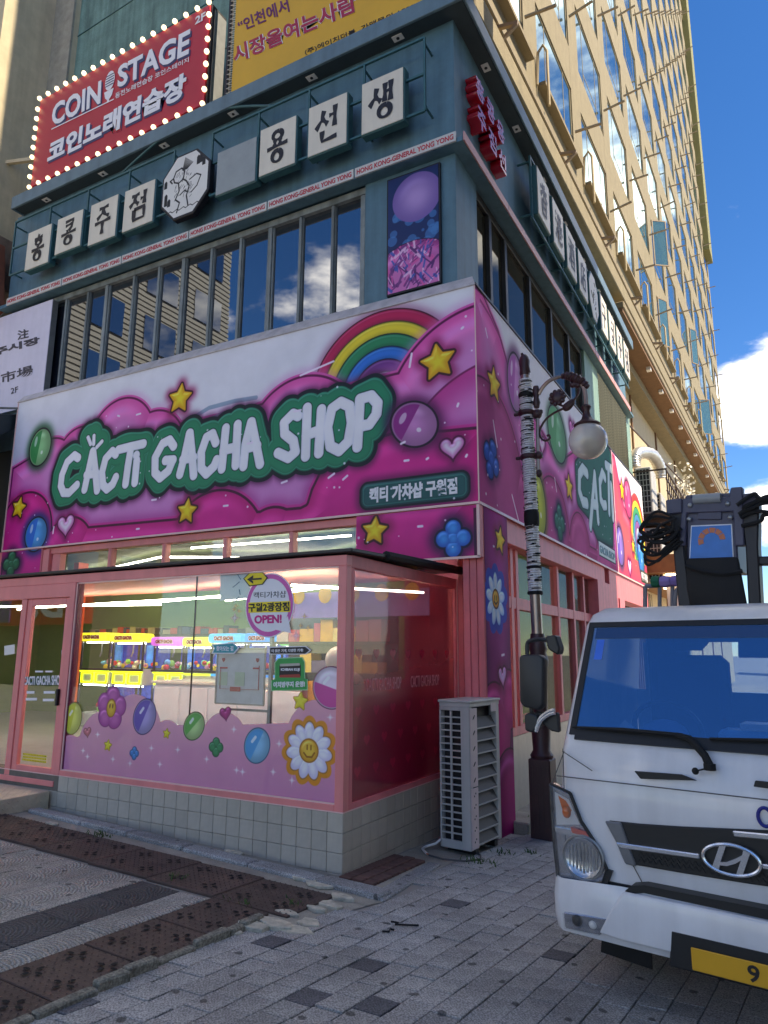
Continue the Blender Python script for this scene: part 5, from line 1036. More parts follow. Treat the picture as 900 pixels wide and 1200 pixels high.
for k,((nm,cl),x,h) in enumerate(zip(MW,pos,hws)):
    t=thing('claw_machine',lbl[k],'claw machine',(x,2.0,.4),group='claw machines in a row inside the shop')
    hm=mat('header '+str(k),cl,.35,emit=cl,es=.35); z0=hz0[k]
    MB().box(x-h,x+h,2.06,2.7,.4,.62).box(x-h,x+h,2.06,2.7,1.12,1.38).build('cabinet',M['cabinet'],t,bev=.012)
    hd=MB().box(x-h+.012,x+h-.012,1.92,2.3,z0,z0+.15).build('header',hm,t,bev=.05,seg=3,smooth=True)
    text('lettering_edge','CACTI GACHA',FRONT(1.92),x-h*.58,x+h*.58,z0+.035,z0+.11,HE,hd,d=.002,bold=.16); text('lettering','CACTI GACHA',FRONT(1.92),x-h*.55,x+h*.55,z0+.04,z0+.105,HI,hd,d=.007,bold=.06)
    MB().box(x-h+.02,x+h-.02,2.66,2.68,1.4,z0).box(x-h+.02,x+h-.02,2.66,2.68,.62,1.12).build('back_panel',M['bluein'],t); MB().box(x-.1,x+.06,2.56,2.6,1.44,z0-.05).build('prize_poster',BP,t)
    p=MB(); [p.box(x+sx*(h-.02)-.014,x+sx*(h-.02)+.014,2.03,2.06,z_a,z_b) for sx in (-1,1) for z_a,z_b in ((.62,1.12),(1.38,z0))]; p.build('corner_post',M['screen'],t)
    MB().box(x-h+.03,x+h-.03,2.045,2.05,1.38,z0).box(x-h+.03,x+h-.03,2.045,2.05,.62,1.12).build('glass',M['clear'],t)
    MB().box(x-h,x+h,2.0,2.05,1.355,1.395).build('ledge',M['ink'],t); MB().box(x-h+.05,x+h-.05,2.1,2.13,z0-.03,z0-.01).box(x-h+.05,x+h-.05,2.1,2.13,1.09,1.11).build('fill_bar',M['mfill'],t)  # emissive bars added inside to make the contents visible
    for dx in (-.4,.35): MB().tube([(x+dx*h,2.3,z0),(x+dx*h,2.3,1.68),(x+dx*h-.04,2.3,1.6)],.014,6).build('claw',M['steel'],t)
    for q in range(16): MB().sphere((x+random.uniform(-h+.07,h-.07),2.2+random.uniform(-.08,.3),1.42+random.uniform(0,.10)),random.uniform(.03,.055),8,6).build('plush',plush[q%6],t,smooth=True)
    for q in range(8): MB().sphere((x+random.uniform(-h+.07,h-.07),2.2+random.uniform(-.08,.3),.66+random.uniform(0,.10)),random.uniform(.04,.06),8,6).build('plush',plush[(q+k)%6],t,smooth=True)
    if k<3:
        n=MB(); n.box(x-h+.01,x+h-.01,2.03,2.055,1.33,1.352)
        for dx in (-h*.48,h*.48):
            w_=h*.36; n.bar((x+dx-w_,2.045,1.31),(x+dx+w_,2.045,1.31),.022); n.bar((x+dx-w_,2.045,1.15),(x+dx+w_,2.045,1.15),.022); n.bar((x+dx-w_,2.045,1.15),(x+dx-w_,2.045,1.31),.022); n.bar((x+dx+w_,2.045,1.15),(x+dx+w_,2.045,1.31),.022)
        n.build('neon_hatch',M['neon'],t)
    else: MB().box(x-h+.01,x+h-.01,2.03,2.055,1.31,1.345).build('colour_strip',hm,t)
bx_=MB(); g_=random.Random(8); x=-9.2; bxs={}
while x<-3.2:
    w_=g_.uniform(.07,.2); bxs.setdefault(g_.choice(['red','dark','dark','cream','blue']),MB()).box(x,x+w_-.012,2.35,2.6,1.99,1.99+g_.uniform(.07,.14)); x+=w_
tsh=thing('display_shelf','long shelf of small packed boxes above the row of claw machines','shelf',(-6,2.4,1.96)); MB().box(-9.3,-3.1,2.32,2.66,1.965,1.99).build('board',M['ink'],tsh)
for kx,cx_ in (('red',(170,56,48)),('dark',(52,50,54)),('cream',(150,140,116)),('blue',(52,70,96))): bxs[kx].build('packed_box',mat('packed box '+kx,rgb(*cx_),.5),tsh,kind='stuff')
# white counter and shelving nearer the window
M['coolwhite']=mat('cool white laminate',rgb(226,232,242),.4,var=.05)
ct_=thing('white_counter','low white counter standing inside the bay window','counter',(-4.6,.6,.4)); c0,c1=-5.0,-2.95; MB().box(c0,c1,.45,1.1,.4,1.26).build('body',M['coolwhite'],ct_,bev=.02); MB().box(c0-.03,c1+.03,.42,1.13,1.26,1.30).build('top',M['cabinet'],ct_,bev=.01)
for k in range(5): MB().box(c0+.04+.5*k,c0+.50+.5*k,.435,.45,.46,1.22).build('front_panel',M['coolwhite'],ct_,bev=.008)
sv=thing('shelf_unit','dark shelf unit with colourful boxes inside near the corner post','shelf',(-1.9,1.2,.4)); 
MB().box(-3.5,-1.75,1.5,1.54,.4,2.5).build('back',M['screen'],sv)
for z in (.6,1.0,1.4,1.8,2.2): MB().box(-3.5,-1.75,1.1,1.5,z,z+.03).build('shelf',M['ink'],sv)
g=random.Random(4); TOY=[('amber',(230,180,50)),('cream',(240,220,120)),('rose',(200,90,110)),('slate',(120,120,150)),('beige',(220,210,200)),('charcoal',(90,90,100)),('orange',(240,160,40))]; SHN={.63:'lowest',1.03:'second lowest',1.43:'third',1.83:'upper'}; ORD='first second third fourth fifth sixth seventh eighth ninth tenth eleventh twelfth thirteenth fourteenth fifteenth sixteenth'.split()
for z in (.63,1.03,1.43,1.83):
    x=-3.45; kk=0
    while x<-1.95:
        w_=g.uniform(.1,.24); h_=g.uniform(.12,.3); cn_,cc_=g.choice(TOY); o=MB().box(x,x+w_-.01,1.15,1.4,z,z+h_).build('toy_box',M.setdefault('toy '+cn_,mat('toy '+cn_,rgb(*cc_),.5)) if 'toy '+cn_ not in M else M['toy '+cn_]); tag(o,'%s toy box on the %s dark shelf inside the shop, %s from the left'%(cn_,SHN[z],ORD[kk]),'toy box','boxed toys on the shelves'); x+=w_; kk+=1
rd=thing('red_cabinet','tall magenta cabinet seen through the side window','cabinet',(-1.2,-.3,.4)); MB().box(-1.5,-.85,-.2,.5,.4,1.4).build('body',mat('magenta cabinet',rgb(190,20,80),.4),rd,bev=.02); MB().box(-1.45,-.9,-.22,-.2,.6,1.3).build('front_panel',mat('crimson panel',rgb(130,10,50),.3),rd)
pb=thing('balloon_bunch','white balloons above the red cabinet behind the side window','balloons',(-1.1,-.9,1.4)); 
for q in ((-1.1,-.95,1.62),(-1.2,-.85,1.45),(-1.05,-.8,1.38)): MB().sphere(q,.13,12,10).build('balloon',M['white'],pb,smooth=True)
vb=thing('violet_banner','violet hanging banner with yellow drips high inside the bay','banner',(-1.7,.9,2.2)); MB().box(-3.0,-1.0,.88,.9,2.13,2.46).build('cloth',mat('violet cloth',rgb(150,130,206),.6),vb)
d=MB()
for k in range(5): d.prism([(-2.9+.42*k+.1*math.cos(t*PI/6),2.42+.11*math.sin(t*PI/6)) for t in range(12)],FRONT(.87),0,.006)
d.build('drip',mat('yellow drip',rgb(230,190,50),.5),vb)
hp=thing('hanging_poster','cream hanging poster with black brush writing inside the top of the bay window','poster',(-2.75,-1.6,2.2)); q=[(-1.976,2.165),(-1.62,2.177),(-1.636,2.458),(-1.996,2.454)]; MB().prism([(a,b) for a,b in q],FRONT(YV+.1),0,.006).build('sheet',M['cream'],hp)
for k in range(4): b=(-1.775,2.402); MB().bar(FRONT(YV+.1)(b[0]+random.uniform(-.03,.03),b[1]-.07*k,.008),FRONT(YV+.1)(b[0]+random.uniform(-.06,.06),b[1]-.05-.07*k,.008),.018,.002).build('brush_mark',M['ink'],hp)
MB().sphere((-4.7,-.2,2.52),(.06,.06,.05),10,8).build('camera_dome',M['ink'],sh,smooth=True)
# ------------------------------------------------------------------ things stuck on the glass
FG=FRONT(YV+.022)
c=(-1.335,2.1); R=.255
rs=thing('round_sticker','round white speech bubble sticker with pink rim on the bay window','sticker',(c[0],YV+.02,c[1]))
ci=lambda r,n=40,ky=1.06:[(c[0]+r*math.cos(2*PI*k/n),c[1]+r*ky*math.sin(2*PI*k/n)) for k in range(n)]
MB().prism(ci(.27),FG,.001,.003).build('rim_edge',M['white_ink'],rs); MB().prism(ci(.26),FG,.003,.005).build('rim',mat('orchid print',rgb(222,96,176),.5),rs); MB().prism(ci(.222),FG,.005,.007).build('disc',M['white_ink'],rs)
MB().prism([(-1.25,1.882),(-1.083,1.851),(-1.125,1.998)],FG,.005,.0075).build('bubble_tail',M['white_ink'],rs)
text('lettering','캑티가챠샵',FG,0,0,0,0,M['ink'],rs,d=.008,bold=-.004,quad=[(-1.511,2.166),(-1.15,2.162),(-1.152,2.221),(-1.514,2.22)]); MB().prism([(-1.563,2.037),(-1.099,2.034),(-1.103,2.13),(-1.568,2.129)],FG,.007,.0085).build('highlight',mat('yellow print 2',rgb(250,222,50),.5),rs)
text('lettering','구월2광장점',FG,0,0,0,0,M['ink'],rs,d=.010,bold=.03,quad=[(-1.564,2.045),(-1.108,2.042),(-1.112,2.123),(-1.568,2.121)]); text('lettering','OPEN!',FG,0,0,0,0,M['magenta_ink'],rs,d=.008,bold=.04,quad=[(-1.49,1.937),(-1.187,1.94),(-1.19,2.014),(-1.494,2.013)])
ars=thing('arrow_sticker','yellow hexagonal sticker with a black left arrow above the round sticker','sticker',(*(-1.501,2.342),0)); ars.location=((-1.501,2.342)[0],YV+.02,(-1.501,2.342)[1]); OFF[ars.name]=Vector(ars.location)
q=[(-1.64,2.349),(-1.573,2.4),(-1.416,2.4),(-1.356,2.344),(-1.411,2.285),(-1.566,2.276)]; MB().prism(q,FG,.009,.011).build('edge',M['ink'],ars); qc=(sum(p[0] for p in q)/6,sum(p[1] for p in q)/6); MB().prism([(qc[0]+(p[0]-qc[0])*.9,qc[1]+(p[1]-qc[1])*.88) for p in q],FG,.011,.013).build('face',mat('yellow print 3',rgb(240,214,40),.5),ars)
b=MB(); b.bar(FG(*(-1.57,2.338),.015),FG(*(-1.423,2.339),.015),.016,.003,up=(0,-1,0)); b.prism([(-1.59,2.339),(-1.522,2.374),(-1.521,2.351),(-1.55,2.337),(-1.52,2.32),(-1.518,2.297)],FG,.013,.016); b.build('arrow',M['ink'],ars)
mb_=thing('map_board','white route map board with thin metal frame behind the bay window','map',((-1.66,1.495)[0],YV+.06,(-1.642,1.201)[1])); FB=FRONT(YV+.075)
q=[(-1.922,1.227),(-1.406,1.232),(-1.392,1.705),(-1.926,1.727)]; qx=[q[0][0],q[2][0]-.01,q[0][1],q[2][1]]
x0,x1,z0,z1=(-1.956,1.719)[0],(-1.402,1.72)[0],(-1.654,1.23)[1],(-1.683,1.719)[1]
MB().box(x0,x1,YV+.075,YV+.085,z0,z1).build('sheet',mat('map sheet',rgb(206,208,212),.4),mb_); fr=MB(); fr.bar((x0,YV+.075,z0),(x1,YV+.075,z0),.014); fr.bar((x0,YV+.075,z1),(x1,YV+.075,z1),.014); fr.bar((x0,YV+.075,z0),(x0,YV+.075,z1),.014); fr.bar((x1,YV+.075,z0),(x1,YV+.075,z1),.014); fr.build('frame',M['steel'],mb_)
st=MB(); st.bar((x1+.05,YV+.1,.42),(x1+.05,YV+.1,z1+.12),.03); st.bar((x0+.1,YV+.1,z1+.05),(x1+.05,YV+.1,z1+.05),.02); st.bar((x0+.1,YV+.1,z0-.05),(x1+.05,YV+.1,z0-.05),.02); st.build('stand',M['steel'],mb_)
r=MB(); r.bar((x0+.05,YV+.07,z0+.13),(x1-.05,YV+.07,z0+.13),.008,.002); r.bar((x0+.05,YV+.07,z0+.13),(x0+.05,YV+.07,z1-.17),.008,.002); r.bar((x1-.06,YV+.07,z0+.13),(x1-.06,YV+.07,z1-.15),.008,.002); r.box(x0+.17,x0+.29,YV+.068,YV+.07,z0+.11,z0+.15); r.box(x0+.04,x0+.13,YV+.068,YV+.07,z1-.18,z1-.165); r.box(x1-.13,x1-.06,YV+.068,YV+.07,z1-.18,z1-.165); r.lathe((x0+.08,YV+.068,z1-.1),[(.004,-.02),(.016,.0),(.012,.016)],8); r.lathe((x1-.08,YV+.068,z1-.1),[(.004,-.02),(.016,.0),(.012,.016)],8); r.build('route_marks',M['red_ink'],mb_)
gr=MB().box(x0+.03,x0+.13,YV+.070,YV+.074,z0+.16,z0+.28).box(x0+.22,x0+.33,YV+.070,YV+.074,z0+.16,z0+.28); gr.build('park_patch',mat('pale green print',rgb(186,206,180),.5),mb_)
ws=thing('direction_sticker','teal ribbon sticker pointing right at the top of the map board','sticker',((-1.814,1.727)[0],YV+.02,(-1.814,1.727)[1])); MB().prism([(-1.984,1.673),(-1.71,1.674),(-1.654,1.727),(-1.726,1.773),(-1.99,1.758),(-1.956,1.719)],FG,.0,.002).build('edge',M['white_ink'],ws); MB().prism([(-1.964,1.681),(-1.72,1.682),(-1.674,1.727),(-1.736,1.765),(-1.968,1.75),(-1.946,1.719)],FG,.002,.004).build('face',mat('teal print',rgb(50,160,170),.5),ws); text('lettering','찾아오는 길',FG,0,0,0,0,M['white_ink'],ws,d=.005,bold=.03,quad=[(-1.923,1.696),(-1.721,1.697),(-1.724,1.742),(-1.927,1.742)])
ks=thing('black_arrow_sticker','black arrow shaped sticker beside the map board','sticker',((-1.095,1.706)[0],YV+.02,(-1.095,1.706)[1])); MB().prism([(-1.315,1.669),(-0.924,1.671),(-0.873,1.707),(-0.927,1.742),(-1.318,1.735)],FG,.0,.002).build('edge',M['white_ink'],ks); MB().prism([(-1.306,1.676),(-0.933,1.678),(-0.89,1.706),(-0.935,1.735),(-1.308,1.727)],FG,.002,.004).build('face',M['ink'],ks); text('lettering','더 많은 기계, 다양한 기계!',FG,0,0,0,0,M['white_ink'],ks,d=.005,bold=.03,quad=[(-1.287,1.683),(-0.952,1.692),(-0.953,1.721),(-1.289,1.713)])
gs=thing('green_badge_sticker','green rounded badge sticker with a dark product picture on the bay window','sticker',((-1.087,1.505)[0],YV+.02,(-1.087,1.505)[1]))
q=[(-1.273,1.365),(-0.906,1.383),(-0.909,1.467),(-0.935,1.473),(-0.94,1.607),(-0.968,1.642),(-1.211,1.633),(-1.246,1.596),(-1.24,1.459),(-1.277,1.451)]; qc=(sum(p[0] for p in q)/10,sum(p[1] for p in q)/10); MB().prism([(qc[0]+(p[0]-qc[0])*1.05,qc[1]+(p[1]-qc[1])*1.05) for p in q],FG,.0,.002).build('edge',mat('pale green edge',rgb(160,220,170),.5),gs,bev=0); MB().prism(q,FG,.002,.004).build('face',mat('leaf green print',rgb(36,160,80),.5),gs)
MB().prism([(-1.195,1.482),(-0.971,1.493),(-0.974,1.585),(-1.199,1.575)],FG,.004,.006).build('picture',M['ink'],gs); MB().prism([(-1.195,1.475),(-0.971,1.479),(-0.981,1.507),(-1.187,1.496)],FG,.006,.007).build('picture_base',mat('brick red print',rgb(170,60,50),.5),gs); MB().prism([(-1.19,1.568),(-0.983,1.578),(-0.984,1.599),(-1.191,1.59)],FG,.006,.007).build('picture_top',M['steel'],gs)
text('lettering','ICHIBAN KUJI',FG,0,0,0,0,M['white_ink'],gs,d=.007,bold=.04,quad=[(-1.179,1.525),(-0.981,1.528),(-0.982,1.557),(-1.18,1.554)]); text('lettering','이치방쿠지 운영!',FG,0,0,0,0,M['white_ink'],gs,d=.006,bold=.04,quad=[(-1.255,1.387),(-0.924,1.403),(-0.926,1.452),(-1.257,1.437)])
# ------------------------------------------------------------------ chequer-plate step at the door
M['cheq']=mat('chequer plate',rgb(214,204,180),.4,metal=.35,var=.15,bump=.1)  # plate colour raised to paint in sunlight on the step
sp_=thing('metal_step','chequer plate metal step in front of the shop door','step',(-4.6,-2.1,.14)); SX=(-4.015,-1.798)[0]+.02
MB().box(-6.4,SX,-2.37,YV-.03,.12,.30).build('box',M['cheq'],sp_,bev=.006)
dm_=MB().add([(-.028,0,0),(0,-.009,0),(.028,0,0),(0,.009,0),(0,0,.005)],[(0,1,4),(1,2,4),(2,3,4),(3,0,4)]).mesh('stud',M['cheq'])
sb=MB()
for i in range(50):
    for j in range(11):
        x=SX-.03-.048*i; y=-2.34+.048*j; a=PI/4 if (i+j)%2 else -PI/4; r=.022
        sb.add([(x+r*math.cos(a),y+r*math.sin(a),.300),(x-.4*r*math.sin(a),y+.4*r*math.cos(a),.300),(x-r*math.cos(a),y-r*math.sin(a),.300),(x+.4*r*math.sin(a),y-.4*r*math.cos(a),.300),(x,y,.305)],[(0,1,4),(1,2,4),(2,3,4),(3,0,4)])
for j in range(11):
    for k in range(3):
        y=-2.34+.05*j; z=.16+.05*k; a=PI/4 if (j+k)%2 else -PI/4; r=.022; P=[(y+r*math.cos(a),z+r*math.sin(a)),(y-.4*r*math.sin(a),z+.4*r*math.cos(a)),(y-r*math.cos(a),z-r*math.sin(a)),(y+.4*r*math.sin(a),z-.4*r*math.cos(a))]
        sb.add([(SX+.001,p,q) for p,q in P]+[(SX+.006,y,z)],[(0,1,4),(1,2,4),(2,3,4),(3,0,4)])
sb.build('tread_stud',M['cheq'],sp_,kind='stuff')

# ------------------------------------------------------------------ outdoor air-conditioning unit
M['acgrey']=mat('light grey sheet metal',rgb(192,190,186),.45,var=.06,streak=.14); M['acpink']=mat('faded side strip',rgb(216,196,196),.5,var=.08,streak=.15); M['acdark']=mat('dark grey fan guard',rgb(84,82,80),.55,var=.12)
ac=thing('air_conditioner','tall grey outdoor air conditioner standing on the pavement beside the pink corner bay','air conditioner',(-.283,-.44,-.08),math.radians(-7))
X0,X1,Y0,Y1,Z0,Z1=0,.33,0,.60,.028,1.244+.08
b=MB(); b.box(X0,X1,Y0+.0,Y1,Z1-.05,Z1-.012); b.box(X1-.10,X1-.008,Y0,Y0+.06,Z0,Z1-.05); b.box(X0,X0+.02,Y0,Y0+.03,Z0,Z1-.05); b.box(X0,X1-.1,Y0,Y0+.03,Z0,Z0+.07); b.box(X0,X1-.1,Y0,Y0+.03,Z1-.085,Z1-.05); b.box(X1-.06,X1-.005,Y1-.06,Y1,Z0,Z1-.05); b.box(X0,X0+.02,Y0+.03,Y1,Z0,Z1-.05); b.box(X0+.02,X1-.06,Y1-.02,Y1,Z0,Z1-.05); b.build('casing',M['acgrey'],ac,bev=.004)
MB().box(X0-.01,X1+.012,Y0-.012,Y1+.012,Z1-.012,Z1+.012).build('top_panel',M['acgrey'],ac,bev=.008,seg=2)
MB().box(X0+.03,X1-.11,Y0+.05,Y0+.07,Z0+.06,Z1-.09).build('coil',M['ink'],ac)
bx=MB().box(X0+.02,X1-.10,-.006,.006,-.0065,.0065).mesh('grille_bar',M['acgrey'],off=(0,0,0)); n=19
for k in range(1,n): link('grille_bar',bx,ac,loc=(0,Y0+.012,Z0+.07+(Z1-.155-Z0)*k/n))
MB().box((X0+X1-.08)/2-.01,(X0+X1-.08)/2+.008,Y0+.003,Y0+.02,Z0+.07,Z1-.085).build('grille_bar',M['acgrey'],ac)
for z0,z1 in ((Z0+.01,Z0+.53),(Z0+.54,Z1-.06)):
    sp=MB().box(X1-.005,X1+.004,Y0+.004,Y0+.135,z0,z1).build('side_strip',M['acpink'],ac,bev=.003); hb_=MB()
    for k in range(5):
        z=z0+.06+k*(z1-z0-.1)/4.3; o=(Y0+.07,z)
        if z0>Z0+.3: hb_.prism([(o[0]+.026*math.cos(t*PI/5)*.8+.0,o[1]+.012*math.sin(t*PI/5)+.018*math.cos(t*PI/5)) for t in range(10)],SIDE(X1),.003,.0052)
        else:
            for dy,dz in ((-.012,.0),(.012,.022)): hb_.prism([(o[0]+dy+.009*math.cos(t*PI/4),o[1]+dz+.009*math.sin(t*PI/4)) for t in range(8)],SIDE(X1),.003,.0052)
    hb_.build('knockout_hole',M['ink'],sp)
lv=MB().add([(0,0,.0),(0,.41,.0),(-.06,.41,.098),(-.06,0,.098),(-.008,0,-.004),(-.008,.41,-.004),(-.068,.41,.094),(-.068,0,.094)],[(0,1,2,3),(7,6,5,4),(0,4,5,1),(1,5,6,2),(2,6,7,3),(3,7,4,0)]).mesh('louvre',M['acdark'],bev=.003)
le=MB().box(-.006,.006,0,.41,-.005,.006).mesh('louvre_edge',M['acgrey'])
for k in range(10):
    z=Z0+.03+.113*k; o=link('louvre',lv,ac,loc=(X1-.006,Y0+.14,z)); link('louvre_edge',le,o,loc=None); 
MB().box(X1-.10,X1-.085,Y0+.1,Y1-.06,Z0+.02,Z1-.06).build('fan_shroud',M['ink'],ac)
MB().box(X1-.004,X1+.006,Y0+.42,Y0+.53,Z1-.11,Z1-.03).build('label_plate',M['acpink'],ac)
for y in (Y0+.1,Y1-.12): MB().box(X0+.02,X1-.02,y,y+.06,Z0-.05,Z0).build('foot',M['ink'],ac)
q=[(-.27,-.40,.02),(-.32,-.46,-.03),(-.40,-.50,-.055),(-.40,-.58,-.058),(-.34,-.66,-.055),(-.29,-.72,-.052)]
cb=thing('white_cable','white cable trailing from the air conditioner onto the paving','cable',(-.4,-.3,-.06)); MB().tube(q,.011,6).build('sheath',M['white'],cb,smooth=True); MB().tube([q[-1],(-.27,-.74,-.05),(-.25,-.75,-.05)],.005,5).build('core',mat('copper orange',rgb(206,110,60),.5),cb)
hs_=MB().tube([(-.25,-.76,-.052),(-.1,-.78,-.06),(.06,-.72,-.068),(.16,-.56,-.078),(.1,-.42,-.08),(.03,-.36,-.085)],.008,6).build('drain_hose',M['acdark'],smooth=True); tag(hs_,'thin dark hose lying on the paving in front of the air conditioner','hose')
w1=[(0.287,-2.46),(0.333,-2.448),(0.331,-2.491),(0.457,-2.406)]; o=MB().tube([(a,b,gz(a,b)+.008) for a,b in w1],.006,5).build('wire_scrap',M['rubber']); tag(o,'bent black wire scrap lying on the pavers, the longer piece','wire')
w1=[(0.327,-2.647),(0.363,-2.626),(0.347,-2.58),(0.373,-2.579)]; o=MB().tube([(a,b,gz(a,b)+.008) for a,b in w1],.006,5).build('wire_scrap',M['rubber']); tag(o,'short curled black wire scrap nearest the viewer on the pavers','wire')
# ------------------------------------------------------------------ ornamental street lamp
LX,LY=.335,.78; FLp=FRONT(LY)
M['bronze']=mat('dark red bronze paint',rgb(74,46,46),.45,var=.2,bump=.15,streak=.2); M['tube']=mat('brushed pole',rgb(168,150,140),.3,metal=.75,var=.1)
lamp=thing('street_lamp','ornamental street lamp with a milky globe and a pole wrapped in white light strings','street lamp',(LX,LY,-.16))
MB().box(LX-.115,LX+.115,LY-.115,LY+.115,-.2,.62).build('base',M['bronze'],lamp,bev=.012)
b=MB()
for k in range(4):
    for s in (-1,1): b.box(LX-.09+.055*k,LX-.07+.055*k,LY+s*.116-.004,LY+s*.116+.004,-.1,.55)
b.build('base_flute',M['bronze'],lamp)
MB().lathe((LX,LY,.6),[(.11,0),(.12,.05),(.09,.1),(.1,.3),(.08,.5),(.085,.9),(.1,.96),(.11,1.0),(.1,1.05),(.085,1.1),(.1,1.14),(.085,1.2),(.075,1.3)],16).build('shaft',M['bronze'],lamp,smooth=True)
T0=(LX,LY,1.85); T1=(0.298,4.554); ptop=(0.305,4.741)
lean=lambda z:(LX+((0.306,5.079)[0]-.01-LX)*(z-1.7)/(5.1-1.7),LY,z)
MB().tube([lean(1.75),lean(4.95)],[.062,.052],12).build('pole',M['tube'],lamp,smooth=True)
# light string wound round the pole: white cable with dark wraps
wl=mat('white cable wrap',rgb(240,240,240),.5,var=.15,scale=40)
turn=[];z=2.33
pts=[];dk=[]
while z<4.82:
    a=z*2*PI/.026; c=lean(z); pts.append((c[0]+.066*math.cos(a),c[1]+.066*math.sin(a),z)); z+=.026/10
MB().tube(pts,.0115,5).build('light_string',wl,lamp,smooth=True)
w_=MB()
for k in range(170):
    z=random.uniform(2.35,4.8); a0=random.uniform(0,2*PI); c=lean(z); L=random.uniform(.4,1.6); P=[(lean(z)[0]+.0785*math.cos(a0+L*t/4),LY+.0785*math.sin(a0+L*t/4),z+.016*t/4*L*.3) for t in range(5)]; w_.tube(P,.006,4)
w_.build('dark_wire',M['rubber'],lamp,kind='stuff')
for zc,h in ((3.17,.09),(2.34,.02),(4.62,.03),(2.62,.014),(3.9,.014)):
    c=lean(zc); MB().lathe((c[0],c[1],zc-h),[(.074,0),(.084,h*.3),(.086,h),(.084,h*1.7),(.074,2*h)],14).build('tape_band',M['rubber'],lamp,smooth=True)
cz=(0.295,4.743)[1]
c=lean(4.9); MB().lathe((c[0],c[1],4.84),[(.045,0),(.06,.05),(.055,.1),(.065,.2),(.05,.25),(.03,.28)],12).build('finial',M['bronze'],lamp,smooth=True)
fr=MB(); q=[(0.273,5.148),(0.334,5.059),(0.356,4.895),(0.284,4.937)]; 
for a,b in zip(q,q[1:]+q[:1]): fr.bar(FLp(*a,0),FLp(*b,0),.022)
fr.bar(FLp(*(0.293,4.997),0),FLp(*(0.351,4.89),0),.015); fr.build('finial_frame',M['bronze'],lamp)
for zz,xr_ in (((0.313,4.407)[1],(0.492,4.377)[0]),((0.294,3.88)[1],(0.471,3.856)[0])):
    c=lean(zz)
    MB().lathe((c[0],c[1],zz-.035),[(.07,0),(.1,.02),(.1,.05),(.07,.07)],14).bar((c[0]-.15,LY,zz),(c[0]+.1,LY,zz),.035).bar((c[0],LY,zz),(xr_,LY,zz-.01),.04).build('bracket_clamp',M['bronze'],lamp,bev=.006)
rod=[(0.431,4.41),(0.414,3.713)]; MB().tube([FLp(*rod[0],0),FLp(*rod[1],0)],.022,8).build('bracket_rod',M['tube'],lamp,smooth=True)
for cc,rr in (([(0.424,3.677)],(.035,.035,.05)),([(0.426,4.374)],.06),([(0.425,3.886)],.05)): MB().sphere(FLp(*cc[0],0),rr,8,6).build('bracket_knob',M['bronze'],lamp,smooth=True)
MB().lathe(FLp(*(0.425,4.45),0),[(.03,0),(.045,.06),(.03,.12),(.045,.2),(.03,.26)],10).build('bracket_socket',M['bronze'],lamp,smooth=True)
def smoothpath(l,n=6):
    out=[]; P=[l[0]]+list(l)+[l[-1]]
    for i in range(1,len(P)-2):
        for t in range(n):
            t/=n; p0,p1,p2,p3=[Vector(q) for q in P[i-1:i+3]]; out.append(.5*((2*p1)+(p2-p0)*t+(2*p0-5*p1+4*p2-p3)*t*t+(3*p1-p0-3*p2+p3)*t**3))
    out.append(Vector(l[-1])); return out
arm=smoothpath([FLp(*p,0) for p in [(0.453,4.608),(0.509,4.689),(0.6,4.755),(0.722,4.774),(0.841,4.737),(0.923,4.676),(0.969,4.587),(0.983,4.478),(0.98,4.354)]])
MB().tube(arm,.023,8).build('arm',M['tube'],lamp,smooth=True)
lf=MB(); tk=smoothpath([FLp(*p,-.0) for p in [(0.726,4.773),(0.808,4.765),(0.874,4.721),(0.956,4.664),(1.003,4.598)]])
lf.tube(tk,[.028+.028*math.sin(PI*i/(len(tk)-1))+.008*math.sin(i*1.9) for i in range(len(tk))],8); 
for p in [(0.871,4.65),(0.845,4.649),(0.904,4.635),(0.995,4.609),(0.792,4.779)]: lf.sphere(FLp(*p,0),.035,7,5)
tk=smoothpath([FLp(*p,0) for p in [(0.722,4.389),(0.775,4.407),(0.854,4.473)]]); lf.tube(tk,[.015+.035*math.sin(PI*i/(len(tk)-1))**.8 for i in range(len(tk))],8); lf.build('leaf_ornament',M['bronze'],lamp,smooth=True)
sc_=MB(); sc_.tube(smoothpath([FLp(*p,0) for p in [(0.722,4.389),(0.6,4.346),(0.51,4.279),(0.45,4.172),(0.459,4.09),(0.509,4.046),(0.562,4.066),(0.555,4.106),(0.529,4.097)]]),.013,6); sc_.tube(smoothpath([FLp(*p,0) for p in [(0.749,4.407),(0.682,4.449),(0.658,4.49)]]),.013,6); sc_.tube(smoothpath([FLp(*p,0) for p in [(0.854,4.473),(0.908,4.544),(0.917,4.632)]]),.011,6); sc_.build('scroll',M['bronze'],lamp,smooth=True)
rz=[(0.668,4.528)]; r0=MB(); cR=FLp(*rz[0],0); r0.sphere(cR,(.085,.05,.085),10,8)
for k in range(10): t=2*PI*k/10; r0.sphere((cR[0]+.075*math.cos(t),cR[1]-.01,cR[2]+.075*math.sin(t)),.028,6,5)
r0.build('rosette',M['bronze'],lamp,smooth=True)
gc=[(0.981,3.979)]; gx,gzz=gc[0]; rg=.208
MB().lathe((gx,LY,gzz+rg*.86),[(.135,-.02),(.15,.0),(.13,.02),(.09,.04),(.06,.07),(.045,.11),(.035,.16),(.05,.19),(.055,.21),(.04,.23)],18).build('lamp_cap',M['bronze'],lamp,smooth=True)
gm=mat('milky globe',rgb(232,224,210),.25,var=.05); t=gm.node_tree; b=t.nodes['Principled BSDF']; b.inputs['Transmission Weight'].default_value=.25; b.inputs['Alpha'].default_value=.86; b.inputs['Coat Weight'].default_value=.6
MB().sphere((gx,LY,gzz),rg,28,18).build('globe',gm,lamp,smooth=True)
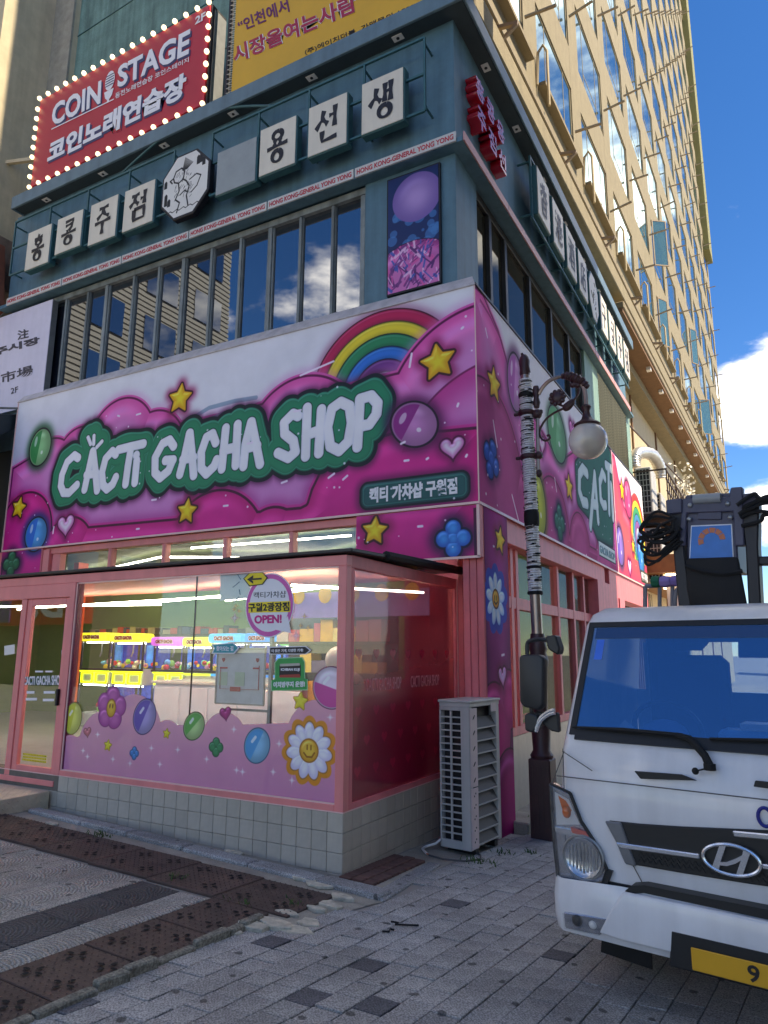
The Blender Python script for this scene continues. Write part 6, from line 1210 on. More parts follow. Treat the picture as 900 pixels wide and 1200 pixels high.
MB().lathe((gx,LY,gzz-.08),[(.03,0),(.045,.06),(.03,.16),(.025,.26)],10).build('lamp_core',mat('lamp core',rgb(226,196,140),.6),lamp,smooth=True)
# ------------------------------------------------------------------ parked truck with a boom
TA=math.radians(-8.5); trk=thing('crane_truck','white cab-over truck with black folded boom parked on the paving at right','truck',(2.32417,-2.71679,-.066),TA)
tp=lambda n,mb,m,par=None,**k: mb.build(n,m,par or trk,local=True,**k)
TF=lambda a,b,d:(a,-d,b)
WP=mat('white truck paint',rgb(224,224,226),.28,var=.06,scale=3,coat=.35,streak=.12)
chrome=mat('chrome',rgb(226,228,232),.2,metal=.82,var=.02)
# cab shell: rows of (y, z, half width); front faces only left out where the windscreen sits
hw=.925
rows=[(.0,.50,.90),(-.01,.62,hw),(-.01,.96,hw),(.02,1.20,hw-.005),(.07,1.305,hw-.012),(.335,1.93,hw-.065),(.40,2.0,hw-.085),(.55,2.045,hw-.11),(1.5,2.06,hw-.11)]
cols=[-1,-.955,-.915,.915,.955,1]; ydrop=[.10,.022,.0,.0,.022,.10]
vs=[];fs=[]
for y,z,h in rows:
    for c_,yd in zip(cols,ydrop): vs.append((c_*h,y+yd+.012*abs(c_)**2,z))
nc=len(cols)
for i in range(len(rows)-1):
    for j in range(nc-1):
        if i==4 and j==2: continue
        fs.append((i*nc+j,i*nc+j+1,(i+1)*nc+j+1,(i+1)*nc+j))
n0=len(vs)
for s in (0,nc-1):   # door sides
    h=[vs[i*nc+s] for i in range(len(rows))]; base=len(vs); 
    for (x,y,z) in h: vs.append((x*1.0,1.5,z))
    for i in range(len(rows)-1): fs.append((i*nc+s,(i+1)*nc+s,base+i+1,base+i))
b=MB(); b.add(vs,fs); b.box(-.9,.9,1.46,1.5,.5,1.5); b.box(-.83,-.5,1.46,1.5,1.5,1.84); b.box(.5,.83,1.46,1.5,1.5,1.84); b.box(-.81,.81,1.46,1.5,1.84,2.02)
cab=tp('cab',b,WP,smooth=True)
# windscreen with black surround
def ws(u,v,d=0):  # u -1..1, v 0..1 over the opening
    y0,z0,h0=rows[4]; y1,z1,h1=rows[5]; h=(h0+(h1-h0)*v)*.915; return (u*h,(y0+(y1-y0)*v)+.012*(.9*u)**2-d*.93,z0+(z1-z0)*v+d*.38)
def wsheet(u0,u1,v0,v1,d,th=.004,n=10):
    mb=MB(); vs=[];fs=[]
    for dd in (d,d-th):
        for j in range(2):
            for i in range(n+1): vs.append(ws(u0+(u1-u0)*i/n,(v0,v1)[j],dd))
    m_=n+1
    for i in range(n): fs+=[(i,i+1,m_+i+1,m_+i),(3*m_+i,3*m_+i+1,2*m_+i+1,2*m_+i),(i,2*m_+i,2*m_+i+1,i+1),(m_+i,m_+i+1,3*m_+i+1,3*m_+i)]
    fs+=[(0,m_,3*m_,2*m_),(n,2*m_+n,3*m_+n,m_+n)]
    return mb.add(vs,fs)
WG=glass('blue reflecting windscreen',(.62,.74,.84),.30,.9,(.56,.80,1.0))
tp('windscreen',wsheet(-1.0,1.0,-.02,1.0,.006),WG,smooth=True)
b=MB()
for a in ((-1.015,-.972,-.02,1.02),(.972,1.015,-.02,1.02),(-.972,.972,.972,1.02),(-.972,.972,-.06,.03)): 
    q=wsheet(*a,.012,.012); b.add(q.v,q.f)
tp('windscreen_seal',b,M['black'])
tp('sun_strip',wsheet(-.95,.95,.86,.965,.0075,.001),glass('tinted strip',(.1,.1,.14),.3,.9,(.5,.56,.7),body=(.05,.055,.08),bodyfac=.7))
tp('blue_sticker',wsheet(-.93,-.87,.66,.85,.0085,.001),mat('blue sticker',rgb(50,120,230),.4))
tp('mirror_housing',wsheet(.05,.42,.74,.985,-.05,.03),M['black'])
# interior
tp('interior',MB().box(-.78,.78,1.4,1.44,.7,1.5).box(-.78,.78,1.4,1.44,1.84,1.96).box(-.78,-.5,1.4,1.44,1.5,1.84).box(.5,.78,1.4,1.44,1.5,1.84).box(-.78,.78,.45,1.4,1.95,1.965).box(-.88,.88,.2,1.4,.7,.74),mat('grey cab lining',rgb(96,98,102),.8))
tp('dashboard',MB().box(-.86,.86,.16,.55,1.14,1.285),M['black'],bev=.03)
for k,(x,w_) in enumerate(((-.45,.5),(.45,.5))): s_=tp('seat',MB().box(x-w_/2,x+w_/2,.75,1.25,.74,1.1).box(x-w_/2,x+w_/2,1.15,1.3,1.1,1.75).box(x-.13,x+.13,1.18,1.3,1.78,1.95),mat('dark seat cloth',rgb(46,52,62),.9) if k==0 else bpy.data.materials['dark seat cloth'],bev=.05)
tp('steering_wheel',MB().tube([(-.45+.2*math.cos(t*PI/10),.62-.08*math.sin(t*PI/10),1.3+.17*math.sin(t*PI/10)) for t in range(21)],.016,6),M['black'],smooth=True)
tp('dashboard_box',MB().box(-.08,.36,.22,.42,1.285,1.36),mat('blue box',rgb(110,200,250),.5),bev=.02); tp('dashboard_paper',MB().box(.04,.22,.20,.36,1.365,1.40),M['white']); tp('dashboard_cloth',MB().sphere((-.38,.32,1.32),(.13,.1,.07),10,6),mat('blue cloth',rgb(80,130,190),.9),smooth=True); tp('dashboard_tag',MB().bar((-.62,.24,1.29),(-.56,.26,1.36),.03,.06),M['white'])
tp('glass_ring',MB().tube([ws(.39+.06*math.cos(t*PI/10),.42+.075*math.sin(t*PI/10),.008) for t in range(21)],.003,4),M['black'])
# wipers
b=MB(); P=[[(-0.075,1.203),(-0.096,1.25),(-0.173,1.324),(-0.24,1.336),(-0.824,1.337)]][0]
def onws(p,d):  # from front plane height to windscreen surface
    v=(p[1]-rows[4][1])/(rows[5][1]-rows[4][1]); y0=rows[4][0]+(rows[5][0]-rows[4][0])*v
    return (p[0],y0-d-.0,p[1])
wpv=tp('wiper',MB().tube([(P[0][0],-.01,P[0][1]),onws((P[1][0],P[1][1]),.05),onws((P[2][0],P[2][1]),.05),onws(P[3],.05)],[.022,.02,.018,.014],8).tube([onws((P[3][0]+.03,P[3][1]),.04),onws(((P[3][0]+P[4][0])/2,(P[3][1]+P[4][1])/2+.004),.03),onws(P[4],.02)],[.012,.014,.006],6).lathe((P[0][0],-.01,P[0][1]-.022),[(.03,0),(.03,.03)],10),M['rubber'],smooth=True)
P2=[(-0.078,1.327),(0.2,1.339),(0.415,1.344)]; tp('wiper',MB().tube([onws(p,.03) for p in P2]+[(.62,-.01,1.2)],[.008,.011,.014,.02],6),M['rubber'],smooth=True)
wn=(-0.143,1.171); tp('washer_nozzle',MB().sphere((wn[0],-.02,wn[1]),.018,8,6).bar((wn[0],-.02,wn[1]),(P[0][0],-.02,P[0][1]-.01),.008),M['rubber'],smooth=True)
# front panel lines and vents
for q in ([(-0.453,1.141),(-0.212,1.148),(-0.138,1.126),(-0.423,1.105)],[(0.131,1.155),(0.396,1.152),(0.392,1.118),(0.121,1.126)]): tp('vent_slot',MB().prism(q,TF,.012,.026),M['black'],bev=.003)
b=MB()
for l in ([(-0.861,1.208),(-0.69,1.118)],[(-0.932,1.024),(-0.85,1.208)],[(-0.437,0.565),(-0.496,0.67)]): b.bar(TF(*l[0],.012),TF(*l[1],.012),.004,.004)
b.bar((-.9,-.014,1.07),(.9,-.014,1.07),.005); [b.bar((sx*.868,-.006,.62),(sx*.862,.0,1.22),.004) for sx in (-1,1)]; tp('panel_seam',b,M['acdark'])
# grille
GP=[(-0.612,0.87),(-0.438,0.877),(-0.23,0.893),(0.376,0.953),(0.35,0.69),(0.066,0.678),(-0.247,0.672),(-0.474,0.67)]
tp('grille',MB().prism(GP,TF,.0,.022),M['black'],bev=.006)
gb_=MB()
for i in range(44):
    x=-.46+.03*i
    for z in (.692,.717): gb_.bar(TF(x,z,.0225),TF(x+.015,z+.025,.0225),.005,.003); gb_.bar(TF(x+.03,z,.0225),TF(x+.015,z+.025,.0225),.005,.003)
tp('grille_mesh',gb_,M['rubber'],kind='stuff')
tp('grille_trim',MB().prism([(-0.627,0.868),(-0.538,0.871),(-0.47,0.667),(-0.528,0.669),(-0.572,0.772)],TF,.01,.035),mat('satin grey trim',rgb(120,122,126),.35,metal=.4),bev=.006)
cb1=[(-0.572,0.772),(-0.149,0.781),(-0.147,0.757),(-0.546,0.747)]; tp('chrome_bar',MB().prism(cb1,TF,.02,.045),chrome,bev=.005)
tp('chrome_bar',MB().prism([(0.124,0.783),(0.359,0.789),(0.356,0.76),(0.129,0.761)],TF,.02,.045),chrome,bev=.005); tp('chrome_bar',MB().prism([(0.011,0.912),(0.373,0.93),(0.371,0.904),(0.016,0.885)],TF,.02,.04),chrome,bev=.005)
ec=(-0.002,0.781); ea,eb=.128,.068
em=MB().tube([TF(ec[0]+ea*math.cos(t*PI/16),ec[1]+eb*math.sin(t*PI/16),.05) for t in range(33)],.0095,8)
em.prism([(ec[0]+a,ec[1]+b_) for a,b_ in ((-.088,-.044),(-.058,-.054),(-.05,-.02),(-.018,.060),(-.048,.056),(-.07,.0))],TF,.035,.056); em.prism([(ec[0]+a,ec[1]+b_) for a,b_ in ((.018,-.060),(.048,-.056),(.07,.0),(.088,.044),(.058,.054),(.05,.02))],TF,.035,.056)
em.prism([(ec[0]+a,ec[1]+b_) for a,b_ in ((-.055,-.018),(-.02,-.012),(.025,.012),(.06,.036),(.06,.018),(.02,-.012),(-.02,-.03),(-.055,-.032))],TF,.035,.0565)
tp('emblem',em,chrome,smooth=True); tp('emblem_back',MB().prism([(ec[0]+ea*.95*math.cos(t*PI/12),ec[1]+eb*.95*math.sin(t*PI/12)) for t in range(24)],TF,.02,.035),M['black'])
blue=mat('blue decal',rgb(30,40,130),.4); dO=(0.157,0.99); tp('decal_letter',MB().tube([TF(dO[0]+.03*math.cos(t*PI/10),dO[1]+.042*math.sin(t*PI/10),.012) for t in range(21)],.009,6),blue,smooth=True)
# headlamp: bowl, lens, indicator
HP=[(-0.942,1.023),(-0.825,0.985),(-0.768,0.844),(-0.7,0.753),(-0.636,0.621),(-0.659,0.558),(-0.697,0.542),(-0.918,0.537),(-0.934,0.74)]
lens=bpy.data.materials.new('headlamp lens'); lens.use_nodes=True; t=lens.node_tree; t.nodes.clear(); o_=N(t,'ShaderNodeOutputMaterial'); g1=N(t,'ShaderNodeBsdfGlossy'); g1.inputs['Roughness'].default_value=.04; tr_=N(t,'ShaderNodeBsdfTransparent'); ms_=N(t,'ShaderNodeMixShader'); ms_.inputs[0].default_value=.14; t.links.new(tr_.outputs[0],ms_.inputs[1]); t.links.new(g1.outputs[0],ms_.inputs[2]); t.links.new(ms_.outputs[0],o_.inputs[0])
for sx in (1,-1):
    mp=lambda l:[(a*sx,b_) for a,b_ in l]
    H=tp('headlight',MB().prism(mp(HP),TF,-.05,.006),mat('lamp bowl',rgb(214,216,220),.14,metal=.85,var=.1) if sx==1 else bpy.data.materials['lamp bowl'],bev=.004)
    c=(-0.763,0.66); c=(c[0]*sx,c[1]); 
    tp('reflector',MB().lathe((0,0,0),[(.104,0),(.102,.02),(.092,.012),(.06,.004),(.025,.0),(.005,.0)],24),chrome,H,smooth=True); o=bpy.data.objects[[q.name for q in H.children][-1]]; o.location=(c[0],-.008,c[1]); o.rotation_euler=(PI/2,0,0)
    tp('lamp_ring',MB().tube([TF(c[0]+.112*math.cos(t*PI/16),c[1]+.112*math.sin(t*PI/16),.02) for t in range(33)],.007,6),M['steel'],H,smooth=True)
    fl=MB()
    for k in range(9): fl.bar((c[0]-.076+.019*k,-.022,c[1]-.078+.007*abs(k-4)),(c[0]-.076+.019*k,-.022,c[1]+.078-.007*abs(k-4)),.003,.006)
    tp('lens_flute',fl,M['steel'],H)
    tp('lamp_bezel',MB().prism(mp([(-0.926,0.795),(-0.732,0.788),(-0.705,0.739),(-0.744,0.746),(-0.922,0.769)]),TF,.006,.016),chrome,H)
    tp('red_reflector',MB().prism(mp([(-0.829,0.809),(-0.736,0.796),(-0.718,0.768),(-0.821,0.779)]),TF,.016,.02),mat('orange red lens',rgb(214,90,70),.3) if sx==1 else bpy.data.materials['orange red lens'],H)
    i0=(-0.851,0.883); tp('indicator',MB().sphere((i0[0]*sx,-.012,i0[1]),(.026,.02,.034),10,8),mat('amber bulb',rgb(226,110,30),.2,coat=.5) if sx==1 else bpy.data.materials['amber bulb'],H,smooth=True)
    tp('indicator_bowl',MB().prism(mp([(-0.918,0.979),(-0.837,0.948),(-0.779,0.825),(-0.915,0.806)]),TF,.006,.009),M['white'],H)
    hc=(sum(a for a,b_ in HP)/len(HP),sum(b_ for a,b_ in HP)/len(HP)); gk=MB()
    for (a0,b0),(a1,b1) in zip(HP,HP[1:]+HP[:1]): gk.bar(TF(a0*sx,b0,.012),TF(a1*sx,b1,.012),.012,.02,up=(0,-1,0))
    tp('gasket',gk,M['black'],H)
    tp('amber_plate',MB().prism(mp([(hc[0]+(a-hc[0])*.0+q_,b_) for a,b_,q_ in ()] or [(-0.898,0.963),(-0.853,0.941),(-0.82,0.891),(-0.871,0.875)]),TF,.009,.011),bpy.data.materials['amber bulb'],H)
    tp('lamp_lens',MB().prism(mp(HP),TF,.026,.034),lens,H,bev=.006)
    tp('lamp_rim',MB().prism(mp([(-0.697,0.542),(-0.659,0.558),(-0.632,0.622),(-0.604,0.618),(-0.642,0.532),(-0.694,0.518)]),TF,.0,.02),M['black'],H)
# bumper
prof=[(.53,.0),(.545,-.055),(.46,-.085),(.36,-.08),(.28,-.05),(.262,.0)]
xs_=[-.955,-.95,-.93,-.88,-.55,.55,.88,.93,.95,.955]; ysb=[.34,.10,.045,.0,-.01,-.01,.0,.045,.10,.34]
b=MB(); vs=[];fs=[]
for x,yb in zip(xs_,ysb):
    for z,y in prof: 
        zz=z+(.02 if abs(x)<.56 and z>.5 else 0); vs.append((x,y+yb,zz))
m_=len(prof)
for i in range(len(xs_)-1):
    for j in range(m_-1): fs.append((i*m_+j,(i+1)*m_+j,(i+1)*m_+j+1,i*m_+j+1))
b.add(vs,fs); bp_=tp('bumper',b,WP,smooth=True)
tp('bumper_gap',MB().prism([(-0.522,0.55),(-0.489,0.581),(-0.422,0.597),(0.34,0.596),(0.336,0.552),(-0.424,0.56),(-0.487,0.544)],TF,.0,.078),M['black'])
tp('bumper_gap',MB().box(-.93,.93,-.002,.3,.52,.56),M['black'])
tp('bumper_step',MB().prism([(-.52,.555),(-.60,.44),(-.66,.33),(-.55,.32),(.55,.32),(.66,.33),(.60,.44),(.52,.555)],TF,.085,.112),WP,bev=.02,seg=3,smooth=True)
tp('plate_recess',MB().prism([(-.29,.425),(.29,.425),(.31,.262),(-.31,.262)],TF,.10,.115),M['black'],bev=.006)
M['plate']=mat('yellow number plate',rgb(226,166,40),.4,var=.04)
npl=tp('number_plate',MB().prism([(-.20,.375),(.26,.375),(.26,.275),(-.20,.275)],TF,.118,.126),M['plate'],bev=.004)
text('plate_digit','9',TF,.045,.095,.29,.362,M['ink'],npl,d=.128,bold=.02,local=True)
for sx in (1,-1):
    FP=[(a*sx,b_) for a,b_ in [(-0.86,0.387),(-0.603,0.406),(-0.659,0.315),(-0.854,0.307)]]; F_=tp('fog_light',MB().prism(FP,TF,.06,.092),mat('fog bowl',rgb(190,192,198),.16,metal=.85) if sx==1 else bpy.data.materials['fog bowl'],bev=.006)
    fc=(-0.783,0.36); tp('fog_lens',MB().sphere((fc[0]*sx,-.092,fc[1]),(.03,.014,.03),12,8),M['black'],F_,smooth=True); f2=(-0.698,0.357); tp('fog_bulb',MB().sphere((f2[0]*sx,-.092,f2[1]),(.022,.012,.02),10,8),M['white'],F_,smooth=True); tp('fog_cover',MB().prism(FP,TF,.1,.106),lens,F_,bev=.004)
# mirror on the near side of the cab, plus its twin
M['mir']=mat('mirror black plastic',rgb(38,40,42),.45,var=.1)
for sx in (1,-1):
    mm=lambda l:[(a*sx,.28,b_) for a,b_ in l]
    ar=smoothpath(mm([(-0.976,1.775),(-1.065,1.838),(-1.159,1.839),(-1.202,1.801),(-1.19,1.626),(-1.184,1.314)]))
    a_=tp('mirror_arm',MB().tube(ar,.014,8),M['mir'],smooth=True); tp('arm_bracket',MB().prism([(p*sx,q) for p,q in [(-1.064,1.865),(-0.989,1.869),(-0.964,1.785),(-0.978,1.744),(-1.044,1.78)]],lambda a,b_,d:(a,.28-d,b_),-.05,.03),M['mir'],bev=.01)
    mr_=tp('mirror',MB().prism([(p*sx,q) for p,q in [(-1.234,1.732),(-1.21,1.748),(-1.092,1.748),(-1.064,1.722),(-1.081,1.442),(-1.111,1.405),(-1.221,1.425),(-1.238,1.456)]],lambda a,b_,d:(a,.28-d,b_),-.02,.06),M['mir'],bev=.02,seg=3,smooth=True)
    tp('mirror_glass',MB().prism([(p*sx,q) for p,q in [(-1.211,1.71),(-1.093,1.717),(-1.104,1.452),(-1.22,1.462)]],lambda a,b_,d:(a,.28-d,b_),-.03,-.021),chrome)
    m2_=tp('lower_mirror',MB().prism([(p*sx,q) for p,q in [(-1.217,1.374),(-1.182,1.391),(-1.13,1.378),(-1.115,1.318),(-1.157,1.264),(-1.215,1.276)]],lambda a,b_,d:(a,.28-d,b_),-.03,.05),M['mir'],bev=.015,seg=2); 
    tp('mirror_bracket',MB().prism([(p*sx,q) for p,q in [(-1.164,1.397),(-1.004,1.395),(-0.999,1.275),(-1.054,1.282),(-1.143,1.342)]],lambda a,b_,d:(a,.3-d,b_),-.01,.03),M['mir'],bev=.01)
    for dd in (0,.035): tp('chrome_strip',MB().tube(smoothpath([(a*sx,.24-.0,b_+dd*.5) for a,b_ in [(-1.14,1.276),(-1.108,1.339),(-1.05,1.383),(-1.01,1.395)]]),.012,6),chrome,smooth=True)
# side doors
for sx in (1,-1):
    d=tp('door',MB().box(sx*.925-.01,sx*.925+.012,.42,1.4,.62,1.28),WP,bev=.02); tp('door_window',MB().prism([(.42,1.32),(1.35,1.32),(1.35,1.86),(.62,1.86)],lambda a,b_,q:(sx*(.93-.10*(b_-1.3)+q),a,b_),.0,.012),M['darkwin'],d); tp('handle',MB().box(sx*.94-.01,sx*.94+.025,1.2,1.34,1.12,1.16),M['black'],d,bev=.006)
# chassis, wheels, deck
tp('chassis',MB().box(-.42,-.3,.2,5.6,.55,.72).box(.3,.42,.2,5.6,.55,.72),M['black']); tp('deck',MB().box(-.95,.95,1.65,5.6,.78,.92),M['acdark'],bev=.02)
tyre=MB().lathe((0,0,0),[(.2,-.1),(.33,-.105),(.375,-.08),(.385,-.03),(.385,.03),(.375,.08),(.33,.105),(.2,.1)],28).mesh('tyre',M['rubber'],smooth=True); rim=MB().lathe((0,0,0),[(.05,-.06),(.2,-.085),(.21,.085),(.08,.05)],20).mesh('rim',M['steel'],smooth=True)
for x in (-.76,.76):
    for y in (.72,3.9):
        wl_=link('wheel',tyre,trk); wl_.location=(x,y,.385); wl_.rotation_euler=(0,PI/2,0); link('rim',rim,wl_)
tp('wheel_arch',MB().box(-.94,-.6,.25,1.25,.48,.8).box(.6,.94,.25,1.25,.48,.8),M['black'],bev=.03)
# dark sheet painting in the shade under the bumper
tp('bumper_shade',MB().prism([(-.76,.28),(-.5,.28),(-.5,.1),(-.78,.12)],lambda a,b_,d:(a,.22-d,b_),0,.012),M['rubber'])
# boom behind the cab
M['boom']=mat('slate boom steel',rgb(74,74,94),.45,var=.12,streak=.15,bump=.05); M['boomdk']=mat('black boom steel',rgb(34,35,40),.5,var=.15)
BF=lambda y0:(lambda a,b_,d:(a,y0-d,b_))
B0=BF(1.9)
bm_=tp('boom_head',MB().prism([(-0.554,3.017),(-0.184,2.988),(-0.207,2.569),(-0.212,2.373),(-0.58,2.41)],B0,-.35,0),M['boom'],bev=.012)
tp('boom_crown',MB().prism([(-0.576,2.977),(-0.496,3.002),(-0.498,2.981),(-0.229,2.953),(-0.211,3.026),(-0.127,3.021),(-0.154,2.565),(-0.219,2.57),(-0.209,2.836),(-0.546,2.861),(-0.578,2.601),(-0.624,2.605)],B0,-.05,.03),M['boom'],bev=.008)
for q in ((-0.515,2.921),(-0.24,2.9),(-0.53,2.811),(-0.231,2.791)): tp('bolt',MB().sphere((q[0],1.865,q[1]),(.02,.014,.02),8,6),M['steel'],bm_,smooth=True)
pq=[(-0.459,2.9),(-0.29,2.886),(-0.298,2.785),(-0.473,2.805)]; pp=tp('cover_plate',MB().prism(pq,B0,.0,.018),M['boom'],bm_,bev=.004)
rl=[(-0.486,2.966),(-0.285,2.954)]; tp('roller',MB().tube([B0(*rl[0],.03),B0(*rl[1],.03)],.04,12),mat('pale roller',rgb(150,154,156),.4,var=.1),bm_,smooth=True)
st_=[(-0.527,2.762),(-0.229,2.744),(-0.239,2.473),(-0.561,2.49)]; bs_=tp('blue_sticker_plate',MB().prism(st_,B0,.0,.008),mat('white sticker edge',rgb(226,230,236),.4),bm_); cxb=sum(p[0] for p in st_)/4; czb=sum(p[1] for p in st_)/4
tp('sticker_face',MB().prism([(cxb+(a-cxb)*.95,czb+(b_-czb)*.93) for a,b_ in st_],B0,.008,.011),mat('sky blue print',rgb(26,120,200),.4),bs_)
ac_=(-0.383,2.659); ring=MB(); [ring.prism([(ac_[0]+r*math.cos(t*PI/16),ac_[1]-.03+r*math.sin(t*PI/16)) for r,t in [(.10,s_) for s_ in (k,k+1,k+2,k+2.6)]+[(.06,s_) for s_ in (k+2.6,k+2,k+1,k)]],B0,.011,.014) for k in range(0,16,3)]; tp('sticker_mark',ring,mat('orange print',rgb(206,120,80),.5),bs_)
tp('rubber_flap',MB().prism([(-0.579,2.499),(-0.203,2.483),(-0.174,2.139),(-0.168,2.075),(-0.567,2.074),(-0.591,2.262)],B0,.0,.05),M['rubber'],bev=.02,seg=2,smooth=True)
tp('flap_fold',MB().tube(smoothpath([B0(*p,.06) for p in [(-0.578,2.437),(-0.461,2.389),(-0.309,2.359),(-0.177,2.371)]]),.018,6),M['rubber'],smooth=True)
tp('left_mast',MB().prism([(-0.683,2.977),(-0.576,2.977),(-0.591,2.603),(-0.568,2.061),(-0.665,2.051),(-0.676,2.61)],B0,-.12,.02),M['boomdk'],bev=.01); tp('left_mast_cap',MB().prism([(-0.696,2.986),(-0.569,2.984),(-0.578,2.865),(-0.698,2.865)],B0,-.1,.05),M['boom'],bev=.008)
tp('right_mast',MB().prism([(-0.162,2.965),(-0.026,2.96),(-0.031,2.835),(-0.062,2.556),(-0.084,2.048),(-0.171,2.037),(-0.148,2.564)],B0,-.12,.02),M['boomdk'],bev=.01); tp('right_mast_cap',MB().prism([(-0.126,2.96),(-0.031,2.961),(-0.034,2.868),(-0.134,2.867)],B0,-.1,.05),M['boom'],bev=.008)
tp('cross_beam',MB().prism([(-0.074,2.48),(0.321,2.461),(0.314,2.388),(-0.08,2.416)],B0,-.1,.0),M['boomdk'],bev=.01)
for k in range(8):
    o=random.uniform(-.03,.03); tp('hose',MB().tube(smoothpath([B0(a+random.uniform(-.05,.05),b_+.03*k-.13+random.uniform(-.04,.04),.04+.01*k) for a,b_ in [(-0.647,2.733),(-0.758,2.772),(-0.843,2.724),(-0.882,2.67),(-0.83,2.623),(-0.699,2.654),(-0.627,2.731)]]),.012,6),M['rubber'],smooth=True)
for k in range(6): tp('hose',MB().tube(smoothpath([B0(a+random.uniform(-.04,.04),b_+.03*k-.08+random.uniform(-.03,.03),.04+.01*k) for a,b_ in [(-0.15,2.816),(-0.059,2.845),(0.029,2.86),(0.164,2.792),(0.168,2.537)]]),.016,6),M['rubber'],smooth=True)
# carriage railing further back on the deck
R0=BF(3.2); M['rail']=mat('grey rail tube',rgb(132,134,142),.45,metal=.3,var=.12)
rb_=MB(); tl=[(-1.319,2.42),(-0.96,2.426),(-1.343,2.058),(-1.187,2.055),(-1.067,2.053),(-0.988,2.051)]
for a,b_ in ((tl[0],tl[1]),(tl[0],tl[2]),): rb_.tube([R0(*a,0),R0(*b_,0)],.022,8)
for x in (773,787): q=[(-1.177,2.421),(-1.203,2.055),(-1.056,2.415),(-1.082,2.053)]; 
rb_.tube([R0(*q[0],0),R0(*q[1],0)],.02,8); rb_.tube([R0(*q[2],0),R0(*q[3],0)],.02,8); rb_.tube(smoothpath([R0(*p,0) for p in [(-0.961,2.41),(-1.02,2.363),(-1.044,2.257),(-1.059,2.052)]]),.02,8); tp('rail',rb_,M['rail'],smooth=True)
for l,c in (([(-1.241,2.459),(-1.2,2.456),(-1.167,2.455)],rgb(30,110,80)),([(-1.159,2.454),(-1.11,2.451),(-1.061,2.457)],rgb(150,130,190)),([(-1.053,2.457),(-0.99,2.453),(-0.934,2.458)],rgb(140,120,186))): tp('rolled_cloth',MB().tube([R0(*p,.03) for p in l],[.05,.06,.05],8),mat('cloth %d'%int(c[0]*999),c,.9,bump=.2),smooth=True)

# ------------------------------------------------------------------ hotel tower down the side street
TT=math.radians(-1.5); TX=-.6
tow=thing('hotel_tower','tall sand coloured tower with rows of blue reflecting windows down the side street','building',(TX,0,0),TT)
M['sand']=mat('sand stone cladding',rgb(138,126,98),.8,var=.12,scale=4,bump=.3,bscale=30,streak=.1,spots=.12); M['sand2']=mat('pale render',rgb(190,174,142),.8,var=.06,streak=.1); M['sandsoff']=mat('brown soffit boards',rgb(120,88,60),.8,var=.15); M['sill']=mat('tower sill',rgb(136,122,94),.7,var=.1); M['brassy']=mat('weathered bracket',rgb(150,128,100),.5,var=.2); M['greenpane']=glass('green casement glass',(.5,.7,.64),.2,.8,(.75,.88,.84),body=(.10,.20,.17),bodyfac=.6)
y0b,pb_,wb_=1.50,3.37,2.56; NB=13; NF=15; z0b,pf,hwn=12.42,3.08,1.95; YE=45.2; RX=-.06  # glass sits back from the face
tt=lambda n,mb,m,par=None,**k: mb.build(n,m,par or tow,local=True,**k)
w=MB(); ztop=z0b+pf*NF+2
w.box(RX-.1,0,1.05,y0b,10.3,ztop)
for b in range(NB):
    ya=y0b+pb_*b+wb_; yb=min(ya+pb_-wb_,YE); w.box(RX,0,ya,yb,10.3,ztop)
w.box(RX,-.001,1.06,YE-.001,10.3,z0b)
for f in range(NF): w.box(RX,-.0015,1.06,YE-.0015,z0b+pf*f+hwn,z0b+pf*(f+1))
tt('wall',w,M['sand']); tt('core',MB().box(-14,RX-.12,1.05,YE,9.75,ztop).box(-14,-.86,11.4,YE,0,9.75),M['sand'])
w=MB(); w.box(-.85,-.65,11.3,YE,0,10.0); tt('lower_wall',w,M['sand2'])
for y in (15.5,20,24.5,29,33.5,38): tt('pilaster',MB().box(-.65,-.6,y,y+.12,0,9.98),M['sandsoff'])
tt('ledge',MB().box(-.1,.28,1.05,YE,10.55,10.98),M['sand'],bev=.02); tt('ledge',MB().box(-.1,.12,1.05,YE,11.55,11.72),M['sill'],bev=.02); tt('ledge',MB().box(-.9,.34,10.2,YE,10.12,10.3),M['sill'],bev=.02)
tt('soffit',MB().box(-.9,.3,10.2,YE,10.02,10.12),M['sandsoff'])
dl2=MB().box(-.06,.06,-.1,.1,-.1,0).mesh('soffit_lamp',M['white'])
for k in range(14): link('soffit_lamp',dl2,tow).location=(.2,14.2+2.1*k,10.02)
# windows: one frame mesh, pane meshes and a stay shared by all; some casements stand open
fb=MB(); fb.box(-.02,.012,0,.05,0,hwn); fb.box(-.02,.012,wb_-.05,wb_,0,hwn); fb.box(-.02,.012,.05,wb_-.05,0,.05); fb.box(-.02,.012,.05,wb_-.05,hwn-.05,hwn); fb.box(-.02,.01,.62,.65,.05,hwn-.05); fb.box(-.02,.01,wb_-.62,wb_-.59,.05,hwn-.05); fb.box(-.02,.01,.65,wb_-.62,.42,.45)
fm=fb.mesh('window',M['sill']); pm=MB().box(-.005,.005,.05,wb_-.05,.05,hwn-.05).mesh('pane',M['towerwin']); sm_=MB().box(-.02,.2,-.06,wb_+.1,-.08,.0).mesh('sill',M['sill'])
ba=MB().bar((-.02,0,0),(.55,.03,.0),.05,.04).mesh('stay',M['brassy']); gp=MB().box(-.01,.01,0,.56,0,hwn-.12).mesh('casement',M['greenpane'])
cf=MB()
for a in ((-.02,.02,0,.04,0,hwn-.12),(-.02,.02,.52,.56,0,hwn-.12),(-.02,.02,.04,.52,0,.04),(-.02,.02,.04,.52,hwn-.16,hwn-.12)): cf.box(*a)
cfm=cf.mesh('casement_frame',M['brassy'])
opn={(5,0),(5,1),(8,1),(8,0)}
hb2=MB().box(-.02,.0,0,.3,0,1.3).mesh('shutter_box',M['brassy'])
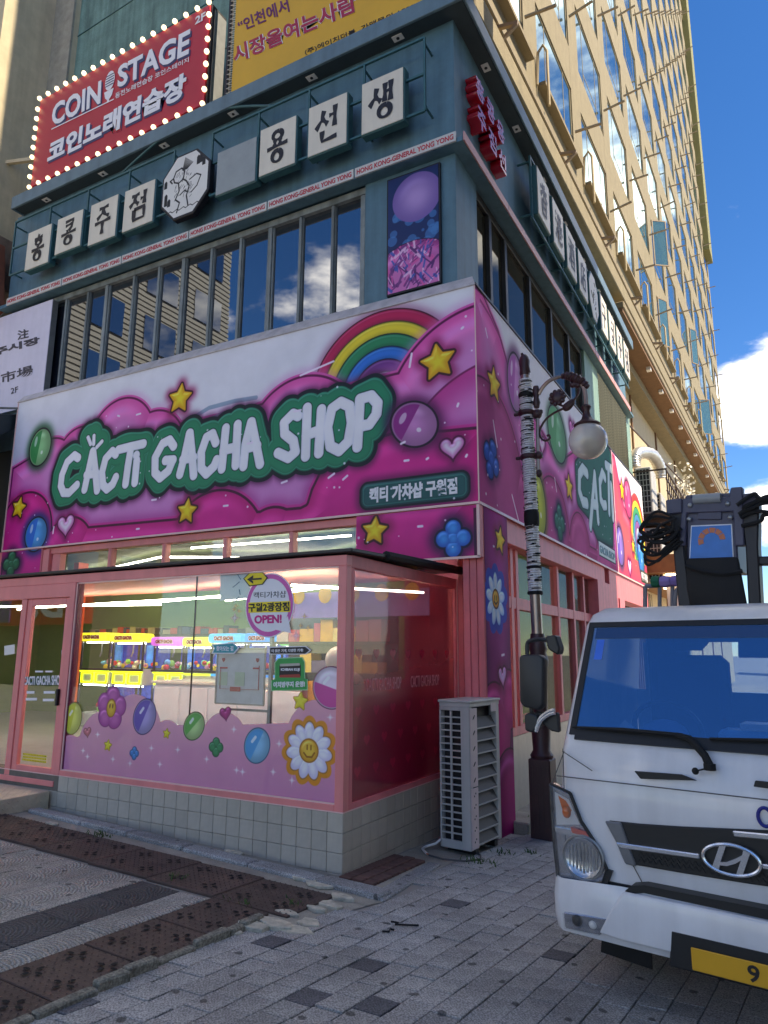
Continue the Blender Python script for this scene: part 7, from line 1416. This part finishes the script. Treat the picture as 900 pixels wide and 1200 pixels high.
for f in range(NF):
    for b in range(NB-1):
        y=y0b+pb_*b; z=z0b+pf*f
        fr_=link('window',fm,tow); fr_.location=(RX+.02,y,z); pn_=link('pane',pm,fr_); sl_=link('stay',ba,fr_); sl_.location=(.1,wb_-.02,.78); sl_.rotation_euler=(0,-.12+random.uniform(-.1,.1),random.uniform(-.1,.15))
        if f==0: q=link('sill',sm_,fr_); q.location=(.0,0,-.0)
        if (b,f) in opn:
            q=link('casement',gp,fr_); q.location=(.06,wb_-.62 if random.random()<.6 else .06,.06); q.rotation_euler=(0,0,random.choice((-.7,-.45,-.9))); link('casement_frame',cfm,fr_).matrix_local=q.matrix_local if False else Matrix.Translation(q.location)@Matrix.Rotation(q.rotation_euler.z,4,'Z')
for b in range(NB-1):   # small brackets on the lower ledge and bent pipes below the sills
    y=y0b+pb_*b; tt('ledge_bracket',MB().bar((0,y+.9,11.5),(.42,y+.95,11.45),.06).bar((0,y+.9,11.1),(.4,y+.94,11.42),.05),M['brassy'])
    tt('drain_pipe',MB().tube([(.02,y-.15,12.3),(.06,y-.15,13.0),(.16,y-.15,13.12),(.22,y-.1,13.0),(.22,y-.1,11.8)],.03,6),M['sand2'],smooth=True)
tt('end_pilaster',MB().box(-.1,.35,YE-2.2,YE,z0b+pf*5.5,ztop),mat('olive end strip',rgb(128,124,78),.8,var=.1))
tt('front_cladding',MB().box(-10.0+.6-.0,-.31,.82+.02,1.04,9.7,ztop),mat('weathered teal cladding',rgb(112,146,138),.85,var=.22,scale=2.5,bump=.3,bscale=30,streak=.4,spots=.1))
for z in (11.9,13.1,14.3): tt('cladding_joint',MB().box(-9.3,-.4,.825,.842,z,z+.02),M['green_dk'])
bsn=thing('blade_sign','dark framed blade sign jutting over the side street above the roof edge','sign',(-.2,1.2,11.3)); 
q0=(-.35,1.55); MB().box(-.4,1.3,1.45,1.75,11.42,11.52).build('frame',mat('plum steel',rgb(58,38,48),.5),bsn); MB().box(-.38,1.28,1.48,1.72,11.52,14.5).build('face',mat('blue sign face',rgb(50,90,170),.4),bsn)
# ------------------------------------------------------------------ yard between the shop and the tower: steel gallery, units, canopy
gl=thing('steel_gallery','rusty steel gallery with railing and ducts beyond the end of the pink sign','balcony',(-.3,13,6))
M['rustdk']=mat('brown steel',rgb(74,56,44),.6,var=.2); GY0,GY1=11.6,16.8; GX=.55; GZ_=5.15
MB().box(-1.0,GX,GY0,GY1,GZ_-.10,GZ_).build('platform',M['rustdk'],gl)
jb=MB(); [jb.box(-1.0,GX,GY0+.2+.65*k,GY0+.3+.65*k,GZ_-.22,GZ_-.10) for k in range(8)]; jb.build('joist',M['rustdk'],gl)
r=MB(); [r.bar((GX-.03,GY0+.1+.42*k,GZ_),(GX-.03,GY0+.1+.42*k,GZ_+1.1),.03) for k in range(13)]
for z in (.25,.55,.85,1.1): r.bar((GX-.03,GY0,GZ_+z),(GX-.03,GY1,GZ_+z),.035)
r.bar((-.9,GY0,GZ_+1.1),(GX,GY0,GZ_+1.1),.035); r.bar((-.3,GY0,GZ_+2.4),(GX,GY1,GZ_+1.7),.03); r.build('railing',M['rustdk'],gl)
def condenser(x,y,z,lab,h=1.0,w=.85):
    t=thing('condenser_unit',lab,'air conditioner',(x,y,z)); MB().box(x-.2,x+.2,y,y+w,z,z+h).build('casing',M['acgrey'],t,bev=.02)
    MB().box(x-.16,x+.16,y-.012,y,z+.06,z+h-.06).build('coil',M['ink'],t); g=MB()
    for k in range(9): g.box(x-.16,x+.16,y-.02,y-.012,z+.06+k*(h-.12)/8-.008,z+.06+k*(h-.12)/8+.008)
    for k in range(5): g.box(x-.16+.08*k-.008,x-.16+.08*k+.008,y-.022,y-.012,z+.06,z+h-.06)
    g.build('guard',M['acgrey'],t)
condenser(-.05,11.75,GZ_,'beige condenser unit standing on the steel gallery under a silver duct',1.25); condenser(.1,11.7,3.45,'grey condenser unit hung below the steel gallery',1.35,.7); condenser(-.05,13.4,GZ_,'second condenser unit further along the steel gallery',.9)
dt=thing('silver_duct','fat silver flexible duct elbow above the condenser on the gallery','duct',(0,12,7)); pth=smoothpath([(-.25,11.9,GZ_+1.3),(-.25,11.9,GZ_+1.5),(-.15,12.05,GZ_+1.72),(.1,12.5,GZ_+1.75),(.22,12.9,GZ_+1.5),(.22,13.0,GZ_+1.2)],8); MB().tube(pth,[.15+.015*(i%2) for i in range(len(pth))],14).build('sleeve',mat('foil duct',rgb(206,204,198),.3,metal=.6,var=.15,bump=.3),dt,smooth=True)
wp=thing('white_blossom','mass of pale blossoms spilling over the far end of the gallery','plant',(.5,17.5,6)); fl=MB(); st=MB(); g=random.Random(3)
for k in range(520):
    u=g.random(); y=16.2+3.8*u; c=(.45+g.gauss(0,.16),y+g.gauss(0,.15),6.9-1.2*u+g.gauss(0,.34)); a=Vector((g.gauss(0,1),g.gauss(0,1),g.gauss(0,1))).normalized(); b_=a.orthogonal().normalized()*.07; e=a.cross(b_).normalized()*.05
    fl.add([tuple(Vector(c)+b_),tuple(Vector(c)+e),tuple(Vector(c)-b_),tuple(Vector(c)-e)],[(0,1,2,3)])
for k in range(12): st.tube([(.1,16.4+.3*k,5.2),(.3,16.5+.3*k,6),(.45,16.3+.32*k,6.8-.1*k)],.02,4)
fl.build('blossom',mat('pale blossom',rgb(226,222,206),.8,rand=.1),wp,kind='stuff'); st.build('stem',M['rustdk'],wp)
cn=thing('wooden_canopy','brown timber shop canopy with round lit downlights beyond the pink sign','canopy',(.2,15,3)); 
MB().prism([(11.2,3.62),(22,3.62),(22,4.05),(11.2,4.05)],SIDE(.75),-1.6,0).build('body',mat('honey timber',rgb(150,96,44),.5,var=.15),cn); lm=MB().lathe((0,0,-.03),[(.13,0),(.13,.03)],14).mesh('downlight',M['spot'])
for k in range(9): link('downlight',lm,cn,loc=(.45,11.7+1.15*k,3.62)); 
for k in range(8): link('downlight',lm,cn,loc=(-.1,12.1+1.15*k,3.62))
MB().box(-.95,-.85,11.2,22,0,3.6).build('lit_wall',mat('amber slat wall',rgb(190,130,50),.5,var=.3,scale=9,streak=.5),cn)
sl_=MB().box(-.85,-.80,0,.12,0,3.55).mesh('slat',M['rustdk'])
for k in range(30): link('slat',sl_,cn,loc=(0,11.25+.34*k,0))
pl_=thing('white_pillar','white stone pillar beside the timber canopy seen over the truck roof','pillar',(.6,11.9,0)); MB().box(.3,.62,11.9,12.3,-.2,3.4).build('shaft',M['white'],pl_,bev=.01)
# dark awning at the far left of the frame
ow=thing('dark_shopfront','dark neighbouring shop wall at the left edge behind the awning','building',(-12,.3,0)); MB().box(-18,-8.12,.2,.6,2.6,7.4).build('wall',mat('dark shop wall',rgb(34,44,48),.6,var=.15),ow)
aw=thing('dark_awning','dark teal curved awning at the left edge beside the pink sign','awning',(-8.6,-.4,3.4)); pr=[(-.05,5.55),(-.35,5.45),(-.62,5.1),(-.75,4.6),(-.75,3.3),(-.65,3.3),(-.6,4.5),(-.45,5.0),(-.05,5.3)]
MB().prism([(a,b_) for a,b_ in pr],lambda a,b_,d:(-8.12-d,a+.1,b_),0,1.6).build('shell',mat('dark teal canvas',rgb(24,44,50),.5,var=.15),aw,bev=.01); MB().box(-9.6,-8.62,-.8,-.72,3.2,5.6).build('sign_face',M['cream'],aw); MB().bar((-8.2,-.5,5.5),(-8.05,.0,5.62),.03).build('stay',M['steel'],aw); MB().add([(-8.3,-.3,5.65),(-8.12,-.28,5.6),(-8.1,-.28,5.1)],[(0,1,2)]).build('teal_flap',mat('turquoise canvas',rgb(90,190,190),.6),aw)
# ------------------------------------------------------------------ the rest of the square: buildings behind the viewer and across the street
op=thing('siding_building','pale clapboard building across the square mirrored in the upper windows','building',(-26,-14,0)); M['siding']=mat('pale siding',rgb(150,148,140),.7,var=.05)
MB().box(-38,-26.02,-24,-2,0,44).build('wall',M['siding'],op); g=MB(); [g.box(-26.02,-25.9,-24,-2,.3*k,.3*k+.2) for k in range(143)]; g.build('clapboard',M['siding'],op,kind='stuff')
pn=MB().box(-25.9,-25.82,0,2.2,0,1.9).mesh('window_pane',M['darkwin'])
for f in range(13):
    for k in range(6): link('window_pane',pn,op,loc=(0,-23.2+3.6*k,1.2+3.3*f))
ob=thing('street_block','plain grey office block across the side street shading the pavement','building',(12,0,0)); MB().box(9.4,24,-15,8.1,0,22.3).build('wall',mat('street block render',rgb(150,146,138),.8,var=.08),ob); pn=MB().box(9.32,9.40,0,2.4,0,1.7).mesh('window_pane',M['darkwin'])
for f in range(6):
    for k in range(6): link('window_pane',pn,ob,loc=(0,-14.5+3.7*k,1.4+3.2*f))
rs=thing('red_stall','low red shop stall across the square mirrored in the entrance glass','stall',(-18,-13,0)); MB().box(-34,-17.6,-16,-13,0,4.2).build('wall',mat('stall wall',rgb(120,96,90),.7),rs); MB().box(-34,-17.6,-13,-12.6,2.6,4.1).build('red_fascia',mat('red fascia',rgb(206,40,40),.5),rs); MB().box(-30,-21.5,-12.6,-12.55,2.7,4.0).build('violet_fascia',mat('violet fascia',rgb(110,60,150),.5),rs)
text('lettering','Da',lambda a,b_,d:(-a,-12.58+d,b_),18.6,20.8,2.8,3.8,M['white_ink'],rs,d=.02,bold=.03)
fb_=thing('far_low_building','low white building with an orange sign at the far end of the side street','building',(9,70,0)); MB().box(4.6,16,70,80,0,7.5).build('wall',M['white'],fb_); MB().box(4.7,9,69.8,70,4.0,6.2).build('orange_sign',mat('orange sign',rgb(226,110,60),.6),fb_)
